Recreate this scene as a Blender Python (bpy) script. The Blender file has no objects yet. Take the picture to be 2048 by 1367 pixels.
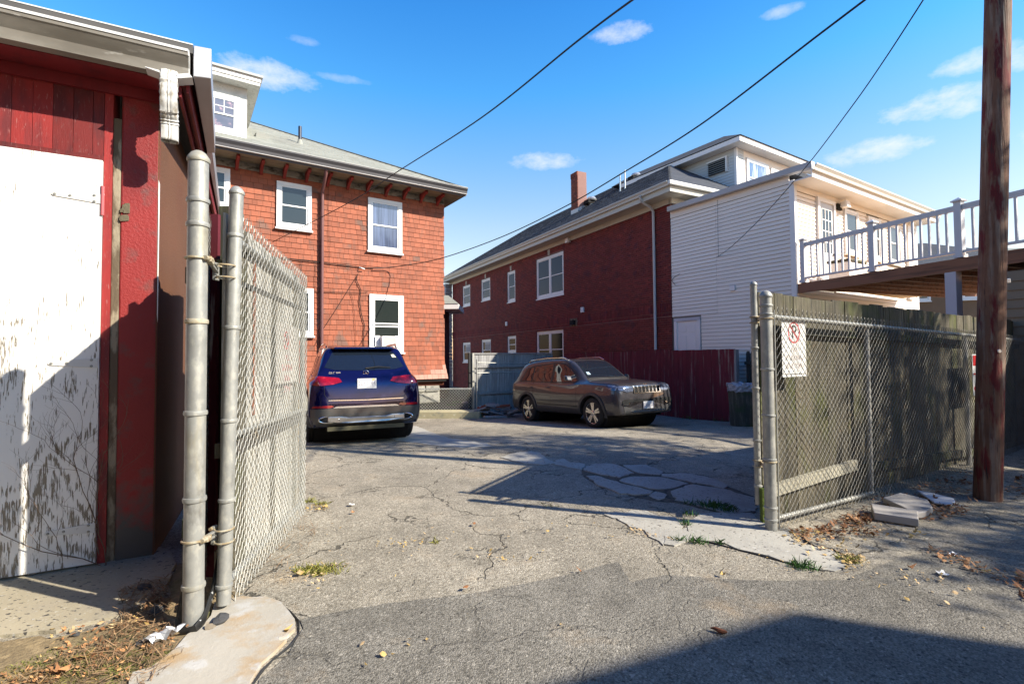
import bpy, bmesh, math, random
from mathutils import Vector, Matrix
from mathutils.bvhtree import BVHTree
RND = random.Random(11)
S = bpy.context.scene
COL = S.collection
PI = math.pi

# ---------------------------------------------------------------- camera
CAM_Z = 1.42
cam = bpy.data.cameras.new('camera'); cam_o = bpy.data.objects.new('camera', cam); COL.objects.link(cam_o)
cam.sensor_width = 36.0; cam.lens = 1000 / 2048 * 36.0; cam.clip_start = .05; cam.clip_end = 2000
CM = (Matrix.Translation((0, 0, CAM_Z)) @ Matrix.Rotation(math.radians(91.8), 4, 'X') @ Matrix.Rotation(math.radians(-.45), 4, 'Z'))
cam_o.matrix_world = CM
S.camera = cam_o
CR = CM.to_3x3()

# ---------------------------------------------------------------- exposure
S.view_settings.view_transform = 'Standard'; S.view_settings.look = 'None'
S.view_settings.gamma = 1.0; S.view_settings.use_curve_mapping = False
S.view_settings.exposure = 1.08
S.cycles.max_bounces = 8
S.cycles.diffuse_bounces = 3
S.cycles.use_denoising = True

# ---------------------------------------------------------------- sun
SUN_H = Vector((.94, -.345, 0)).normalized(); SUN_EL = math.atan(.72)
SUN_D = Vector((SUN_H.x * math.cos(SUN_EL), SUN_H.y * math.cos(SUN_EL), math.sin(SUN_EL)))
sl = bpy.data.lights.new('sun', 'SUN'); sl.energy = 5.0; sl.angle = math.radians(.55); sl.color = (1.0, .92, .78)
so = bpy.data.objects.new('sun', sl); COL.objects.link(so)
so.rotation_euler = SUN_D.to_track_quat('Z', 'Y').to_euler()

# ---------------------------------------------------------------- world
W = bpy.data.worlds.new('World'); S.world = W; W.use_nodes = True
nt = W.node_tree; nt.nodes.clear()
def wn(t, **k):
    n = nt.nodes.new(t)
    for a, b in k.items(): setattr(n, a, b)
    return n
wout = wn('ShaderNodeOutputWorld'); wbg = wn('ShaderNodeBackground'); wsky = wn('ShaderNodeTexSky')
wsky.sky_type = 'NISHITA'; wsky.sun_disc = False; wsky.sun_elevation = SUN_EL
wsky.sun_rotation = math.atan2(SUN_D.x, SUN_D.y)
wsky.air_density = 1.0; wsky.dust_density = .6; wsky.ozone_density = 2.2; wsky.altitude = 50
whs = wn('ShaderNodeHueSaturation'); whs.inputs['Saturation'].default_value = 1.0
wtint = wn('ShaderNodeMixRGB', blend_type='MULTIPLY'); wtint.inputs[0].default_value = 1
wsep = wn('ShaderNodeSeparateXYZ'); wcr = wn('ShaderNodeValToRGB')
wcr.color_ramp.elements[0].position = 0.0; wcr.color_ramp.elements[0].color = (2.1, 1.35, 1.0, 1)
wcr.color_ramp.elements[1].position = .78; wcr.color_ramp.elements[1].color = (.16, .50, 1.10, 1)
e_ = wcr.color_ramp.elements.new(.25); e_.color = (1.50, 1.38, 1.22, 1)
e_ = wcr.color_ramp.elements.new(.47); e_.color = (.50, 1.36, 1.75, 1)
e_ = wcr.color_ramp.elements.new(.58); e_.color = (.32, 1.15, 1.75, 1)
nt.links.new(wsky.outputs[0], whs.inputs['Color']); nt.links.new(whs.outputs[0], wtint.inputs[1])
wtc = wn('ShaderNodeTexCoord')
nt.links.new(wtc.outputs['Generated'], wsep.inputs[0]); nt.links.new(wsep.outputs[2], wcr.inputs[0]); nt.links.new(wcr.outputs[0], wtint.inputs[2])
def wray(px, py):
    return (CR @ Vector(((px - 1024) / 1000, (683.5 - py) / 1000, -1))).normalized()
wno = wn('ShaderNodeTexNoise'); wno.inputs['Scale'].default_value = 26; wno.inputs['Detail'].default_value = 6
wno.inputs['Roughness'].default_value = .66
wmp = wn('ShaderNodeMapping'); wmp.inputs['Scale'].default_value = (1, 1, 1.9)
nt.links.new(wtc.outputs['Generated'], wmp.inputs[0]); nt.links.new(wmp.outputs[0], wno.inputs[0])
def mth(op, a, b=None, c=None):
    n = wn('ShaderNodeMath', operation=op)
    for i, v in enumerate((a, b, c)):
        if v is None: continue
        if isinstance(v, (int, float)): n.inputs[i].default_value = v
        else: nt.links.new(v, n.inputs[i])
    return n.outputs[0]
cloud_mask = None
for (px, py, a, b, st) in [(525, 148, 95, 33, 1.0), (575, 158, 60, 20, .8), (1240, 66, 62, 20, .9), (1085, 322, 78, 18, .85), (1880, 205, 95, 30, 1.0),
                           (1930, 212, 50, 22, .9), (1750, 303, 88, 25, 1.0), (1955, 120, 70, 24, .9), (2060, 112, 60, 28, 1.0), (1570, 22, 50, 12, .6),
                           (605, 80, 34, 10, .4), (690, 158, 55, 8, .35), (2190, 240, 120, 34, 1.0), (-160, 90, 120, 34, .9), (2500, 380, 160, 36, .9)]:
    d = wray(px, py); rgt = d.cross(Vector((0, 0, 1))).normalized(); up = rgt.cross(d)
    k = d.length / math.hypot(1, math.hypot((px - 1024) / 1000, (py - 683) / 1000))
    def dotn(v):
        n = wn('ShaderNodeVectorMath', operation='DOT_PRODUCT'); nt.links.new(wtc.outputs['Generated'], n.inputs[0]); n.inputs[1].default_value = v
        return n.outputs['Value']
    u = mth('DIVIDE', dotn(rgt), a / 1000 * k); v = mth('DIVIDE', dotn(up), b / 1000 * k)
    r2 = mth('ADD', mth('POWER', mth('ABSOLUTE', u), 2.0), mth('POWER', mth('ABSOLUTE', v), 2.0))
    # same side of the sky only
    front = mth('GREATER_THAN', dotn(d), 0.2)
    m = mth('SUBTRACT', 1.0, r2)
    m = mth('ADD', m, mth('MULTIPLY', mth('SUBTRACT', wno.outputs[0], .5), 2.8))
    m = mth('MULTIPLY', mth('MULTIPLY', mth('MINIMUM', mth('MAXIMUM', mth('MULTIPLY', m, .62), 0.0), 1.0), st), front)
    cloud_mask = m if cloud_mask is None else mth('MAXIMUM', cloud_mask, m)
wmix = wn('ShaderNodeMixRGB'); wmix.inputs[2].default_value = (5.6, 5.7, 6.6, 1)
nt.links.new(mth('MULTIPLY', cloud_mask, .85), wmix.inputs[0]); nt.links.new(wtint.outputs[0], wmix.inputs[1])
nt.links.new(wmix.outputs[0], wbg.inputs[0]); wbg.inputs[1].default_value = .090
nt.links.new(wbg.outputs[0], wout.inputs[0])

# ---------------------------------------------------------------- picture measurements -> places in the world
def ray(px, py): return CR @ Vector(((px - 1024) / 1000, (683.5 - py) / 1000, -1))
CP = Vector((0, 0, CAM_Z))
def gz(x, y):
    z = -0.058 * max(0, min(y, 14) - 8.5) - .02 * max(0, min(x, 8) - 3.2) * max(0, min(1, (7.5 - y) / 2))
    return z + .006 * math.sin(x * 1.7 + y * .6) * math.sin(y * 1.3 - x * .4) 
def gnd(px, py):
    r = ray(px, py); z = 0.0
    for _ in range(20):
        p = CP + r * ((z - CAM_Z) / r.z); z = gz(p.x, p.y)
    return Vector((p.x, p.y, z))
def at_y(px, py, Y):
    r = ray(px, py); return CP + r * (Y / r.y)

class Frame:
    """a vertical wall's own axes: x along it, y into it, z up"""
    def __init__(s, ox, oy, dx, dy):
        n = math.hypot(dx, dy); s.o = Vector((ox, oy, 0)); s.ex = Vector((dx / n, dy / n, 0)); s.ey = Vector((-dy / n, dx / n, 0))
        s.a = math.atan2(dy, dx)
    def hy(s, px, py, y=0):
        r = ray(px, py); t = (y - (CP - s.o).dot(s.ey)) / r.dot(s.ey); p = CP + r * t - s.o; return p.dot(s.ex), p.z
    def hx(s, px, py, x=0):
        r = ray(px, py); t = (x - (CP - s.o).dot(s.ex)) / r.dot(s.ex); p = CP + r * t - s.o; return p.dot(s.ey), p.z
    def w(s, x, y, z=0): return s.o + s.ex * x + s.ey * y + Vector((0, 0, z))
    def l(s, p): q = p - s.o; return Vector((q.dot(s.ex), q.dot(s.ey), q.z))

# ---------------------------------------------------------------- materials
ALB = .78
def dark(c, k=ALB): return tuple(v * k for v in c)
def M(name, base, rough=.75, metal=0.0, spec=.4, var=.12, vs=1.5, rv=0.0, isl=0.0, layers=(), bump=None, bump2=None, coat=0.0, vstretch=(1, 1, 1), zfade=None):
    if metal < .5: base = dark(base); layers = [(dark(l[0]),) + tuple(l[1:]) for l in layers]
    m = bpy.data.materials.new(name); m.use_nodes = True; t = m.node_tree; t.nodes.clear()
    def N(ty, **k):
        n = t.nodes.new(ty)
        for a, b in k.items(): setattr(n, a, b)
        return n
    L = t.links.new
    out = N('ShaderNodeOutputMaterial'); bs = N('ShaderNodeBsdfPrincipled'); L(bs.outputs[0], out.inputs[0])
    bs.inputs['Roughness'].default_value = rough; bs.inputs['Metallic'].default_value = metal
    bs.inputs['Specular IOR Level'].default_value = spec; bs.inputs['Coat Weight'].default_value = coat; bs.inputs['Coat Roughness'].default_value = .04
    tc = N('ShaderNodeTexCoord'); oi = N('ShaderNodeObjectInfo'); ad = N('ShaderNodeVectorMath', operation='ADD')
    mu = N('ShaderNodeMath', operation='MULTIPLY'); L(oi.outputs['Random'], mu.inputs[0]); mu.inputs[1].default_value = 37.0
    L(tc.outputs['Object'], ad.inputs[0]); L(mu.outputs[0], ad.inputs[1]); vec = ad.outputs[0]
    def noise(scale, stretch=(1, 1, 1), detail=4, r=.6):
        mp = N('ShaderNodeMapping'); mp.inputs['Scale'].default_value = stretch; L(vec, mp.inputs[0])
        n = N('ShaderNodeTexNoise'); n.inputs['Scale'].default_value = scale; n.inputs['Detail'].default_value = detail; n.inputs['Roughness'].default_value = r
        L(mp.outputs[0], n.inputs[0]); return n.outputs[0]
    def maprange(v, a, b, c, d):
        n = N('ShaderNodeMapRange'); L(v, n.inputs[0])
        for i, x in enumerate((a, b, c, d)): n.inputs[i + 1].default_value = x
        return n.outputs[0]
    def math_(op, a, b):
        n = N('ShaderNodeMath', operation=op)
        for i, v in enumerate((a, b)):
            if isinstance(v, (int, float)): n.inputs[i].default_value = v
            else: L(v, n.inputs[i])
        return n.outputs[0]
    rgb = N('ShaderNodeRGB'); rgb.outputs[0].default_value = (*base, 1); col = rgb.outputs[0]
    for ly in layers:
        c, sc, st, lo, hi = ly[:5]; det = ly[5] if len(ly) > 5 else 5
        mx = N('ShaderNodeMixRGB'); f = noise(sc, st, det)
        zf = ly[6] if len(ly) > 6 else zfade
        if zf:  # more of it lower down: rain splash and damp reach there
            sp = N('ShaderNodeSeparateXYZ'); L(tc.outputs['Object'], sp.inputs[0])
            f = math_('ADD', f, maprange(sp.outputs[2], zf[0], zf[1], zf[2], 0.0))
        L(maprange(f, lo, hi, 0, 1), mx.inputs[0]); L(col, mx.inputs[1]); mx.inputs[2].default_value = (*c, 1); col = mx.outputs[0]
    fac = maprange(noise(vs, vstretch, 6), .3, .7, 1 - var, 1 + var)
    if rv: fac = math_('MULTIPLY', fac, maprange(oi.outputs['Random'], 0, 1, 1 - rv, 1 + rv))
    if isl:
        g = N('ShaderNodeNewGeometry'); fac = math_('MULTIPLY', fac, maprange(g.outputs['Random Per Island'], 0, 1, 1 - isl, 1 + isl))
    vm = N('ShaderNodeVectorMath', operation='SCALE'); L(col, vm.inputs[0]); L(fac, vm.inputs['Scale']); L(vm.outputs[0], bs.inputs['Base Color'])
    prev = None
    for b in (bump, bump2):
        if b:
            sc, st, s_, d_ = b; bn = N('ShaderNodeBump'); bn.inputs['Strength'].default_value = s_; bn.inputs['Distance'].default_value = d_
            L(noise(sc, st, 5), bn.inputs['Height'])
            if prev: L(prev, bn.inputs['Normal'])
            prev = bn.outputs[0]
    if prev: L(prev, bs.inputs['Normal'])
    return m

def glass_mat(name, tint=(.02, .03, .035), rough=.02, spec=1.0, ior=1.4):
    m = bpy.data.materials.new(name); m.use_nodes = True; b = m.node_tree.nodes['Principled BSDF']
    b.inputs['Base Color'].default_value = (*tint, 1); b.inputs['Roughness'].default_value = rough
    b.inputs['Specular IOR Level'].default_value = spec; b.inputs['IOR'].default_value = ior; b.inputs['Coat Weight'].default_value = .15 if ior > 1.3 else 0.0; b.inputs['Coat Roughness'].default_value = .01
    t = m.node_tree; n = t.nodes.new('ShaderNodeTexNoise'); n.inputs['Scale'].default_value = 1.3
    tc = t.nodes.new('ShaderNodeTexCoord'); t.links.new(tc.outputs['Object'], n.inputs[0])
    bp = t.nodes.new('ShaderNodeBump'); bp.inputs['Strength'].default_value = .05; bp.inputs['Distance'].default_value = .03
    t.links.new(n.outputs[0], bp.inputs['Height']); t.links.new(bp.outputs[0], b.inputs['Normal']); t.links.new(bp.outputs[0], b.inputs['Coat Normal'])
    return m

def asphalt(name, base, stone, crack=1.0, scale=95):
    base = dark(base, .80); stone = dark(stone, .86)
    m = bpy.data.materials.new(name); m.use_nodes = True; t = m.node_tree; t.nodes.clear(); L = t.links.new
    def N(ty, **k):
        n = t.nodes.new(ty)
        for a, b in k.items(): setattr(n, a, b)
        return n
    def mr(v, a, b, c, d):
        n = N('ShaderNodeMapRange'); L(v, n.inputs[0])
        for i, x in enumerate((a, b, c, d)): n.inputs[i + 1].default_value = x
        return n.outputs[0]
    def mix(f, a, b, bt='MIX'):
        n = N('ShaderNodeMixRGB', blend_type=bt)
        for i, v in enumerate((f, a, b)):
            if isinstance(v, (int, float)): n.inputs[i].default_value = v
            elif isinstance(v, tuple): n.inputs[i].default_value = (*v, 1)
            else: L(v, n.inputs[i])
        return n.outputs[0]
    def mt(op, a, b):
        n = N('ShaderNodeMath', operation=op)
        for i, v in enumerate((a, b)):
            if isinstance(v, (int, float)): n.inputs[i].default_value = v
            else: L(v, n.inputs[i])
        return n.outputs[0]
    out = N('ShaderNodeOutputMaterial'); bs = N('ShaderNodeBsdfPrincipled'); L(bs.outputs[0], out.inputs[0]); bs.inputs['Roughness'].default_value = .88
    bs.inputs['Specular IOR Level'].default_value = .25
    tc = N('ShaderNodeTexCoord'); P = tc.outputs['Object']
    def noise(sc, det=5, r=.6, v=P):
        n = N('ShaderNodeTexNoise'); n.inputs['Scale'].default_value = sc; n.inputs['Detail'].default_value = det; n.inputs['Roughness'].default_value = r; L(v, n.inputs[0]); return n
    vo = N('ShaderNodeTexVoronoi'); vo.inputs['Scale'].default_value = scale; L(P, vo.inputs[0])
    bw = N('ShaderNodeRGBToBW'); L(vo.outputs['Color'], bw.inputs[0])
    col = mix(mr(bw.outputs[0], .2, .85, 0, 1), base, stone)
    vo2 = N('ShaderNodeTexVoronoi'); vo2.inputs['Scale'].default_value = scale * .62; L(P, vo2.inputs[0])
    bw2 = N('ShaderNodeRGBToBW'); L(vo2.outputs['Color'], bw2.inputs[0])
    col = mix(mr(bw2.outputs[0], .80, .92, 0, .45), col, tuple(c * 1.9 for c in stone))
    col = mix(mr(bw2.outputs[0], .17, .09, 0, .7), col, tuple(c * .3 for c in base))
    big = noise(.55, 7, .65); col = mix(1.0, col, mr(big.outputs[0], .3, .7, .64, 1.24), 'MULTIPLY')
    mid = noise(4.5, 6, .7); col = mix(1.0, col, mr(mid.outputs[0], .3, .7, .84, 1.15), 'MULTIPLY')
    rust = noise(1.1, 6, .7); col = mix(mr(rust.outputs[0], .56, .72, 0, .45), col, (.28, .19, .10))
    oil = noise(1.9, 5, .62); col = mix(mr(oil.outputs[0], .60, .72, 0, .5), col, tuple(c * .45 for c in base))
    # cracks: wandering edges of large cells, thinned out by a mask
    wob = noise(2.2, 4, .6); wv = N('ShaderNodeVectorMath', operation='SCALE'); wv.inputs['Scale'].default_value = .55; L(wob.outputs['Color'], wv.inputs[0])
    wob2 = noise(14, 3, .6); wv2 = N('ShaderNodeVectorMath', operation='SCALE'); wv2.inputs['Scale'].default_value = .05; L(wob2.outputs['Color'], wv2.inputs[0])
    a1 = N('ShaderNodeVectorMath', operation='ADD'); L(P, a1.inputs[0]); L(wv.outputs[0], a1.inputs[1])
    a2 = N('ShaderNodeVectorMath', operation='ADD'); L(a1.outputs[0], a2.inputs[0]); L(wv2.outputs[0], a2.inputs[1])
    cr = None
    for sc, wd, lo, hi in ((.62, .011, .40, .52), (1.5, .012, .52, .62), (3.6, .014, .62, .72)):
        v = N('ShaderNodeTexVoronoi', feature='DISTANCE_TO_EDGE'); v.inputs['Scale'].default_value = sc; L(a2.outputs[0], v.inputs[0])
        c = mr(v.outputs['Distance'], wd * sc * .35, wd * sc, 1, 0)
        mk = noise(.8 + sc * .3, 2); c = mt('MULTIPLY', c, mr(mk.outputs[0], lo, hi, 0, 1))
        cr = c if cr is None else mt('MAXIMUM', cr, c)
    cr = mt('MULTIPLY', cr, crack)
    col = mix(mt('MULTIPLY', cr, .8), col, (.05, .045, .035))
    L(col, bs.inputs['Base Color'])
    b1 = N('ShaderNodeBump'); b1.inputs['Strength'].default_value = .9; b1.inputs['Distance'].default_value = .004; L(vo.outputs['Distance'], b1.inputs['Height']); b1.invert = True
    b2 = N('ShaderNodeBump'); b2.inputs['Strength'].default_value = .8; b2.inputs['Distance'].default_value = .012; b2.invert = True; L(cr, b2.inputs['Height']); L(b1.outputs[0], b2.inputs['Normal'])
    b3 = N('ShaderNodeBump'); b3.inputs['Strength'].default_value = .5; b3.inputs['Distance'].default_value = .02; L(mid.outputs[0], b3.inputs['Height']); L(b2.outputs[0], b3.inputs['Normal'])
    L(b3.outputs[0], bs.inputs['Normal'])
    return m

# ---------------------------------------------------------------- mesh helpers
class MB:
    def __init__(s): s.v = []; s.f = []
    def add(s, vs, fs):
        n = len(s.v); s.v += [tuple(v) for v in vs]; s.f += [tuple(i + n for i in f) for f in fs]; return s
    def box(s, x0, x1, y0, y1, z0, z1):
        return s.add([(x0, y0, z0), (x1, y0, z0), (x1, y1, z0), (x0, y1, z0), (x0, y0, z1), (x1, y0, z1), (x1, y1, z1), (x0, y1, z1)],
                     [(0, 3, 2, 1), (4, 5, 6, 7), (0, 1, 5, 4), (1, 2, 6, 5), (2, 3, 7, 6), (3, 0, 4, 7)])
    def hexa(s, p):  # eight corners, same order as box
        return s.add(p, [(0, 3, 2, 1), (4, 5, 6, 7), (0, 1, 5, 4), (1, 2, 6, 5), (2, 3, 7, 6), (3, 0, 4, 7)])
    def bar(s, a, b, w, h, up=Vector((0, 0, 1))):
        a = Vector(a); b = Vector(b); d = (b - a).normalized(); sx = d.cross(up).normalized() * (w / 2); sz = sx.cross(d).normalized() * (h / 2)
        return s.hexa([a - sx - sz, a + sx - sz, b + sx - sz, b - sx - sz, a - sx + sz, a + sx + sz, b + sx + sz, b - sx + sz])
    def tube(s, pts, r, n=8, caps=True, ell=None):
        pts = [Vector(p) for p in pts]; m = len(pts); rings = []
        ref = None
        for i, p in enumerate(pts):
            d = (pts[min(i + 1, m - 1)] - pts[max(i - 1, 0)])
            if d.length < 1e-9: d = Vector((0, 0, 1))
            d.normalize()
            if ref is None: ref = Vector((0, 0, 1)) if abs(d.z) < .9 else Vector((1, 0, 0))
            a = (ref - d * ref.dot(d)).normalized(); ref = a; b = d.cross(a)
            rr = r[i] if isinstance(r, (list, tuple)) else r
            rings.append([p + (a * math.cos(2 * PI * k / n) + b * math.sin(2 * PI * k / n) * (ell or 1)) * rr for k in range(n)])
        vs = [v for q in rings for v in q]; fs = []
        for i in range(m - 1):
            for k in range(n):
                fs.append((i * n + k, i * n + (k + 1) % n, (i + 1) * n + (k + 1) % n, (i + 1) * n + k))
        if caps: fs += [tuple(range(n - 1, -1, -1)), tuple((m - 1) * n + k for k in range(n))]
        return s.add(vs, fs)
    def lathe(s, prof, n=20, c=(0, 0, 0), axis='Z', cap=True):
        vs = []; fs = []; c = Vector(c)
        for r, z in prof:
            for k in range(n):
                a = 2 * PI * k / n; x, y = r * math.cos(a), r * math.sin(a)
                p = {'Z': Vector((x, y, z)), 'Y': Vector((x, z, -y)), 'X': Vector((z, x, y))}[axis]; vs.append(c + p)
        for i in range(len(prof) - 1):
            for k in range(n): fs.append((i * n + k, i * n + (k + 1) % n, (i + 1) * n + (k + 1) % n, (i + 1) * n + k))
        if cap and prof[0][0] > 1e-5: fs.append(tuple(range(n - 1, -1, -1)))
        if cap and prof[-1][0] > 1e-5: fs.append(tuple((len(prof) - 1) * n + k for k in range(n)))
        return s.add(vs, fs)
    def prism(s, poly, f0, f1):
        """poly: 2d points; f0, f1 map a 2d point to the two faces"""
        n = len(poly); s.add([f0(*p) for p in poly] + [f1(*p) for p in poly],
                             [tuple(range(n - 1, -1, -1)), tuple(range(n, 2 * n))] + [(i, (i + 1) % n, n + (i + 1) % n, n + i) for i in range(n)]); return s
    def mesh(s, name, m=None, smooth=False):
        me = bpy.data.meshes.new(name); me.from_pydata(s.v, [], s.f); me.update()
        if m: me.materials.append(m)
        if smooth:
            for p in me.polygons: p.use_smooth = True
            try: me.set_sharp_from_angle(angle=math.radians(40))
            except Exception: pass
        return me
    def build(s, name, m, parent=None, smooth=False, fix=False, bevel=0):
        me = s.mesh(name, m, smooth)
        if fix:
            b = bmesh.new(); b.from_mesh(me); bmesh.ops.recalc_face_normals(b, faces=b.faces); b.to_mesh(me); b.free()
        o = link(name, me, parent)
        if bevel:
            q = o.modifiers.new('bevel', 'BEVEL'); q.width = bevel; q.segments = 2; q.limit_method = 'ANGLE'
        return o
def link(name, me, parent=None, loc=None, rot=None):
    o = bpy.data.objects.new(name, me); COL.objects.link(o)
    if parent: o.parent = parent
    if loc: o.location = loc
    if rot: o.rotation_euler = rot
    return o
def tag(o, label, cat, group=None):
    o['label'] = label; o['category'] = cat
    if group: o['group'] = group
    return o
def thing(name, label, cat, loc=(0, 0, 0), rz=0.0, group=None):
    o = bpy.data.objects.new(name, None); COL.objects.link(o); o.location = loc; o.rotation_euler = (0, 0, rz); o.empty_display_size = .1
    return tag(o, label, cat, group)
def struct(o): o['kind'] = 'structure'; return o
def stuff(o): o['kind'] = 'stuff'; return o
def B(name, m, parent, *a, **k): return MB().box(*a).build(name, m, parent, **k)
def text(name, body, size, m, parent, mat4, ext=.001, sx=1.0, align='CENTER'):
    cu = bpy.data.curves.new(name, 'FONT'); cu.body = body; cu.size = size; cu.extrude = ext; cu.align_x = align; cu.align_y = 'CENTER'; cu.resolution_u = 2
    tmp = bpy.data.objects.new('tmp_text', cu); COL.objects.link(tmp)
    me = bpy.data.meshes.new_from_object(tmp.evaluated_get(bpy.context.evaluated_depsgraph_get()))
    bpy.data.objects.remove(tmp); bpy.data.curves.remove(cu)
    me.transform(mat4 @ Matrix.Diagonal((sx, 1, 1, 1))); me.materials.clear(); me.materials.append(m)
    return link(name, me, parent)

# ---------------------------------------------------------------- the palette
mt_galv = M('galvanised_pipe', (.36, .36, .335), .5, .35, layers=[((.46, .45, .40), 26, (1, 1, .5), .50, .62), ((.38, .32, .18), 5, (1, 1, .25), .62, .80), ((.22, .21, .19), 9, (1, 1, .4), .62, .72)], bump=(180, (1, 1, 1), .25, .001), var=.16, vs=9)
mt_galv_wire = M('galvanised_wire', (.46, .45, .40), .5, .35, layers=[((.42, .34, .22), 9, (1, 1, 1), .60, .75)], var=.15, vs=6)
mt_wire_dark = M('weathered_wire', (.25, .24, .215), .6, .4, layers=[((.22, .15, .09), 9, (1, 1, 1), .55, .75)], var=.2, vs=6)
mt_rust = M('rusted_iron', (.42, .33, .20), .7, .4, layers=[((.55, .50, .38), 22, (1, 1, 1), .45, .6), ((.28, .13, .06), 16, (1, 1, 1), .58, .7)], bump=(90, (1, 1, 1), .5, .002))
mt_concrete = M('pale_concrete', (.44, .415, .355), .9, layers=[((.10, .09, .08), 34, (1, 1, 1), .635, .66, 2), ((.33, .31, .27), 2.4, (1, 1, 1), .5, .7), ((.60, .58, .53), 30, (1, 1, 1), .62, .7)], bump=(60, (1, 1, 1), .6, .004), bump2=(6, (1, 1, 1), .3, .02))
mt_concrete_rust = M('rust_stained_concrete', (.46, .42, .35), .9, layers=[((.44, .28, .12), 3.2, (1, 1, 1), .50, .68), ((.52, .50, .46), 7, (1, 1, 1), .55, .66)], var=.08, bump=(70, (1, 1, 1), .6, .003), bump2=(7, (1, 1, 1), .4, .015))
mt_speckled = M('speckled_concrete', (.40, .35, .25), .9, layers=[((.07, .065, .06), 26, (1, 1.6, 1), .625, .645, 2), ((.5, .47, .40), 45, (1, 1, 1), .6, .66), ((.36, .32, .25), 2, (1, 1, 1), .5, .7)], bump=(50, (1, 1, 1), .7, .005))
mt_asphalt = asphalt('old_asphalt', (.235, .205, .155), (.44, .395, .315), 1.0, 120)
mt_road = asphalt('alley_asphalt', (.142, .130, .106), (.285, .262, .22), .45, 130)
mt_tar = M('black_tar', (.03, .03, .03), .8, bump=(60, (1, 1, 1), .8, .01))
mt_dirt = M('dirt', (.24, .18, .10), .95, layers=[((.36, .27, .15), 14, (1, 1, 1), .5, .65), ((.14, .14, .05), 4, (1, 1, 1), .55, .7)], bump=(40, (1, 1, 1), .8, .02))
mt_ground_far = M('far_ground', (.12, .11, .09), .95, layers=[((.06, .08, .03), .3, (1, 1, 1), .5, .6)])
mt_weath = M('weathered_boards', (.125, .108, .072), .9, rv=.22, layers=[((.055, .048, .032), 7, (5, 5, .30), .48, .62), ((.26, .24, .18), 12, (8, 8, .3), .57, .70), ((.085, .092, .022), 2.2, (1, 1, .6), .50, .66)], bump=(26, (10, 10, .3), .9, .006), var=.25)
mt_weath_white = M('whitish_boards', (.44, .42, .36), .85, rv=.12, layers=[((.12, .10, .07), 6, (7, 7, .4), .54, .64), ((.60, .58, .54), 9, (6, 6, .4), .50, .62), ((.42, .24, .13), 3, (5, 5, .3), .68, .78)], bump=(26, (10, 10, .3), .9, .006))
mt_greywood = M('silver_grey_pickets', (.38, .37, .36), .9, rv=.15, layers=[((.22, .21, .20), 8, (8, 8, .3), .5, .68), ((.52, .50, .47), 10, (8, 8, .3), .56, .7)], bump=(30, (10, 10, .3), .8, .004))
mt_redfence = M('peeling_red_fence', (.20, .018, .030), .8, rv=.10, layers=[((.36, .27, .22), 2.6, (3, 3, .22), .57, .70), ((.12, .015, .02), 5, (2, 2, .4), .55, .7)], bump=(22, (8, 8, .3), .6, .004))
mt_white = M('white_paint', (1.0, .98, .94), .5, var=.05, bump=(30, (1, 1, 1), .1, .002))
mt_vinyl = M('cream_vinyl_siding', (1.14, 1.0, .86), .5, var=.03, rv=.025, vs=.8, bump=(40, (.2, 1, 1), .06, .001))
mt_vinyl_w = M('white_vinyl_trim', (1.04, .99, .95), .4, var=.04, bump=(20, (1, 1, 1), .04, .001))
mt_whitewin = M('white_window_trim', (1.0, .98, .94), .45, var=.05, layers=[((.45, .40, .32), 30, (1, 1, .5), .72, .76)])
mt_glass = glass_mat('window_glass'); mt_glass_far = glass_mat('shaded_window_glass', (.02, .035, .07), .03, .35, 1.28)
mt_glass_dim = glass_mat('dim_window_glass', (.02, .026, .024), .12, .25, 1.18)
mt_curtain = M('curtain', (.35, .38, .45), .9, bump=(20, (8, 8, .2), .8, .03), var=.2, vstretch=(9, 9, .2))
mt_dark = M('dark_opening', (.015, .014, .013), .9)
# ================================================================ the ground
def ground_poly(name, pxs, h, m, parent=None, jag=.012, fillet=1):
    """a slab or sheet whose outline is given by picture measurements, laid on the ground with a thickness of h"""
    pts = [gnd(px, py) for px, py in pxs]
    out = []
    for i, p in enumerate(pts):
        q = pts[(i + 1) % len(pts)]; n = max(1, min(14, int((q - p).length / .07)))
        for k in range(n):
            v = p.lerp(q, k / n); out.append((v.x + RND.uniform(-jag, jag), v.y + RND.uniform(-jag, jag)))
    bm = bmesh.new(); vs = [bm.verts.new((x, y, 0)) for x, y in out]
    try: f = bm.faces.new(vs)
    except ValueError: return None
    if f.normal.z < 0: f.normal_flip()
    bmesh.ops.triangulate(bm, faces=bm.faces[:])
    for _ in range(1): bmesh.ops.subdivide_edges(bm, edges=[e for e in bm.edges if e.calc_length() > .25], cuts=2, use_grid_fill=True)
    for v in bm.verts: v.co.z = gz(v.co.x, v.co.y) + h
    r = bmesh.ops.extrude_face_region(bm, geom=bm.faces[:])
    for v in [g for g in r['geom'] if isinstance(g, bmesh.types.BMVert)]: v.co.z -= 0
    top = set(g for g in r['geom'] if isinstance(g, bmesh.types.BMVert))
    for v in bm.verts:
        if v not in top: v.co.z -= h + .03
    bmesh.ops.recalc_face_normals(bm, faces=bm.faces)
    me = bpy.data.meshes.new(name); bm.to_mesh(me); bm.free(); me.materials.append(m)
    o = link(name, me, parent); return o

xs = [-400, -60, -20] + [-11 + .25 * i for i in range(93)] + [25, 60, 400]
ys = [-400, -60, -12] + [-4 + .25 * i for i in range(93)] + [25, 40, 90, 600]
g = MB(); g.v = [(x, y, gz(x, y) if (-12 < x < 13 and -5 < y < 20) else (-.34 if y > 0 else -.02)) for y in ys for x in xs]
nx = len(xs)
g.f = [(j * nx + i, j * nx + i + 1, (j + 1) * nx + i + 1, (j + 1) * nx + i) for j in range(len(ys) - 1) for i in range(nx - 1)]
struct(g.build('ground', mt_asphalt, smooth=True))
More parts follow.
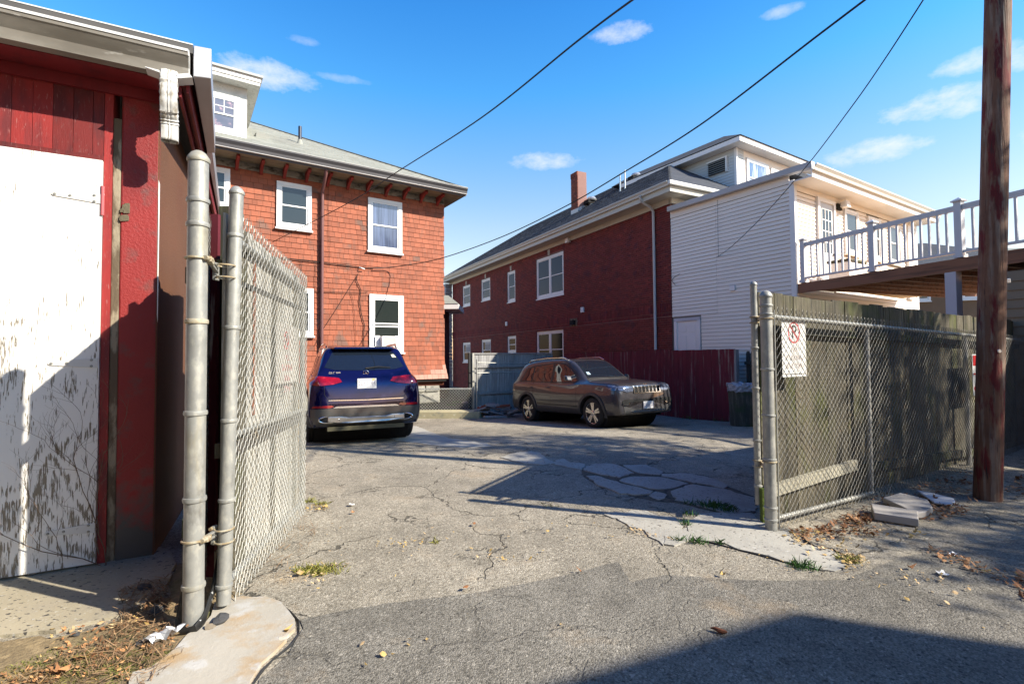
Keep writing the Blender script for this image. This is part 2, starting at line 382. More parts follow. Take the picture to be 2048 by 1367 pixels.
# alley surface in the foreground, newer and darker
struct(ground_poly('road', [(600, 1240), (690, 1222), (780, 1207), (960, 1185), (1100, 1158), (1235, 1124), (1262, 1165), (1330, 1150), (1430, 1157), (1540, 1163), (1690, 1160), (1790, 1120), (1900, 1092), (2080, 1075), (2700, 1040), (3600, 1500), (1400, 1990), (600, 1700), (505, 1400), (520, 1360), (575, 1310), (592, 1280), (605, 1258)], .006, mt_road, jag=.006))
struct(ground_poly('dirt', [(-150, 1290), (0, 1282), (110, 1272), (240, 1242), (330, 1195), (350, 1130), (400, 1120), (470, 1190), (430, 1215), (400, 1262), (350, 1300), (290, 1345), (240, 1400), (-150, 1420)], .004, mt_dirt, jag=.03))
slab_px = [(432, 1209), (480, 1198), (530, 1198), (560, 1208), (580, 1225), (593, 1242), (590, 1262), (575, 1275), (560, 1280), (550, 1277), (560, 1289), (575, 1285), (548, 1310), (525, 1330), (500, 1367), (480, 1440), (240, 1440), (262, 1352), (300, 1340), (345, 1305), (372, 1275), (402, 1258), (422, 1235)]
struct(ground_poly('concrete_patch', slab_px, .018, mt_concrete_rust, jag=.008))
struct(ground_poly('door_slab', [(-200, 1170), (0, 1152), (212, 1116), (318, 1098), (345, 1108), (350, 1130), (330, 1192), (240, 1237), (110, 1266), (0, 1277), (-200, 1290)], .02, mt_speckled, jag=.01))
apron = struct(bpy.data.objects.new('pavement', None)); COL.objects.link(apron)
def cz(x, y): return (1060 + x / 4.267, 860 + y / 4.267)
pcs = [[(1213, 1027), (1235, 1024), (1290, 1024), (1318, 1032), (1368, 1053), (1362, 1074), (1326, 1089), (1302, 1074), (1290, 1062), (1262, 1053)],
       [(1330, 1072), (1370, 1056), (1387, 1077), (1352, 1093), (1325, 1090)],
       [(1378, 1042), (1400, 1030), (1440, 1024), (1500, 1025), (1530, 1050), (1545, 1064), (1575, 1062), (1592, 1090), (1640, 1094), (1682, 1110), (1700, 1115), (1690, 1135), (1660, 1141), (1600, 1131), (1540, 1113), (1480, 1098), (1452, 1086), (1395, 1080), (1374, 1062)]]
pcs += [[cz(*p) for p in q] for q in [
    [(445, 345), (520, 297), (650, 287), (770, 305), (830, 345), (900, 372), (760, 408), (600, 385)],
    [(790, 300), (980, 297), (1145, 360), (1095, 388), (935, 370), (850, 340)],
    [(1115, 375), (1330, 370), (1500, 395), (1620, 440), (1690, 482), (1650, 500), (1400, 450), (1135, 398)],
    [(475, 395), (560, 392), (640, 420), (830, 472), (1030, 522), (1010, 550), (900, 562), (760, 545), (600, 480)],
    [(750, 430), (880, 397), (1100, 402), (1280, 440), (1350, 465), (1195, 508), (1080, 512), (900, 478)],
    [(1200, 522), (1380, 468), (1670, 508), (1920, 582), (1925, 700), (1700, 720), (1450, 652), (1250, 602)],
    [(1010, 565), (1060, 527), (1150, 540), (1170, 590), (1100, 600)],
    [(-250, 235), (-120, 195), (0, 182), (70, 192), (140, 240), (212, 286), (120, 300), (0, 290), (-160, 262)],
    [(222, 258), (290, 245), (350, 275), (480, 290), (430, 338), (330, 318), (206, 290)],
    [(640, 722), (720, 707), (808, 725), (815, 765), (700, 748)], [(820, 740), (850, 690), (980, 692), (1095, 735), (1078, 772), (930, 770)],
    [(1088, 770), (1122, 737), (1240, 750), (1298, 795), (1262, 820), (1150, 800)]]]
for q in pcs:
    o = ground_poly('concrete_slab', q, RND.uniform(.006, .014), mt_concrete, apron, jag=.020)
struct(ground_poly('dirt', [cz(*p) for p in [(440, 342), (520, 290), (980, 290), (1160, 362), (1330, 362), (1500, 388), (1700, 482), (1930, 572), (1930, 708), (1700, 728), (1240, 616), (1100, 610), (900, 570), (600, 488), (465, 405)]], .003, M('joint_dirt', (.15, .125, .09), .95, layers=[((.06, .055, .04), 20, (1, 1, 1), .5, .6)], bump=(60, (1, 1, 1), .8, .01)), jag=.01))
def dz(x, y): return (550 + x / 4.551, 640 + y / 4.551)
struct(ground_poly('drive_slab', [dz(*p) for p in [(780, 975), (1070, 955), (1290, 965), (1400, 1010), (1600, 1080), (1900, 1120), (1985, 1150), (1700, 1160), (1400, 1135), (1100, 1095), (1040, 1080), (900, 1010)]], .006, M('drive_concrete', (.44, .42, .37), .9, bump=(60, (1, 1, 1), .5, .004), layers=[((.3, .28, .25), 20, (1, 1, 1), .6, .7)]), jag=.03))

# ================================================================ chain link
def chain_link(mb, x0, x1, z0, z1, y=0.0, a=.0355, r=.0019, barbs=False, warp=0.0, zs=None):
    """woven wires: each zigzags between its two neighbours"""
    n = int((x1 - x0) / a); rng = random.Random(5)
    for i in range(n):
        bot = z0 if zs is None else zs(x0 + i * a)[0]; top = z1 if zs is None else zs(x0 + i * a)[1]
        m = int((top - bot) / a); pts = []
        for k in range(m + 1):
            x = x0 + (i + (k + i) % 2) * a; zz = bot + (top - bot) * k / m
            wx = warp * math.sin(zz * 5 + x * 3) + rng.uniform(-1, 1) * warp * .25
            wy = .003 * (1 if (k + i) % 2 else -1) + warp * 1.2 * math.sin(x * 4 + zz * 2.2)
            pts.append(Vector((x + wx, y + wy, zz + warp * .6 * math.sin(x * 7 + zz * 3))))
        if barbs:
            p = pts[-1]; sg = 1 if (m + i) % 2 else -1
            pts.append(p + Vector((-sg * .006, 0, .022))); pts.append(p + Vector((sg * .008, .004 * sg, .04)))
            p = pts[0]; pts.insert(0, p + Vector((.006, 0, -.025)))
        # four-sided wire
        vs = []; fs = []
        for j, p in enumerate(pts):
            d = (pts[min(j + 1, len(pts) - 1)] - pts[max(j - 1, 0)]).normalized()
            sd = Vector((0, 1, 0)); b = d.cross(sd).normalized()
            q = pts[j]; w = r if 0 < j < len(pts) - 1 else r * .7
            vs += [q + sd * w, q + b * w * 1.25, q - sd * w, q - b * w * 1.25]
        for j in range(len(pts) - 1):
            for c in range(4): fs.append((j * 4 + c, j * 4 + (c + 1) % 4, j * 4 + 4 + (c + 1) % 4, j * 4 + 4 + c))
        mb.add(vs, fs)
    return mb
def dome(r, z): return [(r * 1.09, z), (r * 1.14, z + r * .18), (r * 1.12, z + r * .4), (r * 1.0, z + r * .62), (r * .75, z + r * 1.0), (r * .4, z + r * 1.25), (0, z + r * 1.33)]
def band(parent, r, z, h=.018, m=None, c=(0, 0, 0)):
    return MB().lathe([(r, z - h / 2 - .003), (r + .006, z - h / 2), (r + .008, z), (r + .006, z + h / 2), (r, z + h / 2 + .003)], 24, c).build('tension_band', m or mt_galv, parent, smooth=True)
def ring(parent, r, z, c=(0, 0, 0), tilt=0.0, rr=.006, name='hinge_strap'):
    pts = [Vector(c) + Vector((r * math.cos(t), r * math.sin(t), z + tilt * math.cos(t))) for t in [2 * PI * k / 24 for k in range(25)]]
    return MB().tube(pts, rr, 6, False).build(name, mt_rust, parent, smooth=True)

# ---- left gate post
pb = gnd(386, 1256); pd = pb.y
lp = thing('gate_post', 'tall thick galvanised gate post with domed cap beside the red garage', 'gate post', (pb.x, pb.y, -.03))
zt = at_y(386, 318, pd).z + .03
LR = .0495
MB().lathe([(LR, -.1), (LR, zt)], 32).build('pipe', mt_galv, lp, smooth=True)
MB().lathe(dome(LR, zt - .02), 32).build('cap', M('cap_metal', (.42, .40, .33), .55, .3, layers=[((.3, .27, .18), 12, (1, 1, 1), .5, .7)]), lp, smooth=True)
for y in (402, 450, 825, 997, 1170): band(lp, LR, at_y(386, y, pd).z + .03, .022)
band(lp, LR, at_y(386, 643, pd).z + .03, .022, mt_rust)
# ---- left gate leaf, swung back into the lot
hb = at_y(447, 1206, 2.87); fb = at_y(604, 1003, 4.72)
GL = Frame(hb.x, hb.y, fb.x - hb.x, fb.y - hb.y); LW = (Vector((fb.x, fb.y)) - Vector((hb.x, hb.y))).length
gate = thing('gate', 'open chain link gate leaf backed with pale weathered boards, beside the tall post', 'gate', (hb.x, hb.y, hb.z), GL.a)
ztop = at_y(474, 385, 2.93).z - hb.z; xt = GL.l(at_y(474, 385, 2.93))
MB().tube([(0, 0, 0), (xt.x * .9, xt.y, ztop)], .038, 24).build('hinge_pipe', mt_galv, gate, smooth=True)
def along(z): return (xt.x * .9 * z / ztop, xt.y * z / ztop, 0)
c = along(ztop); MB().lathe(dome(.038, ztop - .015), 24, c).build('cap', mt_galv, gate, smooth=True)
for y in (470, 655, 840, 997, 1165):
    z = at_y(455, y, 2.9).z - hb.z; band(gate, .038, z, .018, c=along(z))
gt = .06; gtop = 2.22
MB().tube([(.09, .0, .06), (.09, 0, gtop - .02)], .012, 8).build('tension_bar', mt_galv, gate)
MB().tube([(.05, 0, gtop - .12), (LW - .02, 0, gtop - .18)], .022, 12).build('top_rail', mt_galv, gate, smooth=True)
MB().tube([(.05, 0, .93), (LW - .02, 0, .90)], .019, 12).build('middle_rail', mt_galv, gate, smooth=True)
MB().tube([(.05, 0, .10), (LW - .02, 0, .04)], .022, 12).build('bottom_rail', mt_galv, gate, smooth=True)
MB().tube([(LW - .01, 0, .0), (LW - .01, 0, gtop - .16)], .022, 12).build('end_pipe', mt_galv, gate, smooth=True)
cl = MB(); chain_link(cl, .07, LW + .01, 0, 1, y=-.034, r=.0027, barbs=True, warp=.0035, zs=lambda x: (-.02 - .045 * x / LW, gtop - .10 * x / LW))
stuff(cl.build('wire_mesh', mt_galv_wire, gate, smooth=True))
# boards hung behind the mesh
x = .06; k = 0; rail_m = mt_weath
while x < LW - .02:
    w = min(RND.uniform(.12, .15), LW - x)
    top = gtop + .02 + RND.uniform(-.015, .01) - .1 * x / LW
    m = mt_weath_white if RND.random() < .8 else mt_weath
    b0 = .05 + RND.uniform(-.02, .03)
    MB().box(x, x + w - .007, .028 + RND.uniform(0, .006), .046, b0, top).build('board', m, gate); x += w
MB().box(.08, LW - .03, .05, .085, 1.88, 1.965).build('batten', mt_weath, gate)
MB().box(.08, LW - .03, .05, .085, .80, .885).build('batten', mt_weath, gate)
MB().box(.07, LW - .03, .020, .0265, 1.845, 1.875).build('batten', mt_tar, gate)  # thin black strip paints the top rail's shadow line across the boards
MB().box(.07, LW - .03, .016, .0265, .79, .87).build('batten', M('dark_batten', (.07, .06, .05), .9, bump=(40, (1, 1, 1), .4, .003)), gate)
MB().box(LW - .03, LW + .012, .03, .06, -.06, 1.0).build('edge_strip', M('tan_wood', (.48, .34, .16), .8, bump=(30, (8, 8, .3), .5, .003)), gate)
MB().box(.55, .585, .022, .0275, 1.0, 2.05).build('rusty_strip', M('rusty_strap', (.30, .10, .05), .8), gate)
# sign wired to the leaf
mt_sign = M('white_sign_enamel', (.80, .79, .75), .4, var=.05, layers=[((.62, .55, .42), 9, (1, 1, .4), .68, .78)])
mt_red = M('faded_red_print', (.62, .10, .10), .6); mt_pink = M('washed_out_red_print', (.62, .26, .26), .6); mt_black = M('black_print', (.02, .02, .02), .5)
def prohibit(parent, cx, cz, r, y, m4=None, p=True):
    def f(x, z): return (cx + x, y, cz + z)
    mb = MB(); n = 28
    for rr0, rr1 in ((r * .84, r),):
        mb.add([f(rr0 * math.cos(2 * PI * k / n), rr0 * math.sin(2 * PI * k / n)) for k in range(n)] + [f(rr1 * math.cos(2 * PI * k / n), rr1 * math.sin(2 * PI * k / n)) for k in range(n)],
               [(k, (k + 1) % n, n + (k + 1) % n, n + k) for k in range(n)])
    a = r * .85 * .707; w = r * .07
    mb.add([f(-a - w, a - w), f(-a + w, a + w), f(a + w, -a + w), f(a - w, -a - w)], [(0, 3, 2, 1)])
    mb.build('prohibition_ring', mt_red, parent)
    if p: text('letter', 'P', r * 1.75, mt_black, parent, Matrix.Translation((cx, y + .0006, cz)) @ Matrix.Rotation(PI / 2, 4, 'X'), .0004)
sx, sz = GL.hy(548, 640, .0); sg = thing('sign', 'faded white sign with pinkish lettering behind the gate mesh', 'sign', GL.w(0, 0, 0), GL.a)
x0, z1 = GL.hy(549, 644); x1, z0 = GL.hy(590, 762)
if x0 > x1: x0, x1 = x1, x0
MB().box(x0, x1, -.0125, -.008, z0, z1).build('plate', M('faded_sign', (.52, .49, .44), .6, layers=[((.30, .26, .2), 7, (1, 1, .5), .56, .7)]), sg)
prohibit(sg, (x0 + x1) / 2 - .03, z1 - .13, .075, -.0135)
for k in range(4):
    text('lettering', ['NO', 'PARKING', 'TOW', 'ZONE'][k], .075, mt_pink, sg, Matrix.Translation(((x0 + x1) / 2, -.0138, z1 - .27 - k * .085)) @ Matrix.Rotation(PI / 2, 4, 'X'), .0004)
# ---- hinge hardware between post and leaf
def hpart(parent, wx, wy, wz, rz):  # a hinge belongs to the post it is clamped on
    h = bpy.data.objects.new('hinge', None); COL.objects.link(h); h.parent = parent; h.location = (wx, wy, wz); h.rotation_euler = (0, 0, rz); return h
hw = hpart(lp, 0, 0, .03, 0)
def hinge(hw, z, off, name):
    ring(hw, LR + .006, z, tilt=.0, rr=.0065)
    a = Vector((LR + .01, 0, z)); b = Vector((hb.x - pb.x + off - .05, hb.y - pb.y, z - .03)); d = (b - a)
    MB().bar(a, a + d * .35, .03, .032).build('hinge_arm', mt_rust, hw, bevel=.004)
    MB().bar(a + d * .3 + Vector((0, 0, .012)), b + Vector((0, 0, .012)), .02, .012).build('hinge_arm', mt_galv, hw, bevel=.003)
    MB().bar(a + d * .3 - Vector((0, 0, .012)), b - Vector((0, 0, .012)), .02, .012).build('hinge_arm', mt_galv, hw, bevel=.003)
    MB().tube([a + Vector((.0, -.03, 0)), a + Vector((0.0, .03, 0))], .013, 8).build('bolt', mt_rust, hw, smooth=True)
    c = Vector((hb.x - pb.x + off, hb.y - pb.y, 0))
    ring(hw, .049, z - .005, c=c, rr=.005); ring(hw, .049, z - .075, c=c, rr=.005)
    MB().box(c.x - .066, c.x - .046, c.y - .02, c.y + .02, z - .09, z + .012).build('hinge_plate', mt_galv, hw, bevel=.004)
    MB().tube([c + Vector((-.06, -.035, z + .002)), c + Vector((-.06, .02, z + .002))], .010, 6).build('bolt', mt_rust, hw, smooth=True)
hinge(hw, at_y(386, 517, pd).z, GL.ex.x * along(1.9)[0] - GL.ey.x * 0, 'u')
hw2 = hpart(lp, 0, 0, .03, 0)
hinge(hw2, at_y(386, 1078, pd).z, 0, 'l')
# ---- short board fence closing the gap between the tall post and the garage
mt_maroon = M('maroon_paint', (.13, .012, .022), .7, layers=[((.55, .5, .45), 3, (4, 4, .3), .66, .74)], bump=(20, (8, 8, .3), .5, .004))
mt_mossy = M('mossy_timber', (.07, .066, .042), .95, layers=[((.28, .26, .2), 8, (6, 6, .3), .55, .7), ((.10, .13, .02), 3, (1, 1, .5), .55, .7)], bump=(24, (8, 8, .3), .8, .006))
FF = Frame(-1.765, 2.80, -.538, 1)
rf = thing('board_fence', 'short dark board fence running back from the tall gate post beside the garage', 'fence', FF.w(0, 0, 0), FF.a)
x = .0; k = 0
while x < 1.9:
    w = RND.uniform(.13, .16); MB().box(x, x + w - .004, .0, .022, .17 + RND.uniform(-.03, .03), 2.28 + RND.uniform(-.015, .015)).build('board', mt_maroon if k % 3 else mt_mossy, rf); x += w; k += 1
for z in (.45, 1.85): MB().box(0, 1.9, .023, .06, z, z + .09).build('rail', mt_mossy, rf)
c2 = MB(); chain_link(c2, .0, 1.9, .12, 2.30, y=-.03, r=.0018, barbs=True); stuff(c2.build('wire_mesh', mt_wire_dark, rf))
MB().tube([(0, -.01, .11), (1.9, -.01, .09)], .017, 8).build('bottom_rail', mt_galv, rf, smooth=True)
pw = thing('board_remnant', 'peeled maroon and grey board ends standing behind the two gate pipes', 'boards', (0, 0, 0))
def vboard(px0, px1, pyt, pyb, Y, m, name='board', th=.03):
    a = at_y(px0, pyt, Y); b = at_y(px1, pyb, Y); a2 = at_y(px1, pyt, Y)
    return MB().box(a.x, a2.x, Y, Y + th, max(b.z, -.05), a.z).build(name, m, pw)
vboard(419, 436, 428, 1228, 3.30, mt_maroon); vboard(438, 461, 412, 1210, 3.42, mt_mossy, th=.09)
MB().box(at_y(430, 1130, 3.2).x, at_y(438, 1130, 3.2).x, 3.19, 3.21, .0, at_y(430, 1100, 3.2).z).build('white_strip', mt_weath_white, pw)
# curled rubber strip and splinter at the foot of the post
mt_rubber = M('black_rubber', (.02, .02, .02), .5, layers=[((.7, .7, .68), 34, (1, 1, 1), .66, .68)])
pts = [gnd(432, 1150) + Vector((0, .06, .34)), gnd(430, 1190) + Vector((0, .04, .24)), gnd(425, 1225) + Vector((0, .0, .12)), gnd(412, 1252) + Vector((0, -.02, .05)), gnd(392, 1268) + Vector((0, 0, .025)), gnd(360, 1272) + Vector((0, 0, .02))]
tag(MB().tube(pts, [.028, .03, .032, .034, .034, .02], 10, ell=.35).build('rubber_strip', mt_rubber, smooth=True), 'curled black rubber strip with white specks around the foot of the tall post', 'rubber strip')
q = gnd(350, 1262); tag(MB().hexa([q + Vector(v) for v in [(-.01, 0, 0), (.05, 0, 0), (.05, .02, 0), (-.01, .02, 0), (.02, .06, .36), (.055, .06, .33), (.055, .08, .33), (.02, .08, .36)]]).build('wood_splinter', mt_weath), 'grey pointed wood splinter leaning behind the tall post', 'wood scrap')

# ================================================================ right gate post, gate and fence
FR = Frame(2.10, 4.12, 1.61, 1)
rp = thing('gate_post', 'shorter galvanised gate post with domed cap at the end of the right fence', 'gate post', (2.10, 4.12, -.03))
zt = at_y(1538, 590, 4.12).z + .03; RR = .0455
MB().lathe([(RR, -.1), (RR, zt)], 28).build('pipe', mt_galv, rp, smooth=True)
MB().lathe(dome(RR, zt - .02), 28).build('cap', mt_galv, rp, smooth=True)
for y in (611, 628, 738, 830, 918, 1014, 1038): band(rp, RR, at_y(1540, y, 4.12).z + .03, .016)
for y in (637, 922): ring(rp, RR + .006, at_y(1540, y, 4.12).z + .03, rr=.006)
# leaf swung back: seen edge on
h2 = at_y(1517, 1008, 4.36); G2 = Frame(h2.x, h2.y, .505, 1)
g2 = thing('gate', 'second chain link gate leaf swung back and seen edge on, faced with red boards', 'gate', (h2.x, h2.y, h2.z), G2.a)
zt2 = at_y(1517, 568, 4.36).z - h2.z
MB().tube([(0, 0, 0), (0, 0, zt2)], .0275, 20).build('hinge_pipe', mt_galv, g2, smooth=True)
MB().lathe(dome(.0275, zt2 - .01), 20).build('cap', mt_galv, g2, smooth=True)
for z in (.16, .55, 1.0, 1.35, 1.62): band(g2, .0275, z, .016)
L2 = 2.15; T2 = zt2 - .07
for nm, z in (('top_rail', T2), ('middle_rail', .95), ('bottom_rail', .05)): MB().tube([(.03, 0, z), (L2, 0, z)], .019, 10).build(nm, mt_galv, g2, smooth=True)
MB().tube([(L2, 0, 0), (L2, 0, T2)], .019, 10).build('end_pipe', mt_galv, g2, smooth=True)
c3 = MB(); chain_link(c3, .05, L2, .0, T2 + .02, y=.026, barbs=True); stuff(c3.build('wire_mesh', mt_wire_dark, g2))
mt_redbd = M('red_stained_boards', (.30, .045, .03), .8, rv=.1, layers=[((.12, .14, .03), 2.0, (1, 1, .3), .62, .75)], bump=(22, (8, 8, .3), .6, .004))
x = .045
while x < L2: MB().box(x, x + .1335, -.052, -.030, .0, T2 - .02).build('board', mt_redbd, g2); x += .135
for z in (.38, 1.62):
    hh = hpart(rp, h2.x - 2.10, h2.y - 4.12, h2.z + .03, 0)
    ring(hh, .036, z); ring(hh, .036, z - .05); v = Vector((2.10 - h2.x, 4.12 - h2.y, 0))
    MB().bar(Vector((.03, 0, z - .02)), v * .6 + Vector((0, 0, z - .02)), .02, .03).build('hinge_arm', mt_rust, hh)
# mossy short post on the far side of the gate post
mp = at_y(1531, 1050, 4.28); tag(MB().box(mp.x - .02, mp.x + .03, mp.y, mp.y + .05, -.02, at_y(1531, 978, 4.28).z).build('wooden_stake', M('green_moss', (.10, .14, .02), .95, bump=(40, (1, 1, 1), .8, .01))), 'short mossy green stake between the right gate post and the swung leaf', 'stake')

fe = thing('chain_link_fence', 'galvanised chain link fence running right from the gate post to behind the utility pole', 'fence', FR.w(0, 0, 0), FR.a)
FL = 8.2
c4 = MB(); chain_link(c4, .10, 6.9, 0, 1, y=-.02, r=.0023, barbs=True, warp=.0015, zs=lambda x: (-.03 - .022 * max(0, x - 1.2), 1.79 - .022 * x))
stuff(c4.build('wire_mesh', mt_wire_dark, fe, smooth=True))
MB().tube([(.06, .012, 1.745), (FL, .012, 1.60)], .021, 12).build('top_rail', mt_galv, fe, smooth=True)
MB().tube([(.10, .012, .075), (1.78, .012, .035)], .021, 12).build('bottom_rail', mt_galv, fe, smooth=True)
MB().tube([(.085, -.018, -.02), (.085, -.018, 1.80)], .006, 6).build('tension_bar', mt_galv, fe)
MB().bar((.04, 0, 1.745), (.12, 0, 1.745), .012, .04).build('rail_clamp', mt_galv, fe, bevel=.003)
MB().bar((.04, 0, .12), (.12, 0, .10), .012, .04).build('rail_clamp', mt_galv, fe, bevel=.003)
for x in (1.83, 4.55, 7.3):
    MB().lathe([(.028, -.1), (.028, 1.74 - .02 * x)], 16, (x, .045, 0)).build('line_post', M('shaded_galv', (.32, .32, .30), .5, .5), fe, smooth=True)
wf = thing('wooden_fence', 'tall weathered board fence with a mossy face standing behind the chain link', 'fence', FR.w(0, 0, 0), FR.a)
x = .16; k = 0
while x < FL:
    w = RND.choice([.14, .16, .29, .29, .24]); bz = -.02 - .03 * max(0, x - 1); top = 1.972 - .004 * x + RND.uniform(-.01, .012)
    MB().box(x, x + w - .006, .155 + RND.uniform(0, .008), .18, bz, top).build('board', mt_weath, wf); x += w
def rail(name, z0, z1, h, x0, x1, m=mt_weath): MB().hexa([(x0, .105, z0), (x1, .105, z1), (x1, .152, z1), (x0, .152, z0), (x0, .105, z0 + h), (x1, .105, z1 + h), (x1, .152, z1 + h), (x0, .152, z0 + h)]).build(name, m, wf)
mt_palerail = M('pale_rail', (.42, .39, .30), .85, layers=[((.3, .27, .18), 9, (.4, 6, 6), .56, .7)], bump=(24, (.4, 8, 8), .7, .004))
rail('rail', .205, .255, .10, .16, 1.72, mt_palerail); rail('rail', .20, .07, .09, 1.93, 4.6, mt_weath); rail('rail', .06, -.10, .09, 4.6, FL, mt_weath)
rail('rail', 1.62, 1.55, .07, .16, 4.5, mt_mossy); rail('rail', 1.55, 1.47, .07, 4.5, FL, mt_mossy)
# sign on the fence
rs = thing('sign', 'white sign with a black P in a red ring on the right fence', 'sign', FR.w(0, 0, 0), FR.a)
x0, z1 = FR.hy(1566, 636, .02); x1, z0 = FR.hy(1617, 749, .02)
x0, z1, x1, z0 = .255, 1.735, .635, 1.235
MB().box(x0, x1, .020, .024, z0, z1).build('plate', mt_sign, rs); MB().box(x0 + .01, x1 - .01, .0185, .0198, z0 + .022, z0 + .027).build('border_line', mt_black, rs)
prohibit(rs, (x0 + x1) / 2, z1 - .115, .095, .0188)
for k, s in enumerate(['NO', 'PARKING', 'ANY TIME']):
    text('lettering', s, .062, M('ghost_print', (.60, .50, .45), .6), rs, Matrix.Translation(((x0 + x1) / 2, .0188, z1 - .265 - k * .072)) @ Matrix.Rotation(PI / 2, 4, 'X'), .0003)
# red and white strip sign partly behind the pole
x0, z1 = FR.hy(1944, 708, -.045); x1, z0 = FR.hy(1986, 786, -.045)
r2 = thing('sign', 'narrow red and white sign half hidden by the utility pole', 'sign', FR.w(0, 0, 0), FR.a)
MB().box(x0, x1, -.045, -.040, z0, z1).build('plate', mt_sign, r2)
mt_red2 = M('sign_red', (.55, .02, .02), .45)
h = z1 - z0
MB().box(x0 + .02, x1 - .02, -.047, -.0455, z1 - h * .28, z1 - h * .03).build('red_field', mt_red2, r2)
MB().box(x0 + .02, x1 - .02, -.047, -.0455, z1 - h * .50, z1 - h * .46).build('red_line', mt_red2, r2)
text('lettering', 'PARKING', .07, mt_red2, r2, Matrix.Translation(((x0 + x1) / 2, -.0462, z1 - h * .38)) @ Matrix.Rotation(PI / 2, 4, 'X'), .0003)
text('lettering', 'TENANT', .07, mt_red2, r2, Matrix.Translation(((x0 + x1) / 2, -.0462, z1 - h * .62)) @ Matrix.Rotation(PI / 2, 4, 'X'), .0003)
zz = z0 + h * .17; MB().add([(x0 + .02, -.0462, zz), (x0 + .07, -.0462, zz - .04), (x0 + .07, -.0462, zz - .012), (x1 - .02, -.0462, zz - .012), (x1 - .02, -.0462, zz + .012), (x0 + .07, -.0462, zz + .012), (x0 + .07, -.0462, zz + .04)], [(0, 1, 2, 3, 4, 5, 6)]).build('arrow', mt_red2, r2)

# ================================================================ utility pole
b0 = gnd(1974, 1004) + Vector((.115, .12, -.1)); t0 = at_y(1996, 0, 5.0); dd = (t0 - b0) / (t0.z - b0.z)
mt_pole = M('creosoted_pole', (.22, .105, .06), .8, var=.25, layers=[((.31, .22, .16), 5, (4, 4, .22), .50, .62), ((.17, .018, .016), 4, (2.4, 2.4, .45), .53, .60), ((.05, .03, .025), 9, (6, 6, .3), .58, .7)], bump=(14, (7, 7, .25), .9, .012), bump2=(3, (.3, .3, 9), .3, .004), vs=4)
up = thing('utility_pole', 'thick leaning wooden utility pole with red paint patches in front of the right fence', 'pole', (b0.x, b0.y, b0.z))
MB().tube([dd * z for z in (0, 1, 2, 3, 4.5, 6, 9)], [.112, .110, .109, .108, .106, .104, .10], 28).build('shaft', mt_pole, up, smooth=True)
def on_pole(px, py): # point on the pole's near face
    p = at_y(px, py, b0.y); z = p.z - b0.z; c = dd * z; r = .108; x = max(-r * .98, min(r * .98, (p.x - b0.x) - c.x)); return c + Vector((x, -math.sqrt(max(0, r * r - x * x)), 0))
p = on_pole(1976, 702); MB().lathe([(0, -.006), (.016, -.006), (.019, 0), (.017, .004)], 16, p, 'Y').build('tag_disc', M('tag_aluminium', (.7, .7, .68), .35, .8), up, smooth=True)
p = on_pole(2003, 562); MB().box(p.x - .03, p.x + .05, p.y - .012, p.y + .03, p.z - .025, p.z + .02).build('bracket', M('bracket_steel', (.55, .55, .55), .35, .8), up, bevel=.004)
pts = [Vector((.16, -.02, 0)) + dd * 4.9 + Vector((.02 * math.sin(k * .7), 0, -.16 + .13 * k)) for k in range(8)]
MB().tube([dd * z + Vector((.106 + .012 * math.sin((z - 4.4) * 3), .03, 0)) for z in (4.75, 4.95, 5.2, 5.6, 6.2, 7.5, 9)], .009, 6).build('pole_cable', M('black_cable', (.01, .01, .01), .5), up, smooth=True)
# ================================================================ broken slabs and the white offcut
mt_marble = M('cut_stone', (.46, .43, .40), .6, layers=[((.34, .31, .28), 3, (1, 1, 1), .5, .7)], bump=(60, (1, 1, 1), .3, .002), var=.1)
def block(name, pxs, h, m, lab, cat='stone slab', grp=None, lift=0.0, tilt=None):
    pts = [gnd(*p) for p in pxs]; c = sum(pts, Vector()) / len(pts)
    poly = [(p.x - c.x, p.y - c.y) for p in pts]
    mb = MB().prism(poly, lambda x, y: (x, y, 0), lambda x, y: (x, y, h)); o = mb.build(name, m, fix=True, bevel=.008)
    o.location = (c.x, c.y, c.z + lift)
    if tilt: o.rotation_euler = tilt
    return tag(o, lab, cat, grp)
block('stone_slab', [(1748, 1041), (1742, 1022), (1836, 1038), (1838, 1056)], .065, mt_marble, 'nearest thick grey stone slab lying on the leaves by the fence', grp='broken stone slabs by the fence', lift=.01)
block('stone_slab', [(1766, 1008), (1800, 998), (1855, 1012), (1866, 1028), (1850, 1038), (1830, 1040), (1800, 1024)], .055, mt_marble, 'rounded grey stone slab behind the thick rectangular one', grp='broken stone slabs by the fence', lift=.012)
block('stone_offcut', [(1832, 986), (1870, 994), (1908, 1004), (1911, 1010), (1902, 1016), (1868, 1011)], .02, M('white_offcut', (.78, .77, .78), .4, bump=(60, (1, 1, 1), .2, .002)), 'thin white tapered stone offcut nearest the utility pole', 'stone offcut', lift=.02)
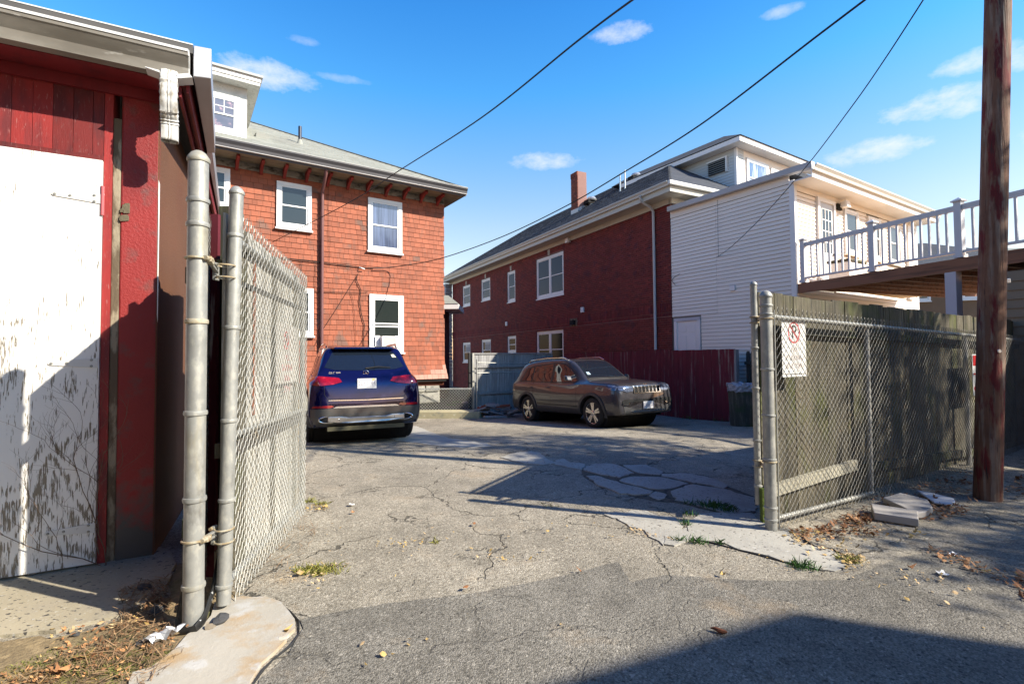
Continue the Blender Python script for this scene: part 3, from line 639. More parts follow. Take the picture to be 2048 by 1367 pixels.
# ================================================================ building helpers
def wall_holes(x0, x1, z0, z1, holes, y=0.0, depth=.1):
    """a wall face in the plane y, with openings and their reveals"""
    xs = sorted({x0, x1, *[h[0] for h in holes], *[h[1] for h in holes]}); zs = sorted({z0, z1, *[h[2] for h in holes], *[h[3] for h in holes]})
    xs = [x for x in xs if x0 <= x <= x1]; zs = [z for z in zs if z0 <= z <= z1]; mb = MB()
    for a, b in zip(xs, xs[1:]):
        for c, d in zip(zs, zs[1:]):
            mx, mz = (a + b) / 2, (c + d) / 2
            if any(h[0] < mx < h[1] and h[2] < mz < h[3] for h in holes): continue
            mb.add([(a, y, c), (b, y, c), (b, y, d), (a, y, d)], [(0, 1, 2, 3)])
    for a, b, c, d in holes:
        e = y + depth
        mb.add([(a, y, c), (b, y, c), (b, y, d), (a, y, d), (a, e, c), (b, e, c), (b, e, d), (a, e, d)], [(0, 4, 5, 1), (1, 5, 6, 2), (2, 6, 7, 3), (3, 7, 4, 0), (4, 7, 6, 5)])
    return mb
def frame_mb(x0, x1, z0, z1, w, y0, y1, wb=None, wt=None):
    wb = w if wb is None else wb; wt = w if wt is None else wt; mb = MB()
    mb.box(x0, x0 + w, y0, y1, z0, z1); mb.box(x1 - w, x1, y0, y1, z0, z1)
    mb.box(x0 + w, x1 - w, y0 + .001, y1, z0, z0 + wb); mb.box(x0 + w, x1 - w, y0 + .001, y1, z1 - wt, z1); return mb
def window(parent, x0, x1, z0, z1, y=0.0, cas=.09, proud=.045, m=None, glass=None, glass2=None, split=.5, sill=True, bars=None, name='window', double=False, recess=0.0):
    m = m or mt_whitewin; glass = glass or mt_glass; glass2 = glass2 or glass
    w = frame_mb(x0, x1, z0, z1, cas, y - proud, y + .01).build(name, m, parent)
    if sill: MB().box(x0 - .03, x1 + .03, y - proud - .04, y, z0 - .045, z0 - .002).build('sill', m, w)
    spans = [(x0 + cas, x1 - cas)]
    if double:
        c = (x0 + x1) / 2; spans = [(x0 + cas, c - cas * .55), (c + cas * .55, x1 - cas)]
        MB().box(c - cas * .55, c + cas * .55, y - proud + .004, y + .01, z0 + cas, z1 - cas).build('mullion', m, w)
    yy = y - proud + recess
    for a, b in spans:
        zm = z0 + cas + (z1 - z0 - 2 * cas) * split
        frame_mb(a, b, zm - .02, z1 - cas, .038, yy + .012, yy + .03).build('sash', m, w)
        frame_mb(a, b, z0 + cas, zm + .02, .038, yy + .022, yy + .04, wb=.055).build('sash', m, w)
        MB().box(a + .038, b - .038, yy + .024, yy + .028, zm + .018, z1 - cas - .038).build('pane', glass, w)
        MB().box(a + .038, b - .038, yy + .034, yy + .038, z0 + cas + .055, zm - .018).build('pane', glass2, w)
        if bars:
            nx_, nz_ = bars; g = MB(); t0_, t1_ = zm + .018, z1 - cas - .038
            for k in range(1, nx_): xx = a + .038 + (b - a - .076) * k / nx_; g.box(xx - .008, xx + .008, yy + .016, yy + .0235, t0_, t1_)
            for k in range(1, nz_): zz = t0_ + (t1_ - t0_) * k / nz_; g.box(a + .038, b - .038, yy + .017, yy + .0225, zz - .008, zz + .008)
            g.build('muntin', m, w)
    return w
def gutter(parent, x0, x1, y, z, m, h=.12, d=.12, name='gutter'):
    """K-profile gutter, front at y-d, top at z"""
    pr = [(0, 0), (0, -h), (-d * .55, -h), (-d * .62, -h * .62), (-d * .95, -h * .25), (-d, -h * .22), (-d, 0), (-d * .93, 0), (-d * .93, -h * .15), (-d * .55, -h * .55), (-d * .5, -h * .93), (-.006, -h * .93), (-.006, 0)]
    mb = MB().prism(pr, lambda a, b: (x0, y + a, z + b), lambda a, b: (x1, y + a, z + b)); return mb.build(name, m, parent, fix=True)
def course_tabs(mb, P, n_u, n_v, v0, v1, u_of_v, t=.006, gap=.004, jitter=.25, rng=None):
    """overlapping roof tabs: P(u, v, h) gives a place on the slope"""
    rng = rng or random.Random(3); dv = (v1 - v0) / n_v
    for j in range(n_v):
        a = v0 + j * dv; b = a + dv * 1.06; u0, u1 = u_of_v(a + dv / 2); du = (u_of_v(v0)[1] - u_of_v(v0)[0]) / n_u
        u = u0 - rng.random() * du
        while u < u1:
            w = du * rng.uniform(1 - jitter, 1 + jitter); ua, ub = max(u, u0), min(u + w - gap, u1); u += w
            if ub - ua < .03: continue
            h = t * rng.uniform(.8, 1.3)
            mb.add([P(ua, a, 0), P(ub, a, 0), P(ub, a, h), P(ua, a, h), P(ub, b, .001), P(ua, b, .001)], [(0, 1, 2, 3), (3, 2, 4, 5), (0, 3, 5), (1, 4, 2)])
    return mb

# ================================================================ red garage on the left
FS = Frame(-2.837, 3.525, 1.861, 1)
mt_redbd2 = M('red_painted_boards', (.26, .020, .018), .6, rv=.38, layers=[((.14, .018, .02), 3.5, (3, 3, .6), .46, .64), ((.32, .12, .11), 30, (3, 3, .6), .60, .70)], bump=(30, (8, 8, .4), .5, .003))
mt_redstucco = M('red_stucco', (.33, .030, .028), .6, layers=[((.42, .10, .09), 60, (1, 1, 1), .68, .74), ((.2, .02, .022), 1.2, (1, 1, 1), .55, .75), ((.10, .09, .08), 6, (1, 1, 1), .55, .80, 5, (.02, .55, .5))], bump=(55, (1, 1, 1), .8, .006), zfade=None)
mt_brownst = M('brown_stucco', (.15, .064, .032), .85, layers=[((.30, .17, .11), 70, (1, 1, 1), .64, .7), ((.16, .06, .03), 1.6, (1, 1, .5), .5, .7)], bump=(60, (1, 1, 1), .8, .006))
mt_cement = M('bare_cement', (.15, .11, .07), .9, layers=[((.36, .30, .21), 12, (1, 1, .3), .5, .6)], bump=(40, (1, 1, .4), .8, .008))
mt_darkred = M('dark_red_trim', (.22, .015, .02), .55, layers=[((.12, .012, .018), 6, (1, 1, .3), .5, .7)], bump=(25, (6, 6, .3), .4, .003))
mt_gutter_grey = M('grimy_gutter', (.30, .275, .235), .5, .1, layers=[((.19, .17, .14), 3, (.3, 1, 1), .45, .62), ((.42, .40, .36), 16, (.3, 1, 1), .6, .7)], var=.1)
mt_metal_white = M('white_metal', (.74, .74, .73), .4, .0, var=.05)
garage = thing('garage', 'red stucco garage with white peeling door at the left edge of the view', 'garage', FS.w(0, 0, 0), FS.a)
DX = -.053; DT = 2.832
# wall around the door
MB().box(.046, .273, 0, .22, -.1, 3.40).build('front_wall', mt_redstucco, garage, bevel=.012)
MB().box(-.002, .046, .006, .2, -.1, 3.16).build('cement_strip', mt_cement, garage, bevel=.006)
MB().box(-.05, -.002, -.004, .2, -.1, 3.40).build('door_jamb', mt_darkred if False else mt_redbd2, garage)
MB().box(-3.2, -.05, -.012, .15, DT + .002, DT + .035).build('door_head', mt_redbd2, garage)
xe = [-3.2] + [-.54 - .107 * k for k in range(24, 0, -1)] + [-.54, -.433, -.329, -.221, -.115, -.052]
for a, b in zip(xe, xe[1:]): MB().box(a + .001, b - .0015, RND.uniform(-.002, .003), .1, DT + .036, 3.40).build('board', mt_redbd2, garage)
MB().box(-3.2, -1.45, 0, .2, -.1, DT).build('front_wall', mt_redstucco, garage)
# peeling door
def peeling():
    m = M('peeling_white_paint', (.92, .90, .86), .55, var=.03, bump=(9, (3, 3, .5), .35, .004)); t = m.node_tree; L = t.links.new
    bs = [n for n in t.nodes if n.type == 'BSDF_PRINCIPLED'][0]
    def N(ty, **k):
        n = t.nodes.new(ty)
        for a, b in k.items(): setattr(n, a, b)
        return n
    tc = N('ShaderNodeTexCoord'); mp = N('ShaderNodeMapping'); mp.inputs['Scale'].default_value = (1, 1, .16); L(tc.outputs['Object'], mp.inputs[0])
    # plywood figure: rings of a slowly distorted distance field
    n1 = N('ShaderNodeTexNoise'); n1.inputs['Scale'].default_value = 2.1; n1.inputs['Detail'].default_value = 1.5; n1.inputs['Distortion'].default_value = .35
    mp1 = N('ShaderNodeMapping'); mp1.inputs['Scale'].default_value = (1.9, 1, .55); L(tc.outputs['Object'], mp1.inputs[0]); L(mp1.outputs[0], n1.inputs[0])
    m1 = N('ShaderNodeMath', operation='MULTIPLY'); m1.inputs[1].default_value = 75; L(n1.outputs[0], m1.inputs[0])
    sn = N('ShaderNodeMath', operation='SINE'); L(m1.outputs[0], sn.inputs[0])
    n2 = N('ShaderNodeTexNoise'); n2.inputs['Scale'].default_value = 95; n2.inputs['Detail'].default_value = 3; mp2 = N('ShaderNodeMapping'); mp2.inputs['Scale'].default_value = (1.9, 1, .15)
    L(tc.outputs['Object'], mp2.inputs[0]); L(mp2.outputs[0], n2.inputs[0])
    n3 = N('ShaderNodeTexNoise'); n3.inputs['Scale'].default_value = 2.6; n3.inputs['Detail'].default_value = 3; L(tc.outputs['Object'], n3.inputs[0])
    sp = N('ShaderNodeSeparateXYZ'); L(tc.outputs['Object'], sp.inputs[0])
    zr = N('ShaderNodeMapRange'); L(sp.outputs[2], zr.inputs[0])
    for i, v in enumerate((0, 2.3, .125, -.105)): zr.inputs[i + 1].default_value = v
    def add(a, b, op='ADD', k=None):
        n = N('ShaderNodeMath', operation=op); L(a, n.inputs[0])
        if isinstance(b, (int, float)): n.inputs[1].default_value = b
        else: L(b, n.inputs[1])
        return n.outputs[0]
    v = add(add(sn.outputs[0], .10, 'MULTIPLY'), n2.outputs[0]); v = add(v, add(add(n3.outputs[0], -.5), .55, 'MULTIPLY')); v = add(v, zr.outputs[0])
    mr = N('ShaderNodeMapRange'); L(v, mr.inputs[0])
    for i, q in enumerate((.655, .675, 0, 1)): mr.inputs[i + 1].default_value = q
    src = bs.inputs['Base Color'].links[0].from_socket; mx = N('ShaderNodeMixRGB'); L(mr.outputs[0], mx.inputs[0]); L(src, mx.inputs[1]); mx.inputs[2].default_value = (.22, .19, .145, 1)
    L(mx.outputs[0], bs.inputs['Base Color'])
    bp = N('ShaderNodeBump'); bp.invert = True; bp.inputs['Strength'].default_value = .8; bp.inputs['Distance'].default_value = .004; L(mr.outputs[0], bp.inputs['Height'])
    L(bs.inputs['Normal'].links[0].from_socket, bp.inputs['Normal']); L(bp.outputs[0], bs.inputs['Normal']); return m
door = MB().box(-1.44, DX, -.028, .02, .035, DT - .004).build('door', peeling(), garage)
def strap(z, rust=False):
    zc = z; m = mt_vinyl_w if not rust else mt_vinyl_w
    s = MB().prism([(DX - .006, zc - .034), (DX - .006, zc + .034), (DX - .26, zc + .016), (DX - .272, zc), (DX - .26, zc - .012)], lambda a, b: (a, -.0285, b), lambda a, b: (a, -.034, b)).build('strap_hinge', M('painted_hinge', (.72, .71, .68), .5, layers=[((.30, .22, .15), 26, (1, 1, 1), .66, .72)]), door, fix=True, bevel=.0015)
    for a, b in ((-.25, .001), (-.17, .002), (-.04, .022), (-.04, -.02)): MB().lathe([(.0085, 0), (.0085, .004), (.004, .007), (0, .0075)][::-1], 10, (DX + a, -.0335, zc + b)).mesh('x')  # measured only
    bm = MB()
    for a, b in ((-.25, .001), (-.17, .002), (-.04, .022), (-.04, -.02)):
        c = Vector((DX + a, -.034, zc + b)); bm.tube([c, c + Vector((0, -.006, 0))], [.009, .006], 10)
    bm.build('bolt', mt_galv, door, smooth=True)
strap(2.552); strap(1.405); strap(.277)
MB().tube([(DX + .004, -.03, 2.44), (DX + .004, -.03, 2.645)], .0115, 12).build('hinge_barrel', M('pink_red_paint', (.52, .12, .13), .5, layers=[((.75, .6, .6), 30, (1, 1, 1), .64, .7)]), door, smooth=True)
# hole knocked in the stucco beside the cement strip
hb_ = MB(); rr = random.Random(4)
for k in range(14):
    a = Vector((.062 + rr.uniform(-.014, .026), -.004, 2.50 + rr.uniform(-.07, .05))); s_ = rr.uniform(.008, .02)
    hb_.hexa([a + Vector(v) * s_ for v in [(-1, -.3, -1.3), (.8, -.2, -1), (1, .5, -1), (-1, .5, -1), (-.7, -.35, 1), (.7, -.3, 1.3), (1, .5, 1), (-1, .5, 1)]])
hb_.build('broken_patch', M('broken_cement', (.15, .125, .08), .95, bump=(50, (1, 1, 1), .8, .006)), garage)
# side wall, slightly splayed
def sx_(y): return .273 + .045 * y
SLN = 4.2
MB().prism([(0, -.1), (SLN, -.3), (SLN, 3.38), (0, 3.40)], lambda y, z: (sx_(y) - .001, y + .001, z), lambda y, z: (sx_(y) - .2, y + .002, z)).build('side_wall', mt_brownst, garage, fix=True)
MB().box(-3.2, .5, 3.9, 4.1, -.3, 3.38).build('back_wall', mt_brownst, garage)
MB().prism([(-.001, 1.75), (.005, 1.7), (.007, 2.72), (-.004, 2.75)], lambda a, z: (.272 + a * .7, -.003, z), lambda a, z: (.272 + a * .7, .006, z)).build('peeled_edge', mt_vinyl_w, garage, fix=True)
MB().box(-3.2, .47, -.235, .0, 3.402, 3.43).build('soffit', mt_darkred, garage)
MB().box(-3.2, .272, -.03, .0, 3.32, 3.40).build('frieze', mt_darkred, garage)
MB().box(-3.2, .47, -.25, -.236, 3.40, 3.60).build('fascia', mt_darkred, garage)
gt_ = gutter(garage, -3.2, .475, -.252, 3.575, mt_gutter_grey, .17, .13)
MB().box(-3.2, .475, -.388, -.374, 3.562, 3.58).build('gutter_lip', mt_metal_white, gt_)
MB().prism([(0, 0), (0, -.17), (-.0715, -.17), (-.08, -.105), (-.123, -.043), (-.13, -.04), (-.13, 0)], lambda a, b: (.475, -.252 + a, 3.575 + b), lambda a, b: (.481, -.252 + a, 3.575 + b)).build('end_cap', mt_metal_white, gt_, fix=True)
MB().hexa([(-3.2, -.32, 3.60), (.50, -.32, 3.60), (.50, SLN, 3.66), (-3.2, SLN, 3.66), (-3.2, -.32, 3.635), (.50, -.32, 3.635), (.50, SLN, 3.70), (-3.2, SLN, 3.70)]).build('roof', M('felt_roof', (.12, .115, .11), .9, bump=(50, (1, 1, 1), .6, .004)), garage)
MB().box(-3.2, .50, -.332, -.321, 3.585, 3.642).build('drip_edge', M('dark_drip', (.11, .105, .10), .5), garage); MB().box(-3.2, .50, -.335, -.3205, 3.643, 3.652).build('drip_edge', mt_metal_white, garage)
for i, (a, b, d) in enumerate(((.405, .425, .30), (.428, .448, .22), (.452, .47, .26))):
    MB().hexa([(a, -.235, 3.60 - d), (b, -.235, 3.60 - d), (b + .02, SLN, 3.60 - d), (a + .02, SLN, 3.60 - d), (a, -.235, 3.598), (b, -.235, 3.598), (b + .02, SLN, 3.60), (a + .02, SLN, 3.60)]).build('rake_board', mt_darkred, garage)
MB().hexa([(.502, -.335, 3.42), (.61, -.32, 3.44), (.57, 1.2, 3.45), (.502, 1.2, 3.44), (.502, -.335, 3.645), (.61, -.32, 3.66), (.57, 1.2, 3.665), (.502, 1.2, 3.655)]).build('rake_flashing', M('grey_flashing', (.50, .50, .52), .4, .4), garage, bevel=.006)
MB().hexa([(.502, 1.2, 3.44), (.545, 1.2, 3.47), (.512, SLN, 3.5), (.502, SLN, 3.5), (.502, 1.2, 3.655), (.545, 1.2, 3.66), (.512, SLN, 3.70), (.502, SLN, 3.70)]).build('rake_flashing', M('grey_flashing2', (.42, .42, .44), .4, .4), garage)
# corrugated downspout elbow hanging from the gutter
def elbow():
    path = [(-.31, 3.415), (-.325, 3.38), (-.34, 3.33), (-.345, 3.27), (-.335, 3.20), (-.31, 3.15), (-.28, 3.11), (-.262, 3.07), (-.26, 3.02), (-.26, 2.955)]
    mb = MB(); n = 40; rings = []
    P = []
    for i in range(len(path) - 1):
        for k in range(4): a, b = path[i], path[i + 1]; P.append((a[0] + (b[0] - a[0]) * k / 4, a[1] + (b[1] - a[1]) * k / 4))
    P.append(path[-1])
    for i, (y, z) in enumerate(P):
        d = Vector((0, P[min(i + 1, len(P) - 1)][0] - P[max(i - 1, 0)][0], P[min(i + 1, len(P) - 1)][1] - P[max(i - 1, 0)][1])).normalized(); nrm = Vector((0, -d.z, d.y)) * -1
        bend = 1 if (4 < i < 15 or 19 < i < 30) else 0; rip = .0035 * math.sin(i * 2.6) * bend
        vs = []
        for k in range(n):
            t = 2 * PI * k / n; cx, cy = math.cos(t), math.sin(t); e = 5
            rad = (abs(cx) ** e + abs(cy) ** e) ** (-1 / e); ux, uy = cx * rad, cy * rad; fl = 0.002 * math.cos(ux * 22) if abs(uy) > .9 else 0
            vs.append(Vector((.362 + ux * (.052 + rip), y, z)) + nrm * (uy * (.036 + rip + fl)))
        rings.append(vs)
    mb.v = [v for r in rings for v in r]
    for i in range(len(rings) - 1):
        for k in range(n): mb.f.append((i * n + k, i * n + (k + 1) % n, (i + 1) * n + (k + 1) % n, (i + 1) * n + k))
    o = mb.build('downspout_elbow', M('white_aluminium', (.66, .65, .62), .4, layers=[((.34, .29, .22), 5, (6, 6, 1), .50, .64)]), garage, smooth=True); q = o.modifiers.new('solid', 'SOLIDIFY'); q.thickness = .003; return o
elbow()
MB().hexa([(.23, -.36, 3.40), (.31, -.36, 3.385), (.31, -.25, 3.385), (.23, -.25, 3.40), (.23, -.36, 3.404), (.31, -.36, 3.40), (.31, -.25, 3.40), (.23, -.25, 3.404)]).build('outlet_flange', mt_metal_white, garage)
MB().hexa([(.41, -.36, 3.37), (.50, -.36, 3.40), (.50, -.25, 3.40), (.41, -.25, 3.37), (.41, -.36, 3.40), (.48, -.36, 3.425), (.48, -.25, 3.425), (.41, -.25, 3.40)]).build('outlet_flange', mt_metal_white, garage)
# bare climbing twigs at the foot of the door
def twigs(name, seeds, label, m, r0=.0035):
    rg = random.Random(8); mb = MB()
    def grow(p, d, ln, r, dep):
        pts = [p.copy()]
        for _ in range(7):
            d = (d + Vector((rg.uniform(-.35, .35), rg.uniform(-.08, .08), rg.uniform(-.15, .25)))).normalized(); p = p + d * ln / 7; p.y = min(p.y, -.045); pts.append(p.copy())
            if dep > 0 and rg.random() < .42: grow(p.copy(), (d + Vector((rg.uniform(-1, 1), rg.uniform(-.3, 0), rg.uniform(-.2, .8)))).normalized(), ln * .6, r * .6, dep - 1)
        mb.tube(pts, [r * (1 - .08 * k) for k in range(len(pts))], 5, False)
    for s in seeds: grow(Vector(s[0]), Vector(s[1]).normalized(), s[2], r0, 3)
    o = mb.build(name, m, smooth=True); o.location = FS.w(0, 0, 0); o.rotation_euler = (0, 0, FS.a); return tag(o, label, 'climbing twigs')
mt_twig = M('twig', (.18, .12, .08), .8)
twigs('bare_vine', [((.01, -.05, .02), (.1, 0, 1), .75), ((-.02, -.05, .02), (-.8, 0, .9), .8), ((-.03, -.05, .1), (-.3, 0, 1), .7)], 'thin leafless vine climbing the jamb at the foot of the garage door', mt_twig)

# ================================================================ orange shingled house
FO = Frame(-2.098, 15.5, 1.507, 1)
oh = thing('shingle_house', 'orange shingled house with a grey hip roof and white windows', 'house', FO.w(0, 0, 0), FO.a)
mt_shingle = M('orange_cedar_shingles', (.36, .105, .052), .75, rv=.16, isl=.16, layers=[((.30, .10, .055), 3.5, (3, 3, .7), .52, .64), ((.20, .10, .07), 1.1, (1.4, 1, 1), .58, .68)], bump=(30, (8, 8, .5), .7, .003))
mt_pinksh = M('faded_pink_shingles', (.52, .28, .21), .8, rv=.1, bump=(30, (8, 8, .5), .7, .003))
OX0 = -7.2
WIN_O = [(-4.79, -3.93, 4.84, 6.05), (-2.405, -1.39, 4.50, 6.03), (-2.36, -1.345, 1.60, 3.26), (-6.80, -5.84, 5.15, 6.13), (-4.75, -3.87, 2.04, 3.30)]
MB().box(OX0, -.02, .02, .3, .6, 6.45).build('wall', M('wall_behind_shingles', (.14, .04, .02), .9), oh)
MB().box(-.3, -.02, .02, 9.0, .6, 6.45).build('side_wall', mt_shingle, oh)
EXP = .142; rows = int((6.42 - .80) / EXP) + 1; SH = []
for j in range(rows):
    z = .80 + j * EXP; x = OX0 - RND.random() * .1
    fl = max(0, (3.2 - j)) * .034
    xr = 0.0 + fl * .55
    while x < xr:
        w = RND.uniform(.10, .24); a, b = x, min(x + w - .005, xr); x += w
        if b - a < .03: continue
        if any(a > q[0] - .02 and b < q[1] + .02 and z > q[2] and z + EXP < q[3] + .02 for q in WIN_O): continue
        SH.append((a, b, z, fl))
def sh_mb(mb, a, b, z, fl):
    t = RND.uniform(.009, .014); fl2 = fl - .034 if fl > .03 else 0
    mb.hexa([(a, -t - .012 - fl, z - RND.uniform(0, .004)), (b, -t - .012 - fl, z - RND.uniform(0, .004)), (b, .0, z), (a, .0, z), (a, -.008 - fl2 * 1, z + EXP + .01), (b, -.008 - fl2, z + EXP + .01), (b, .012, z + EXP + .01), (a, .012, z + EXP + .01)]); return mb
vis = [s for s in SH if -6.0 < s[0] and s[2] > 1.2]
vis.sort(key=lambda s: -(s[1] - s[0]) / (15.5 + s[0] * .553)); ind = set(map(id, vis[:298]))
rest = MB()
for s in SH:
    if id(s) in ind:
        mb = sh_mb(MB(), *s); cx = (s[0] + s[1]) / 2; mb.v = [(v[0] - cx, v[1], v[2] - s[2]) for v in mb.v]
        o = mb.build('shingle', mt_shingle, oh); o.location = (cx, 0, s[2])
    elif (s[0] > -.55 and s[2] < 1.2 + (s[0]) * .4) or (s[0] > -1.6 and s[2] < .9): sh_mb(MB(), *s).build('shingle', mt_pinksh, oh)
    else: sh_mb(rest, *s)
stuff(rest.build('shingles', mt_shingle, oh))
mt_stone = M('granite_block', (.42, .40, .34), .9, rv=.2, layers=[((.22, .21, .20), 9, (1, 1, 1), .5, .65), ((.55, .52, .44), 4, (1, 1, 1), .55, .7)], bump=(18, (1, 1, 1), .8, .02))
MB().box(OX0, -.14, .16, .4, -.6, .06).build('shade_dark_base', M('painted_shade_base', (.03, .03, .035), .95), oh)  # near-black wall colour paints in the shadow below the foundation stones
MB().box(OX0, -.12, .10, .4, .06, .70).build('foundation', M('pointing_mortar', (.46, .43, .35), .95), oh)
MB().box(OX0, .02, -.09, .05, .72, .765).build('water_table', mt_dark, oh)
for z0_, z1_, xs_ in ((.40, .71, [-3.0, -2.55, -2.2, -1.75, -1.35, -.95, -.62, -.14]), (.06, .37, [-3.0, -2.4, -1.95, -1.4, -1.0, -.82, -.14])):
    for a, b in zip(xs_, xs_[1:]): MB().box(a + .015, b - .015, RND.uniform(.03, .06), .12, z0_ + .015, z1_ - .01).build('stone', mt_stone, oh, bevel=.02)
window(oh, *WIN_O[0], y=-.02, cas=.095); window(oh, *WIN_O[1], y=-.02, cas=.10, glass=M('curtained_glass', (.10, .13, .22), .08, spec=1.0, var=.6, vs=7, vstretch=(3, 1, .1), coat=.8))
w3 = window(oh, *WIN_O[2], y=-.02, cas=.12, glass=mt_glass_dim); window(oh, *WIN_O[3], y=-.02); window(oh, *WIN_O[4], y=-.02)
# extra sash bar and the window air conditioner
MB().box(-2.24, -1.465, -.045, -.028, 2.33, 2.37).build('sash_bar', mt_whitewin, w3)
ac = thing('air_conditioner', 'white window air conditioner in the lower window of the orange house', 'air conditioner', FO.w(-1.85, -.06, 1.72), FO.a)
MB().box(-.22, .22, -.22, .0, .02, .34).build('case', mt_vinyl_w, ac, bevel=.01)
lv = MB()
for k in range(9): lv.box(-.19, .19, -.228, -.2205, .05 + k * .03, .062 + k * .03)
lv.build('louvres', M('grey_louvres', (.35, .35, .35), .5), ac)
MB().box(.225, .36, -.05, -.03, .03, .36).build('side_panel', mt_vinyl_w, ac); MB().box(-.36, -.225, -.05, -.03, .03, .36).build('side_panel', mt_vinyl_w, ac)
# eaves
mt_soffit = M('stained_soffit_boards', (.34, .28, .18), .85, layers=[((.12, .10, .07), 2.5, (.6, 5, 1), .50, .66)], bump=(16, (.3, 9, 1), .5, .006))
mt_frieze = M('mildewed_frieze', (.34, .31, .26), .9, layers=[((.10, .09, .07), 4, (1, 1, 2), .48, .62)], bump=(30, (1, 1, 1), .5, .006))
MB().box(-7.6, .38, -.66, 0, 6.385, 6.41).build('soffit', mt_soffit, oh); MB().box(-.02, .38, 0, 9, 6.385, 6.41).build('soffit', mt_soffit, oh)
MB().box(OX0, .0, -.035, .02, 6.20, 6.384).build('frieze', mt_frieze, oh)
mt_brk = M('red_bracket', (.34, .04, .03), .7, layers=[((.2, .03, .02), 8, (1, 1, 1), .55, .7)])
bx = -.25
while bx > -7.0:
    MB().prism([(-.036, 6.383), (-.50, 6.383), (-.52, 6.33), (-.46, 6.29), (-.36, 6.30), (-.22, 6.25), (-.036, 6.13)], lambda y, z: (bx - .035, y, z), lambda y, z: (bx + .035, y, z)).build('bracket', mt_brk, oh, fix=True); bx -= .545
mt_gutd = M('dark_gutter', (.085, .08, .085), .45, .1); mt_guts = M('gutter_rim', (.48, .47, .44), .5)
MB().box(-7.7, .42, -.67, -.655, 6.36, 6.56).build('fascia', mt_gutd, oh)
g_ = gutter(oh, -7.7, .43, -.672, 6.60, mt_gutd, .17, .12)
MB().box(-7.7, .43, -.80, -.785, 6.594, 6.607).build('gutter_lip', mt_guts, g_); MB().box(-7.7, .43, -.745, -.673, 6.41, 6.418).build('gutter_base', mt_white, g_)
MB().box(.37, .44, -.67, 9.6, 6.40, 6.60).build('gutter', mt_gutd, oh)
mt_roofo = M('pale_grey_roof_shingles', (.30, .305, .265), .9, isl=.10, layers=[((.26, .26, .23), 1.5, (.5, 1, 1), .5, .65)], bump=(70, (1, 1, 1), .5, .004))
SL = .53; EZ = 6.585; RY = 5.2
def hip(y): return .42 - (y + .70)
MB().add([(-8.5, -.72, EZ), (.42, -.72, EZ), (hip(RY), RY, EZ + SL * (RY + .72)), (-8.5, RY, EZ + SL * (RY + .72)), (.42, 11.1, EZ), (-8.5, 11.1, EZ)], [(0, 1, 2, 3), (1, 4, 2), (3, 2, 4, 5)]).build('roof', mt_roofo, oh)
q_ = math.hypot(1, SL)
rt = course_tabs(MB(), lambda u, v, h: (u, -.72 + v, EZ + SL * v + h * q_ + .004), 36, 42, 0, RY + .72, lambda v: (-8.3, .42 - v), t=.007)
stuff(rt.build('roof_shingles', mt_roofo, oh))
cap = MB().bar((.42, -.72, EZ + .012), (hip(RY), RY, EZ + SL * (RY + .72) + .012), .16, .02).build('hip_cap', mt_roofo, oh)
vx, vz = FO.hy(600, 275, 1.5); vy = 1.5
zr_ = lambda y: EZ + SL * (y + .72)
for vy in (1.6,):
    vx, vz = FO.hy(600, 272, vy); MB().lathe([(.05, zr_(vy) - .1), (.05, zr_(vy) + .52)], 14, (vx, vy, 0)).build('vent_pipe', M('dark_vent', (.05, .055, .07), .4, .5), oh, smooth=True)
    MB().lathe([(.11, zr_(vy) - .06), (.07, zr_(vy) + .05), (.055, zr_(vy) + .12)], 14, (vx, vy, 0)).build('vent_collar', mt_roofo, oh, smooth=True)
bx_, bz_ = FO.hy(524, 262, 1.1); zz = zr_(1.1)
MB().hexa([(bx_ - .17, .95, zz - .1), (bx_ + .17, .95, zz - .1), (bx_ + .17, 1.35, zz + .1), (bx_ - .17, 1.35, zz + .1), (bx_ - .15, .97, zz + .06), (bx_ + .15, .97, zz + .06), (bx_ + .15, 1.3, zz + .17), (bx_ - .15, 1.3, zz + .17)]).build('roof_vent', M('roof_vent_metal', (.25, .25, .22), .6), oh)
# dormer
mt_dorm = M('peeling_white_dormer', (.74, .73, .68), .7, layers=[((.34, .28, .20), 20, (1, 1, 1), .62, .67), ((.55, .55, .52), 4, (1, 1, 1), .5, .7)], bump=(30, (1, 1, 1), .3, .004))
MB().box(-8.3, -5.46, .22, 3.4, 7.0, 8.45).build('dormer', mt_dorm, oh)
window(oh, -6.75, -5.62, 7.10, 8.08, y=.21, cas=.10, bars=(4, 2), glass=M('pinkish_glass', (.16, .15, .18), .08, spec=1, coat=.8, layers=[((.5, .32, .34), 6, (1, 1, 1), .55, .65)], var=.3), split=.48)
MB().box(-8.6, -5.20, -.10, 3.6, 8.38, 8.47).build('dormer_soffit', mt_dorm, oh); MB().box(-8.62, -5.18, -.12, 3.6, 8.472, 8.58).build('dormer_fascia', mt_white, oh)
MB().box(-8.64, -5.14, -.17, 3.7, 8.582, 8.64).build('dormer_roof', mt_guts, oh)
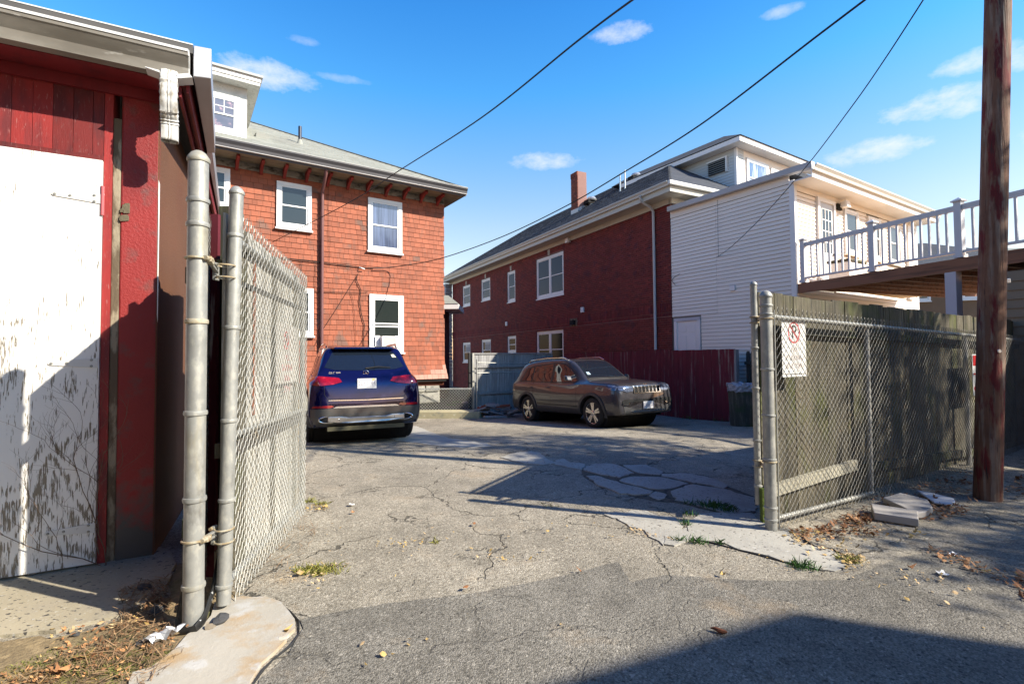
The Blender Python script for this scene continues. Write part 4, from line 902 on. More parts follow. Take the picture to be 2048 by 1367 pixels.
# downspout and cables on the wall
mt_dsp = M('mauve_brown_downspout', (.20, .09, .085), .5); mt_cable = M('old_black_cable', (.02, .016, .014), .7)
MB().tube([(-3.69, -.62, 6.42), (-3.69, -.60, 6.28), (-3.68, -.34, 6.08), (-3.67, -.12, 5.92), (-3.665, -.10, 5.80), (-3.665, -.10, -.2)], .043, 10).build('downspout', mt_dsp, oh, smooth=True)
cb = MB()
def wallcable(pts, r=.007, y=-.05): cb.tube([(*FO.hy(px, py, y)[:1], y, FO.hy(px, py, y)[1]) for px, py in pts], r, 5, False)
wallcable([(560, 515), (600, 520), (660, 527), (718, 534), (748, 536)], .014); wallcable([(606, 584), (630, 582), (680, 584), (720, 585), (735, 584)], .007)
wallcable([(715, 548), (713, 560), (722, 580), (719, 600), (722, 625), (729, 650), (727, 670), (728, 700)], .011); wallcable([(715, 550), (690, 590), (668, 625), (645, 660), (630, 690)], .005)
wallcable([(632, 528), (630, 560), (628, 620), (629, 660)], .005); wallcable([(702, 586), (706, 600), (710, 640), (712, 690)], .005); wallcable([(656, 330), (657, 420), (659, 520)], .004)
wallcable([(602, 520), (604, 560), (606, 600)], .006)
cb.build('wall_cables', mt_cable, oh, smooth=True)
x_, z_ = FO.hy(722, 536, -.08); MB().tube([(x_ - .06, -.02, z_ + .03), (x_, -.12, z_), (x_ + .1, -.09, z_ - .02)], .014, 6).build('cable_bracket', mt_white, oh)

# ================================================================ gap beyond: porch, stone column
pp = at_y(897, 600, 21.0)
po = thing('porch', 'small pale hipped porch roof on a dark wall between the two houses', 'porch', (pp.x - .5, 21, 0))
a = at_y(889, 607, 21); b = at_y(917, 607, 21)
MB().hexa([(-1.0, 0, a.z), (b.x - pp.x + .5, 0, a.z), (b.x - pp.x + .5, 2.5, a.z), (-1, 2.5, a.z), (-1, .6, a.z + .5), (b.x - pp.x - .0, .6, a.z + .42), (b.x - pp.x - .1, 2, a.z + .42), (-1, 2, a.z + .5)]).build('roof', mt_roofo, po)
MB().box(-1.0, b.x - pp.x + .5, .02, 2.4, a.z - .22, a.z - .01).build('eave', mt_white, po)
MB().box(-1, .25, .5, 2.2, -.4, a.z - .22).build('wall', M('dark_red_porch', (.10, .03, .03), .8), po)
# ================================================================ brick house
FB = Frame(4.7547, 14.839, .52, -1)
bh = thing('brick_house', 'long dark red brick house with a charcoal roof and cream gutter', 'house', FB.w(0, 0, 0), FB.a)
mt_brick = M('dark_red_brick', (.20, .028, .024), .85, rv=.22, isl=.24, layers=[((.10, .02, .03), 3, (1, 1, 1), .52, .66), ((.30, .07, .05), 8, (1, 1, 1), .58, .7)], bump=(60, (1, 1, 1), .5, .003))
mt_mortar = M('brick_mortar', (.34, .19, .16), .95, bump=(50, (1, 1, 1), .4, .003))
BX0 = -18.3; BZ0 = -.5; BZ1 = 6.14; CH = .0677
WIN_B = [(-7.97, -5.78, 3.95, 5.71), (-10.80, -9.94, 4.10, 5.60), (-13.92, -12.75, 4.49, 5.66), (-16.63, -15.47, 4.44, 5.66),
         (-8.00, -5.84, .95, 2.55), (-10.83, -9.90, 1.63, 2.47), (-13.93, -12.71, 1.25, 2.41), (-16.67, -15.47, 1.17, 2.33)]
wall_holes(BX0, 0, BZ0, BZ1, WIN_B, y=.011, depth=.11).build('wall', mt_mortar, bh)
MB().add([(0, .011, BZ0), (.001, 7.4, BZ0), (.001, 7.4, BZ1), (0, .011, BZ1)], [(0, 1, 2, 3)]).build('wall', mt_mortar, bh)
rest = MB(); singles = []
S0, S1 = 2.68, 3.05
j = 0; z = BZ0
while z < BZ1 - .03:
    if S0 - .06 < z + CH / 2 < S1:
        # soldier course
        z = S0 - .055; x = -.004
        while x > BX0:
            for (za, zb) in ((S0 - .05, S0 + .055), (S0 + .065, S1 - .01)):
                if not any(x > q[0] and x - .07 < q[1] and za < q[3] and zb > q[2] for q in WIN_B): (singles if x > -.9 else [rest]).append((x - .066, x, za, zb)) if x > -.9 else rest.box(x - .066, x, RND.uniform(-.002, .002), .05, za, zb)
            x -= .0755
        z = S1; continue
    x = -.004 + (.106 if j % 2 else 0)
    while x > BX0:
        a, b = max(x - .203, BX0), min(x, -.004)
        if b - a > .03:
            segs = [(a, b)]
            for q in WIN_B:
                if z + CH > q[2] + .01 and z < q[3] - .01:
                    ns = []
                    for s in segs:
                        if s[1] <= q[0] or s[0] >= q[1]: ns.append(s)
                        else:
                            if s[0] < q[0]: ns.append((s[0], q[0]))
                            if s[1] > q[1]: ns.append((q[1], s[1]))
                    segs = ns
            for s in segs:
                if s[1] - s[0] < .02: continue
                if b > -1.05 and z > 1.35: singles.append((s[0], s[1], z, z + CH - .011))
                else: rest.box(s[0], s[1], RND.uniform(-.002, .002), .05, z, z + CH - .011)
        x -= .213
    j += 1; z += CH
singles.sort(key=lambda s: -s[1]); brick_me = {}
for s in singles[:296]:
    key = (round(s[1] - s[0], 3), round(s[3] - s[2], 3))
    if key not in brick_me: brick_me[key] = MB().box(-key[0] / 2, key[0] / 2, 0, .05, 0, key[1]).mesh('brick', mt_brick)
    link('brick', brick_me[key], bh, ((s[0] + s[1]) / 2, RND.uniform(-.002, .002), s[2]))
for s in singles[296:]: rest.box(s[0], s[1], RND.uniform(-.002, .002), .05, s[2], s[3])
stuff(rest.build('bricks', mt_brick, bh))
# header bricks turning the corner (side return, seen only from further left)
mt_key = M('keystone', (.55, .50, .42), .8)
for q in WIN_B:
    y = .055; dbl = (q[1] - q[0]) > 1.8
    window(bh, q[0] + .01, q[1] - .01, q[2] + .01, q[3] - .01, y=y + .03, cas=.10, double=dbl, sill=True, proud=.05,
           glass=mt_glass_far if q[2] > 3 else mt_glass_dim)
    if q[2] > 3: c = (q[0] + q[1]) / 2; MB().hexa([(c - .07, -.012, q[3] + .005), (c + .07, -.012, q[3] + .005), (c + .07, .03, q[3] + .005), (c - .07, .03, q[3] + .005), (c - .09, -.012, q[3] + .24), (c + .09, -.012, q[3] + .24), (c + .09, .03, q[3] + .24), (c - .09, .03, q[3] + .24)]).build('keystone', mt_key, bh)
for (xx, zz, s) in ((-4.48, 3.2, .09), (-10.82, 3.08, .09)): MB().box(xx - s, xx + s, -.06, -.003, zz - .1, zz + .1).build('wall_box', mt_white, bh, bevel=.01)
MB().box(-5.35, -4.85, -.012, -.003, 2.62, 2.92).build('vent_plate', mt_cement, bh); MB().box(-5.25, -4.98, -.10, -.012, 2.68, 2.84).build('vent_hood', mt_dark, bh)
MB().box(-5.45, -5.25, -.14, -.003, 5.92, 6.10).build('wall_lamp', mt_vinyl_w, bh)
for k in range(11): MB().box(-10.6 + k * 0, -10.6, 0, 0, 0, 0) if False else None
# white security bars in two lower windows
for q in WIN_B[6:8]:
    mb = MB(); xx = q[0] + .5
    while xx < q[1] - .1: mb.box(xx, xx + .025, .0, .02, q[2] + .1 + (.45 if q[2] > 1.2 else .5), q[3] - .15); xx += .1
    mb.box(q[0] + .5, q[1] - .1, -.005, .018, q[3] - .25, q[3] - .22).build('window_bars', mt_white, bh)
# eaves and roof
mt_cream = M('cream_trim', (.70, .66, .55), .5, var=.04)
MB().box(BX0 - .5, .5, -.48, .0, 6.145, 6.165).build('soffit', mt_cream, bh)
MB().box(BX0 - .5, .0, -.04, .0, 5.98, 6.143).build('frieze', mt_cream, bh)
MB().box(BX0 - .5, .5, -.50, -.482, 6.145, 6.42).build('fascia', mt_cream, bh)
g_ = gutter(bh, BX0 - .5, .52, -.502, 6.435, M('cream_gutter', (.74, .71, .62), .4, var=.04), .13, .12)
MB().box(.50, .52, -.5, 7.6, 6.145, 6.43).build('fascia', mt_cream, bh); MB().box(.0, .5, .001, 7.6, 6.145, 6.165).build('soffit', mt_cream, bh)
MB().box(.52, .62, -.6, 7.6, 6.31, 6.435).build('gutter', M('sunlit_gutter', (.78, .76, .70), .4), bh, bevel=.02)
MB().box(.02, .10, -.02, 7.6, 5.98, 6.143).build('frieze', mt_cream, bh)
mt_roofd = M('charcoal_roof_shingles', (.050, .055, .068), .9, isl=.35, layers=[((.11, .115, .125), 8, (1, 1, 1), .55, .7)], bump=(60, (1, 1, 1), .5, .005))
EB = 6.43; PB = .645; RYB = 4.5; x0 = BX0 - .55; x1 = .60; hw_ = RYB + .55
ztop_ = EB + PB * hw_
MB().add([(x0, -.55, EB), (x1, -.55, EB), (x1 - hw_, RYB, ztop_), (x0 + hw_ * .5, RYB, ztop_), (x1, RYB + hw_, EB), (x0, RYB + hw_, EB)], [(0, 1, 2, 3), (1, 4, 2), (2, 4, 5, 3), (0, 3, 5)]).build('roof', mt_roofd, bh)
qb = math.hypot(1, PB)
rt = course_tabs(MB(), lambda u, v, h: (u, -.55 + v, EB + PB * v + h * qb + .004), 62, 40, 0, hw_, lambda v: (x0 + v * .5, x1 - v), t=.012)
stuff(rt.build('roof_shingles', mt_roofd, bh))
MB().tube([(-.62, -.62, 6.32), (-.63, -.52, 6.16), (-.63, -.15, 6.02), (-.63, -.06, 5.9), (-.63, -.055, -.4)], .042, 10).build('downspout', mt_metal_white, bh, smooth=True)
# chimney
ch = thing('chimney', 'square brick chimney with white flashing on the charcoal roof', 'chimney', FB.w(-7.05, 1.7, 7.6), FB.a)
mb = MB(); z = .3
MB().box(-.24, .24, -.24, .24, -.1, 1.93).build('core', mt_mortar, ch)
mt_chb = M('orange_red_brick', (.26, .075, .045), .85, isl=.3, layers=[((.16, .05, .05), 3, (1, 1, 1), .5, .65)])
j = 0
while z < 1.9:
    o_ = .1 if j % 2 else 0; e = .02 if z > 1.72 else 0; x = -.25 - o_
    while x < .25:
        a, b = max(x, -.25), min(x + .2, .25)
        if b - a > .03: mb.box(a, b, -.252 - e, -.22, z, z + .057); mb.box(-.252 - e, -.22, a, b, z, z + .057)
        x += .21
    j += 1; z += .068
mb.build('bricks', mt_chb, ch)['kind'] = 'stuff'
MB().hexa([(-.27, -.27, -.30), (.27, -.27, -.30), (.27, .27, .1), (-.27, .27, .1), (-.26, -.26, .30), (.26, -.26, .30), (.26, .26, .55), (-.26, .26, .55)]).build('flashing', M('white_flashing', (.74, .73, .70), .4, layers=[((.2, .2, .2), 6, (1, 1, 1), .55, .62)]), ch)
def roof_z(y): return EB + PB * (y + .55)
def roofthing(px, py, y):
    x, z = FB.hy(px, py, y); return x
mt_vent = M('vent_aluminium', (.6, .6, .58), .35, .7)
for i, (px, py, lab) in enumerate(((1272, 352, 'round metal roof vent nearest the dormer of the brick house'), (1183, 402, 'round metal roof vent just right of the chimney'))):
    y = 2.9 if i == 0 else 2.0; x = roofthing(px, py, y)
    v = thing('roof_vent', lab, 'roof vent', FB.w(x, y, roof_z(y)), FB.a, 'vents on the charcoal roof')
    MB().lathe([(.11, -.1), (.11, .12), (.20, .14), (.22, .20), (.16, .28), (0, .30)], 18).build('hood', mt_vent, v, smooth=True); MB().box(-.22, .12, -.25, .1, .0, .16).build('base', mt_dark, v)
x = roofthing(1245, 382, 1.9); v = thing('vent_pipe', 'pair of thin pale vent pipes standing on the charcoal roof', 'vent pipe', FB.w(x, 1.9, roof_z(1.9)), FB.a)
for a in (-.06, .07): MB().lathe([(.03, -.2), (.03, .72 + a)], 10, (a, a, 0)).build('pipe', mt_vent, v, smooth=True)
# pale stone quoins at the far corner
qs = MB(); z = -.4; k = 0
cq = thing('stone_column', 'pale stacked stone corner pier at the far end of the brick house', 'pier', FB.w(BX0 - .28, -.25, 0), FB.a)
mt_qst = M('pale_grey_stone', (.46, .46, .46), .85, rv=.15, bump=(16, (1, 1, 1), .9, .03))
while z < 5.95:
    e = .03 * (k % 2); MB().box(-.24 - e, .24 + e, -.18 - e, .24, z, z + .205).build('stone', mt_qst, cq, bevel=.015); z += .215; k += 1

# ================================================================ cream extension
FC = Frame(6.737, 11.8, 1.55, 1)
ce = thing('cream_house', 'cream vinyl-sided flat-roofed extension in front of the brick house', 'house', FC.w(0, 0, 0), FC.a)
WL = 3.61; EL = 7.25; EX = .1016
MB().box(.012, EL - .02, .012, WL, -.5, 5.60).build('wall', M('siding_shade_backing', (.30, .26, .22), .8), ce)  # dark colour behind the boards paints the shadow groove in each gap
sid = {}
def sboard(axis, a, b, z, name='siding_board'):
    key = (axis, round(b - a, 3))
    if key not in sid:
        n = key[1]
        if axis == 'x': sid[key] = MB().hexa([(0, -.024, 0), (n, -.024, 0), (n, .02, 0), (0, .02, 0), (0, -.004, EX - .008), (n, -.004, EX - .008), (n, .02, EX - .008), (0, .02, EX - .008)]).mesh(name, mt_vinyl)
        else: sid[key] = MB().hexa([(-.024, 0, 0), (.02, 0, 0), (.02, n, 0), (-.016, n, 0), (-.004, 0, EX - .008), (.02, 0, EX - .008), (.02, n, EX - .008), (-.004, n, EX - .008)]).mesh(name, mt_vinyl)
    link(name, sid[key], ce, (a, 0, z) if axis == 'x' else (0, a, z))
z = .35
while z < 5.53:
    if z < 2.50: sboard('y', .09, 2.62, z)
    else:
        sboard('y', .09, 2.10, z); sboard('y', 2.103, WL, z)
    z += EX
z = 2.0
DOORX = (1.0, 1.89); WINX = [(2.42, 3.20), (3.78, 4.58), (5.12, 5.95)]
while z < 5.33:
    if z > 3.0:
        cuts = [(DOORX[0], DOORX[1], 3.1, 5.36)] + [(a, b, 4.10, 5.29) for a, b in WINX]
        x = .10
        for c in sorted(cuts):
            if c[2] < z + EX and z < c[3]:
                if c[0] > x: sboard('x', x, c[0], z)
                x = c[1]
        sboard('x', x, EL - .1, z)
    else: sboard('x', .10, EL - .1, z)
    z += EX
MB().box(-.03, .09, -.03, .09, .35, 5.6).build('corner_post', mt_vinyl_w, ce); MB().box(EL - .12, EL, -.022, .09, .35, 5.6).build('corner_post', mt_vinyl_w, ce)
MB().box(-.024, .0, .09, WL, 5.535, 5.72).build('trim_board', mt_vinyl, ce)
MB().box(-.17, .0, -.50, WL, 5.722, 5.86).build('fascia', M('pale_lilac_trim', (.60, .57, .56), .5), ce)
MB().box(-.15, EL + .1, -.02, WL, 5.74, 5.85).build('roof', mt_roofd, ce)
MB().box(-.15, EL + .15, -.48, .0, 5.50, 5.53).build('soffit', mt_vinyl_w, ce)
MB().box(.09, EL - .12, -.022, .0, 5.36, 5.499).build('frieze', mt_vinyl, ce)
MB().box(-.15, EL + .15, -.50, -.482, 5.50, 5.76).build('fascia', mt_vinyl_w, ce)
g_ = gutter(ce, -.17, EL + .2, -.502, 5.78, M('cream_gutter2', (.76, .73, .66), .4, var=.04), .14, .12)
# door in the shaded side wall
d_ = frame_mb(0, 1, 0, 1, .1, 0, .01)
MB().box(-.045, -.0, 2.64, 3.53, 2.44, 2.53).build('door_casing', M('lilac_white', (.70, .68, .72), .5), ce)
MB().box(-.045, -.0, 2.64, 2.73, .3, 2.438).build('door_casing', mt_vinyl_w, ce); MB().box(-.045, .0, 3.44, 3.53, .3, 2.438).build('door_casing', mt_vinyl_w, ce)
dd_ = MB().box(-.012, -.002, 2.73, 3.44, .3, 2.436).build('door', mt_vinyl_w, ce)
for (a, b, c, e) in ((2.80, 3.05, 2.12, 2.32), (3.12, 3.37, 2.12, 2.32), (2.80, 3.05, 1.25, 2.02), (3.12, 3.37, 1.25, 2.02)):
    MB().box(-.02, -.012, a, b, c, e).build('panel', mt_vinyl_w, dd_, bevel=.004)
MB().box(-.06, -.016, 1.55, 1.70, 3.14, 3.28).build('vent', mt_vinyl_w, ce, bevel=.006)
# sunlit front above the deck
cd = frame_mb(DOORX[0], DOORX[1], 3.12, 5.36, .10, -.075, .0, wb=.02).build('door_casing', mt_vinyl_w, ce)
dr = MB().box(DOORX[0] + .1, DOORX[1] - .1, -.045, -.01, 3.14, 5.26).build('door', M('grey_white_door', (.66, .65, .66), .4), ce)
MB().box(DOORX[0] + .2, DOORX[1] - .2, -.05, -.0455, 3.98, 5.10).build('pane', mt_glass, dr)
gr = MB()
for k in range(4): xx = DOORX[0] + .2 + (DOORX[1] - DOORX[0] - .4) * k / 3; gr.box(xx - .012, xx + .012, -.058, -.0502, 3.96, 5.12)
for k in range(5): zz = 3.98 + 1.12 * k / 4; gr.box(DOORX[0] + .19, DOORX[1] - .19, -.057, -.0504, zz - .012, zz + .012)
gr.build('muntin', mt_vinyl_w, dr)
MB().tube([(DOORX[1] - .14, -.045, 3.98), (DOORX[1] - .14, -.09, 3.98)], .022, 8).build('door_knob', mt_dark, dr)
for a, b in WINX: window(ce, a, b, 4.10, 5.29, y=-.016, cas=.08, m=mt_vinyl_w, split=.52)
MB().box(6.35, 6.75, -.10, -.02, 3.1, 5.36).build('pilaster', mt_vinyl_w, ce)
fl = thing('flood_light', 'white flood lamp under the cream eave beside the upper door', 'lamp', FC.w(2.12, -.02, 5.33), FC.a)
MB().box(-.10, .12, -.05, .0, -.14, .02).build('back_plate', mt_dark, fl); MB().hexa([(-.02, -.24, -.10), (.20, -.24, -.10), (.16, -.05, -.08), (.0, -.05, -.08), (-.02, -.20, .10), (.2, -.20, .10), (.16, -.05, .06), (0, -.05, .06)]).build('lamp_head', mt_vinyl_w, fl, bevel=.02)
# dormer on the south hip face
dm = thing('dormer', 'white clapboard dormer with a louvred vent and two windows on the brick house roof', 'dormer', FC.w(3.38, 3.62, 0), FC.a)
MB().hexa([(0, .0, 6.3), (4.6, .0, 6.3), (4.6, 5, 6.3), (0, 5, 6.3), (0, 0, 8.45), (4.6, 0, 8.45), (4.6, 5, 8.45), (0, 5, 8.45)]).build('wall', mt_vinyl, dm)
mt_dsid = M('bluish_white_siding', (.76, .76, .74), .5, var=.02)
z = 6.5
dl = MB().hexa([(-.024, .06, 0), (.0, .06, 0), (.0, 4.2, 0), (-.016, 4.2, 0), (-.003, .06, .108), (0, .06, .108), (0, 4.2, .108), (-.003, 4.2, .108)]).mesh('siding_board', mt_dsid)
dl2 = MB().hexa([(.06, -.016, 0), (.42, -.016, 0), (.42, 0, 0), (.06, 0, 0), (.06, -.003, .108), (.42, -.003, .108), (.42, 0, .108), (.06, 0, .108)]).mesh('siding_board', mt_dsid)
while z < 8.4: link('siding_board', dl, dm, (0, 0, z)); link('siding_board', dl2, dm, (0, 0, z)); link('siding_board', dl2, dm, (3.4, 0, z)); z += .1016
MB().box(-.03, .06, -.03, .06, 6.3, 8.45).build('corner_post', mt_vinyl_w, dm)
window(dm, .55, 1.85, 6.9, 8.22, y=-.01, cas=.09, m=mt_vinyl_w, glass=M('curtained_glass2', (.45, .50, .58), .1, spec=1, coat=.8, layers=[((.10, .16, .30), 3, (2, 1, .2), .45, .5)]), split=.5)
window(dm, 2.05, 2.85, 6.9, 8.15, y=-.01, cas=.09, m=mt_vinyl_w); window(dm, 3.1, 4.3, 6.9, 8.15, y=-.01, cas=.09, m=mt_vinyl_w)
MB().box(-.36, 4.9, -.36, .0, 8.455, 8.47).build('soffit', mt_vinyl_w, dm); MB().box(-.36, -.0, .0, 5, 8.455, 8.47).build('soffit', mt_vinyl_w, dm)
MB().box(-.38, 4.95, -.40, -.36, 8.455, 8.63).build('fascia', mt_vinyl_w, dm); MB().box(-.40, -.36, -.40, 5, 8.455, 8.61).build('fascia', mt_vinyl_w, dm)
MB().add([(-.43, -.45, 8.632), (5.02, -.45, 8.632), (5.02, 5.5, 8.632), (-.43, 5.5, 8.632), (1.02, 1.12, 9.50), (4.2, 1.12, 9.50), (4.2, 5.5, 9.50), (1.02, 5.5, 9.50)], [(0, 1, 5, 4), (1, 2, 6, 5), (3, 0, 4, 7), (4, 5, 6, 7), (0, 3, 2, 1), (2, 3, 7, 6)]).build('roof', mt_roofd, dm)
v_ = frame_mb(0, 1, 0, 1, .05, 0, .01); yv0, zv1 = FC.hx(1417, 318, 3.36); yv1, zv0 = FC.hx(1453, 342, 3.36)
yv0 -= 3.62; yv1 -= 3.62; yv0, yv1 = min(yv0, yv1), max(yv0, yv1)
zv0, zv1 = 7.78, 8.22
lb = MB().box(-.05, -.018, yv0, yv1, zv0, zv1).build('vent_backing', mt_dark, dm)
MB().box(-.09, -.018, yv0 - .05, yv0, zv0 - .05, zv1 + .05).build('vent_frame', mt_vinyl_w, dm); MB().box(-.09, -.018, yv0, yv1 + .05, zv1, zv1 + .05).build('vent_frame', mt_vinyl_w, dm)
for k in range(6): zz = zv0 + (zv1 - zv0) * k / 6; MB().hexa([(-.10, yv0, zz), (-.05, yv0, zz + .04), (-.05, yv1, zz + .04), (-.10, yv1, zz), (-.10, yv0, zz + .012), (-.05, yv0, zz + .052), (-.05, yv1, zz + .052), (-.10, yv1, zz + .012)]).build('louvre', M('louvre_grey', (.30, .29, .27), .6), dm)

# ================================================================ timber deck
FD = Frame(6.737 + .03, 11.8 - .03, .374, -1)
dk = thing('deck', 'raised timber deck with white railing running from the cream house to the right', 'deck', FD.w(0, 0, 0), FD.a)
mt_beam = M('brown_stained_beam', (.34, .145, .075), .7, layers=[((.18, .08, .045), 3, (.3, 4, 4), .5, .66)], bump=(14, (.3, 9, 9), .4, .003))
mt_deckw = M('honey_deck_boards', (.62, .34, .12), .75, rv=.12, bump=(14, (.3, 9, 9), .4, .003))
DZ = 3.12; DL = 5.2
# the deck outline: this edge, and the cream facade on its far side
cedir = (FD.ex.dot(FC.ex), FD.ey.dot(FC.ex))  # direction of the facade in deck axes
MB().box(0, DL, 0, .045, 2.885, DZ - .012).build('rim_beam', mt_beam, dk)
W_ = 5.5
k = 0; yy = .05
def xfac(y): return cedir[0] / cedir[1] * y - .0  # where the facade stands
while yy < W_:
    a = xfac(yy) + .04; MB().box(a, DL, yy, yy + .135, DZ - .036, DZ - .010).build('deck_board', mt_deckw, dk); yy += .142
for k in range(13):
    x = .25 + k * .41; yb = min(W_, (x) / (cedir[0] / cedir[1])) if cedir[0] > 0 else W_
    MB().box(x, x + .04, .045, W_, 2.93, DZ - .037).build('joist', mt_beam, dk)
MB().box(DL - .02, DL + .025, .0, W_, 2.885, DZ - .012).build('rim_beam', mt_beam, dk)
MB().box(2.98, 3.15, .0, .17, -.3, 2.884).build('column', M('lilac_white_column', (.66, .62, .66), .5, var=.03), dk); MB().box(5.0, 5.15, .0, .15, -.3, 2.884).build('column', mt_vinyl_w, dk)
mt_rail = M('white_railing', (.76, .75, .76), .4, var=.03)
rl = thing('railing', 'white deck railing with square balusters and capped posts along the deck edge', 'railing', FD.w(0, 0, 0), FD.a)
def post(x, y, z1=1.02):
    MB().box(x - .055, x + .055, y - .055, y + .055, DZ, DZ + z1).build('post', mt_rail, rl)
    MB().box(x - .075, x + .075, y - .075, y + .075, DZ, DZ + .06).build('post_base', mt_rail, rl)
    c_ = MB().add([(x - .085, y - .085, DZ + z1), (x + .085, y - .085, DZ + z1), (x + .085, y + .085, DZ + z1), (x - .085, y + .085, DZ + z1), (x, y, DZ + z1 + .06)], [(0, 3, 2, 1), (0, 1, 4), (1, 2, 4), (2, 3, 4), (3, 0, 4)])
    MB().box(x - .085, x + .085, y - .085, y + .085, DZ + z1 - .02, DZ + z1).build('post_cap', mt_rail, rl); c_.build('post_cap', mt_rail, rl)
px_ = [.12, 1.70, 3.20, 4.75]
for x in px_: post(x, .06)
bal = MB().box(-.017, .017, -.017, .017, 0, .78).mesh('baluster', mt_rail)
for a, b in zip(px_, px_[1:] + [6.2]):
    MB().box(a + .055, b - .055, .03, .09, DZ + .885, DZ + .94).build('top_rail', mt_rail, rl); MB().box(a + .055, b - .055, .035, .085, DZ + .845, DZ + .884).build('sub_rail', mt_rail, rl)
    MB().box(a + .055, b - .055, .035, .085, DZ + .085, DZ + .13).build('bottom_rail', mt_rail, rl)
    n = int((b - a - .11) / .135)
    for k in range(1, n): x = a + .055 + (b - a - .11) * k / n; link('baluster', bal, rl, (x, .06, DZ + .09))
# far side railing
p1 = Vector((2.6, 5.2)); post(2.9, 4.4, 1.02); post(5.1, 4.4, 1.02)
MB().box(2.96, 5.04, 4.37, 4.43, DZ + .885, DZ + .94).build('top_rail', mt_rail, rl); MB().box(2.96, 5.04, 4.37, 4.43, DZ + .085, DZ + .13).build('bottom_rail', mt_rail, rl)
for k in range(1, 15): link('baluster', bal, rl, (2.96 + k * .139, 4.4, DZ + .09))
sh_ = FC.w(1.1, -.62, DZ); ob = thing('storage_box', 'low pale storage box beside the upper door on the deck', 'box', sh_, FC.a)
MB().box(-.45, .35, -.25, .2, 0, .46).build('body', mt_vinyl_w, ob, bevel=.02); MB().box(-.48, .38, -.28, .22, .462, .52).build('lid', mt_weath, ob, bevel=.01)
# ---- beige house at the far right, half hidden by the pole
a = at_y(2012, 560, 8.0)
bg = thing('beige_house', 'beige clapboard building under the deck behind the utility pole', 'house', (7.9, 8.15, 0), FD.a + PI * .08)
MB().box(0, 4, .02, 3, -.4, 2.75).build('wall', M('beige_wall', (.30, .22, .14), .7), bg)
z = .55; mt_beige = M('beige_siding', (.34, .25, .16), .7, var=.05)
while z < 2.7: MB().hexa([(0, -.022, z), (4, -.022, z), (4, .02, z), (0, .02, z), (0, -.003, z + .15), (4, -.003, z + .15), (4, .02, z + .15), (0, .02, z + .15)]).build('siding_board', mt_beige, bg); z += .145
# ---- distant houses seen through the railing and under the deck
def far_house(name, label, x, y, rz, w, d, h, wallm, roofm, rh, wins, lift=0):
    t = thing(name, label, 'house', (x, y, lift), rz)
    MB().box(-w / 2, w / 2, 0, d, -1, h).build('wall', wallm, t); e = .4
    MB().add([(-w / 2 - e, -e, h), (w / 2 + e, -e, h), (w / 2 + e, d + e, h), (-w / 2 - e, d + e, h), (-w / 2 + d / 2, d / 2, h + rh), (w / 2 - d / 2, d / 2, h + rh)], [(0, 1, 5, 4), (1, 2, 5), (2, 3, 4, 5), (3, 0, 4), (0, 3, 2, 1)]).build('roof', roofm, t)
    MB().box(-w / 2 - e - .02, w / 2 + e + .02, -e - .05, -e, h - .12, h + .06).build('gutter', mt_cream, t)
    for (wx, wz, ww, wh) in wins: window(t, wx, wx + ww, wz, wz + wh, y=-.02, cas=.1)
    return t
mt_brownw = M('brown_clapboard', (.20, .13, .08), .8, bump=(9, (.2, .2, 6), .8, .02)); mt_farbrick = M('far_orange_brick', (.42, .17, .11), .9, bump=(20, (1, 1, 3), .8, .01), layers=[((.30, .10, .07), 12, (1, 1, 3), .5, .6)])
c = at_y(1862, 500, 26); far_house('brown_house', 'distant brown house with a charcoal roof seen through the deck balusters', c.x, 26, -.35, 9, 7, 6.0, mt_brownw, mt_roofd, 1.9, [(-1, 4.2, .9, 1.3), (1.2, 4.2, .9, 1.3), (3, 4.2, .8, 1.3)])
c = at_y(1990, 520, 34); far_house('white_house', 'distant white house with a low roof right of the utility pole', c.x + 3, 34, -.3, 10, 8, 7.4, mt_vinyl, mt_roofo, 2.0, [(-3, 5, 1, 1.4), (0, 5, 1, 1.4), (3, 5, 1, 1.4)])
c = at_y(1905, 610, 19); far_house('low_brick_house', 'orange brick house with white columns glimpsed beneath the deck', c.x, 19, -.4, 6, 4, 2.55, mt_farbrick, mt_roofd, .1, [(-2.2, 1.0, .8, 1.3), (-.6, 1.0, .8, 1.3), (1.2, 1.0, .8, 1.3)])

# ================================================================ fences at the back of the lot
RF0 = Vector((5.62, 12.62)); RFd = Vector((-.555, 1)).normalized(); FRd = Frame(RF0.x, RF0.y, -RFd.x, -RFd.y)
red = thing('red_fence', 'dark red peeling board fence behind the parked grey car', 'fence', FRd.w(0, 0, 0), FRd.a)
x = 0; k = 0
while x > -7.5:
    w = RND.uniform(.13, .15); MB().box(x - w + .003, x, RND.uniform(0, .006), .025, -.55, 1.60 - .004 * abs(x) + RND.uniform(-.006, .006) + (.03 if x < -2.1 and x > -3.4 else 0)).build('board', mt_redfence, red); x -= w
for z in (.1, 1.3): MB().box(-7.5, 0, .026, .07, z, z + .09).build('rail', mt_mossy, red)
MB().box(-.01, .05, -.02, .09, -.5, 1.58).build('end_post', mt_greywood, red)
pk = thing('picket_fence', 'dark dog-eared picket fence glimpsed behind the waste bin', 'fence', FRd.w(.04, .35, 0), FRd.a)
for k in range(9):
    x = .02 + k * .125; MB().prism([(x, -.4), (x + .105, -.4), (x + .105, 1.48), (x + .075, 1.54), (x + .03, 1.54), (x, 1.48)], lambda a, b: (a, 0, b), lambda a, b: (a, .02, b)).build('picket', M('dark_picket', (.07, .065, .06), .9) if k == 0 else bpy.data.materials['dark_picket'], pk, fix=True)
MB().box(0, 1.2, -.045, -.002, 1.2, 1.28).build('rail', bpy.data.materials['dark_picket'], pk)
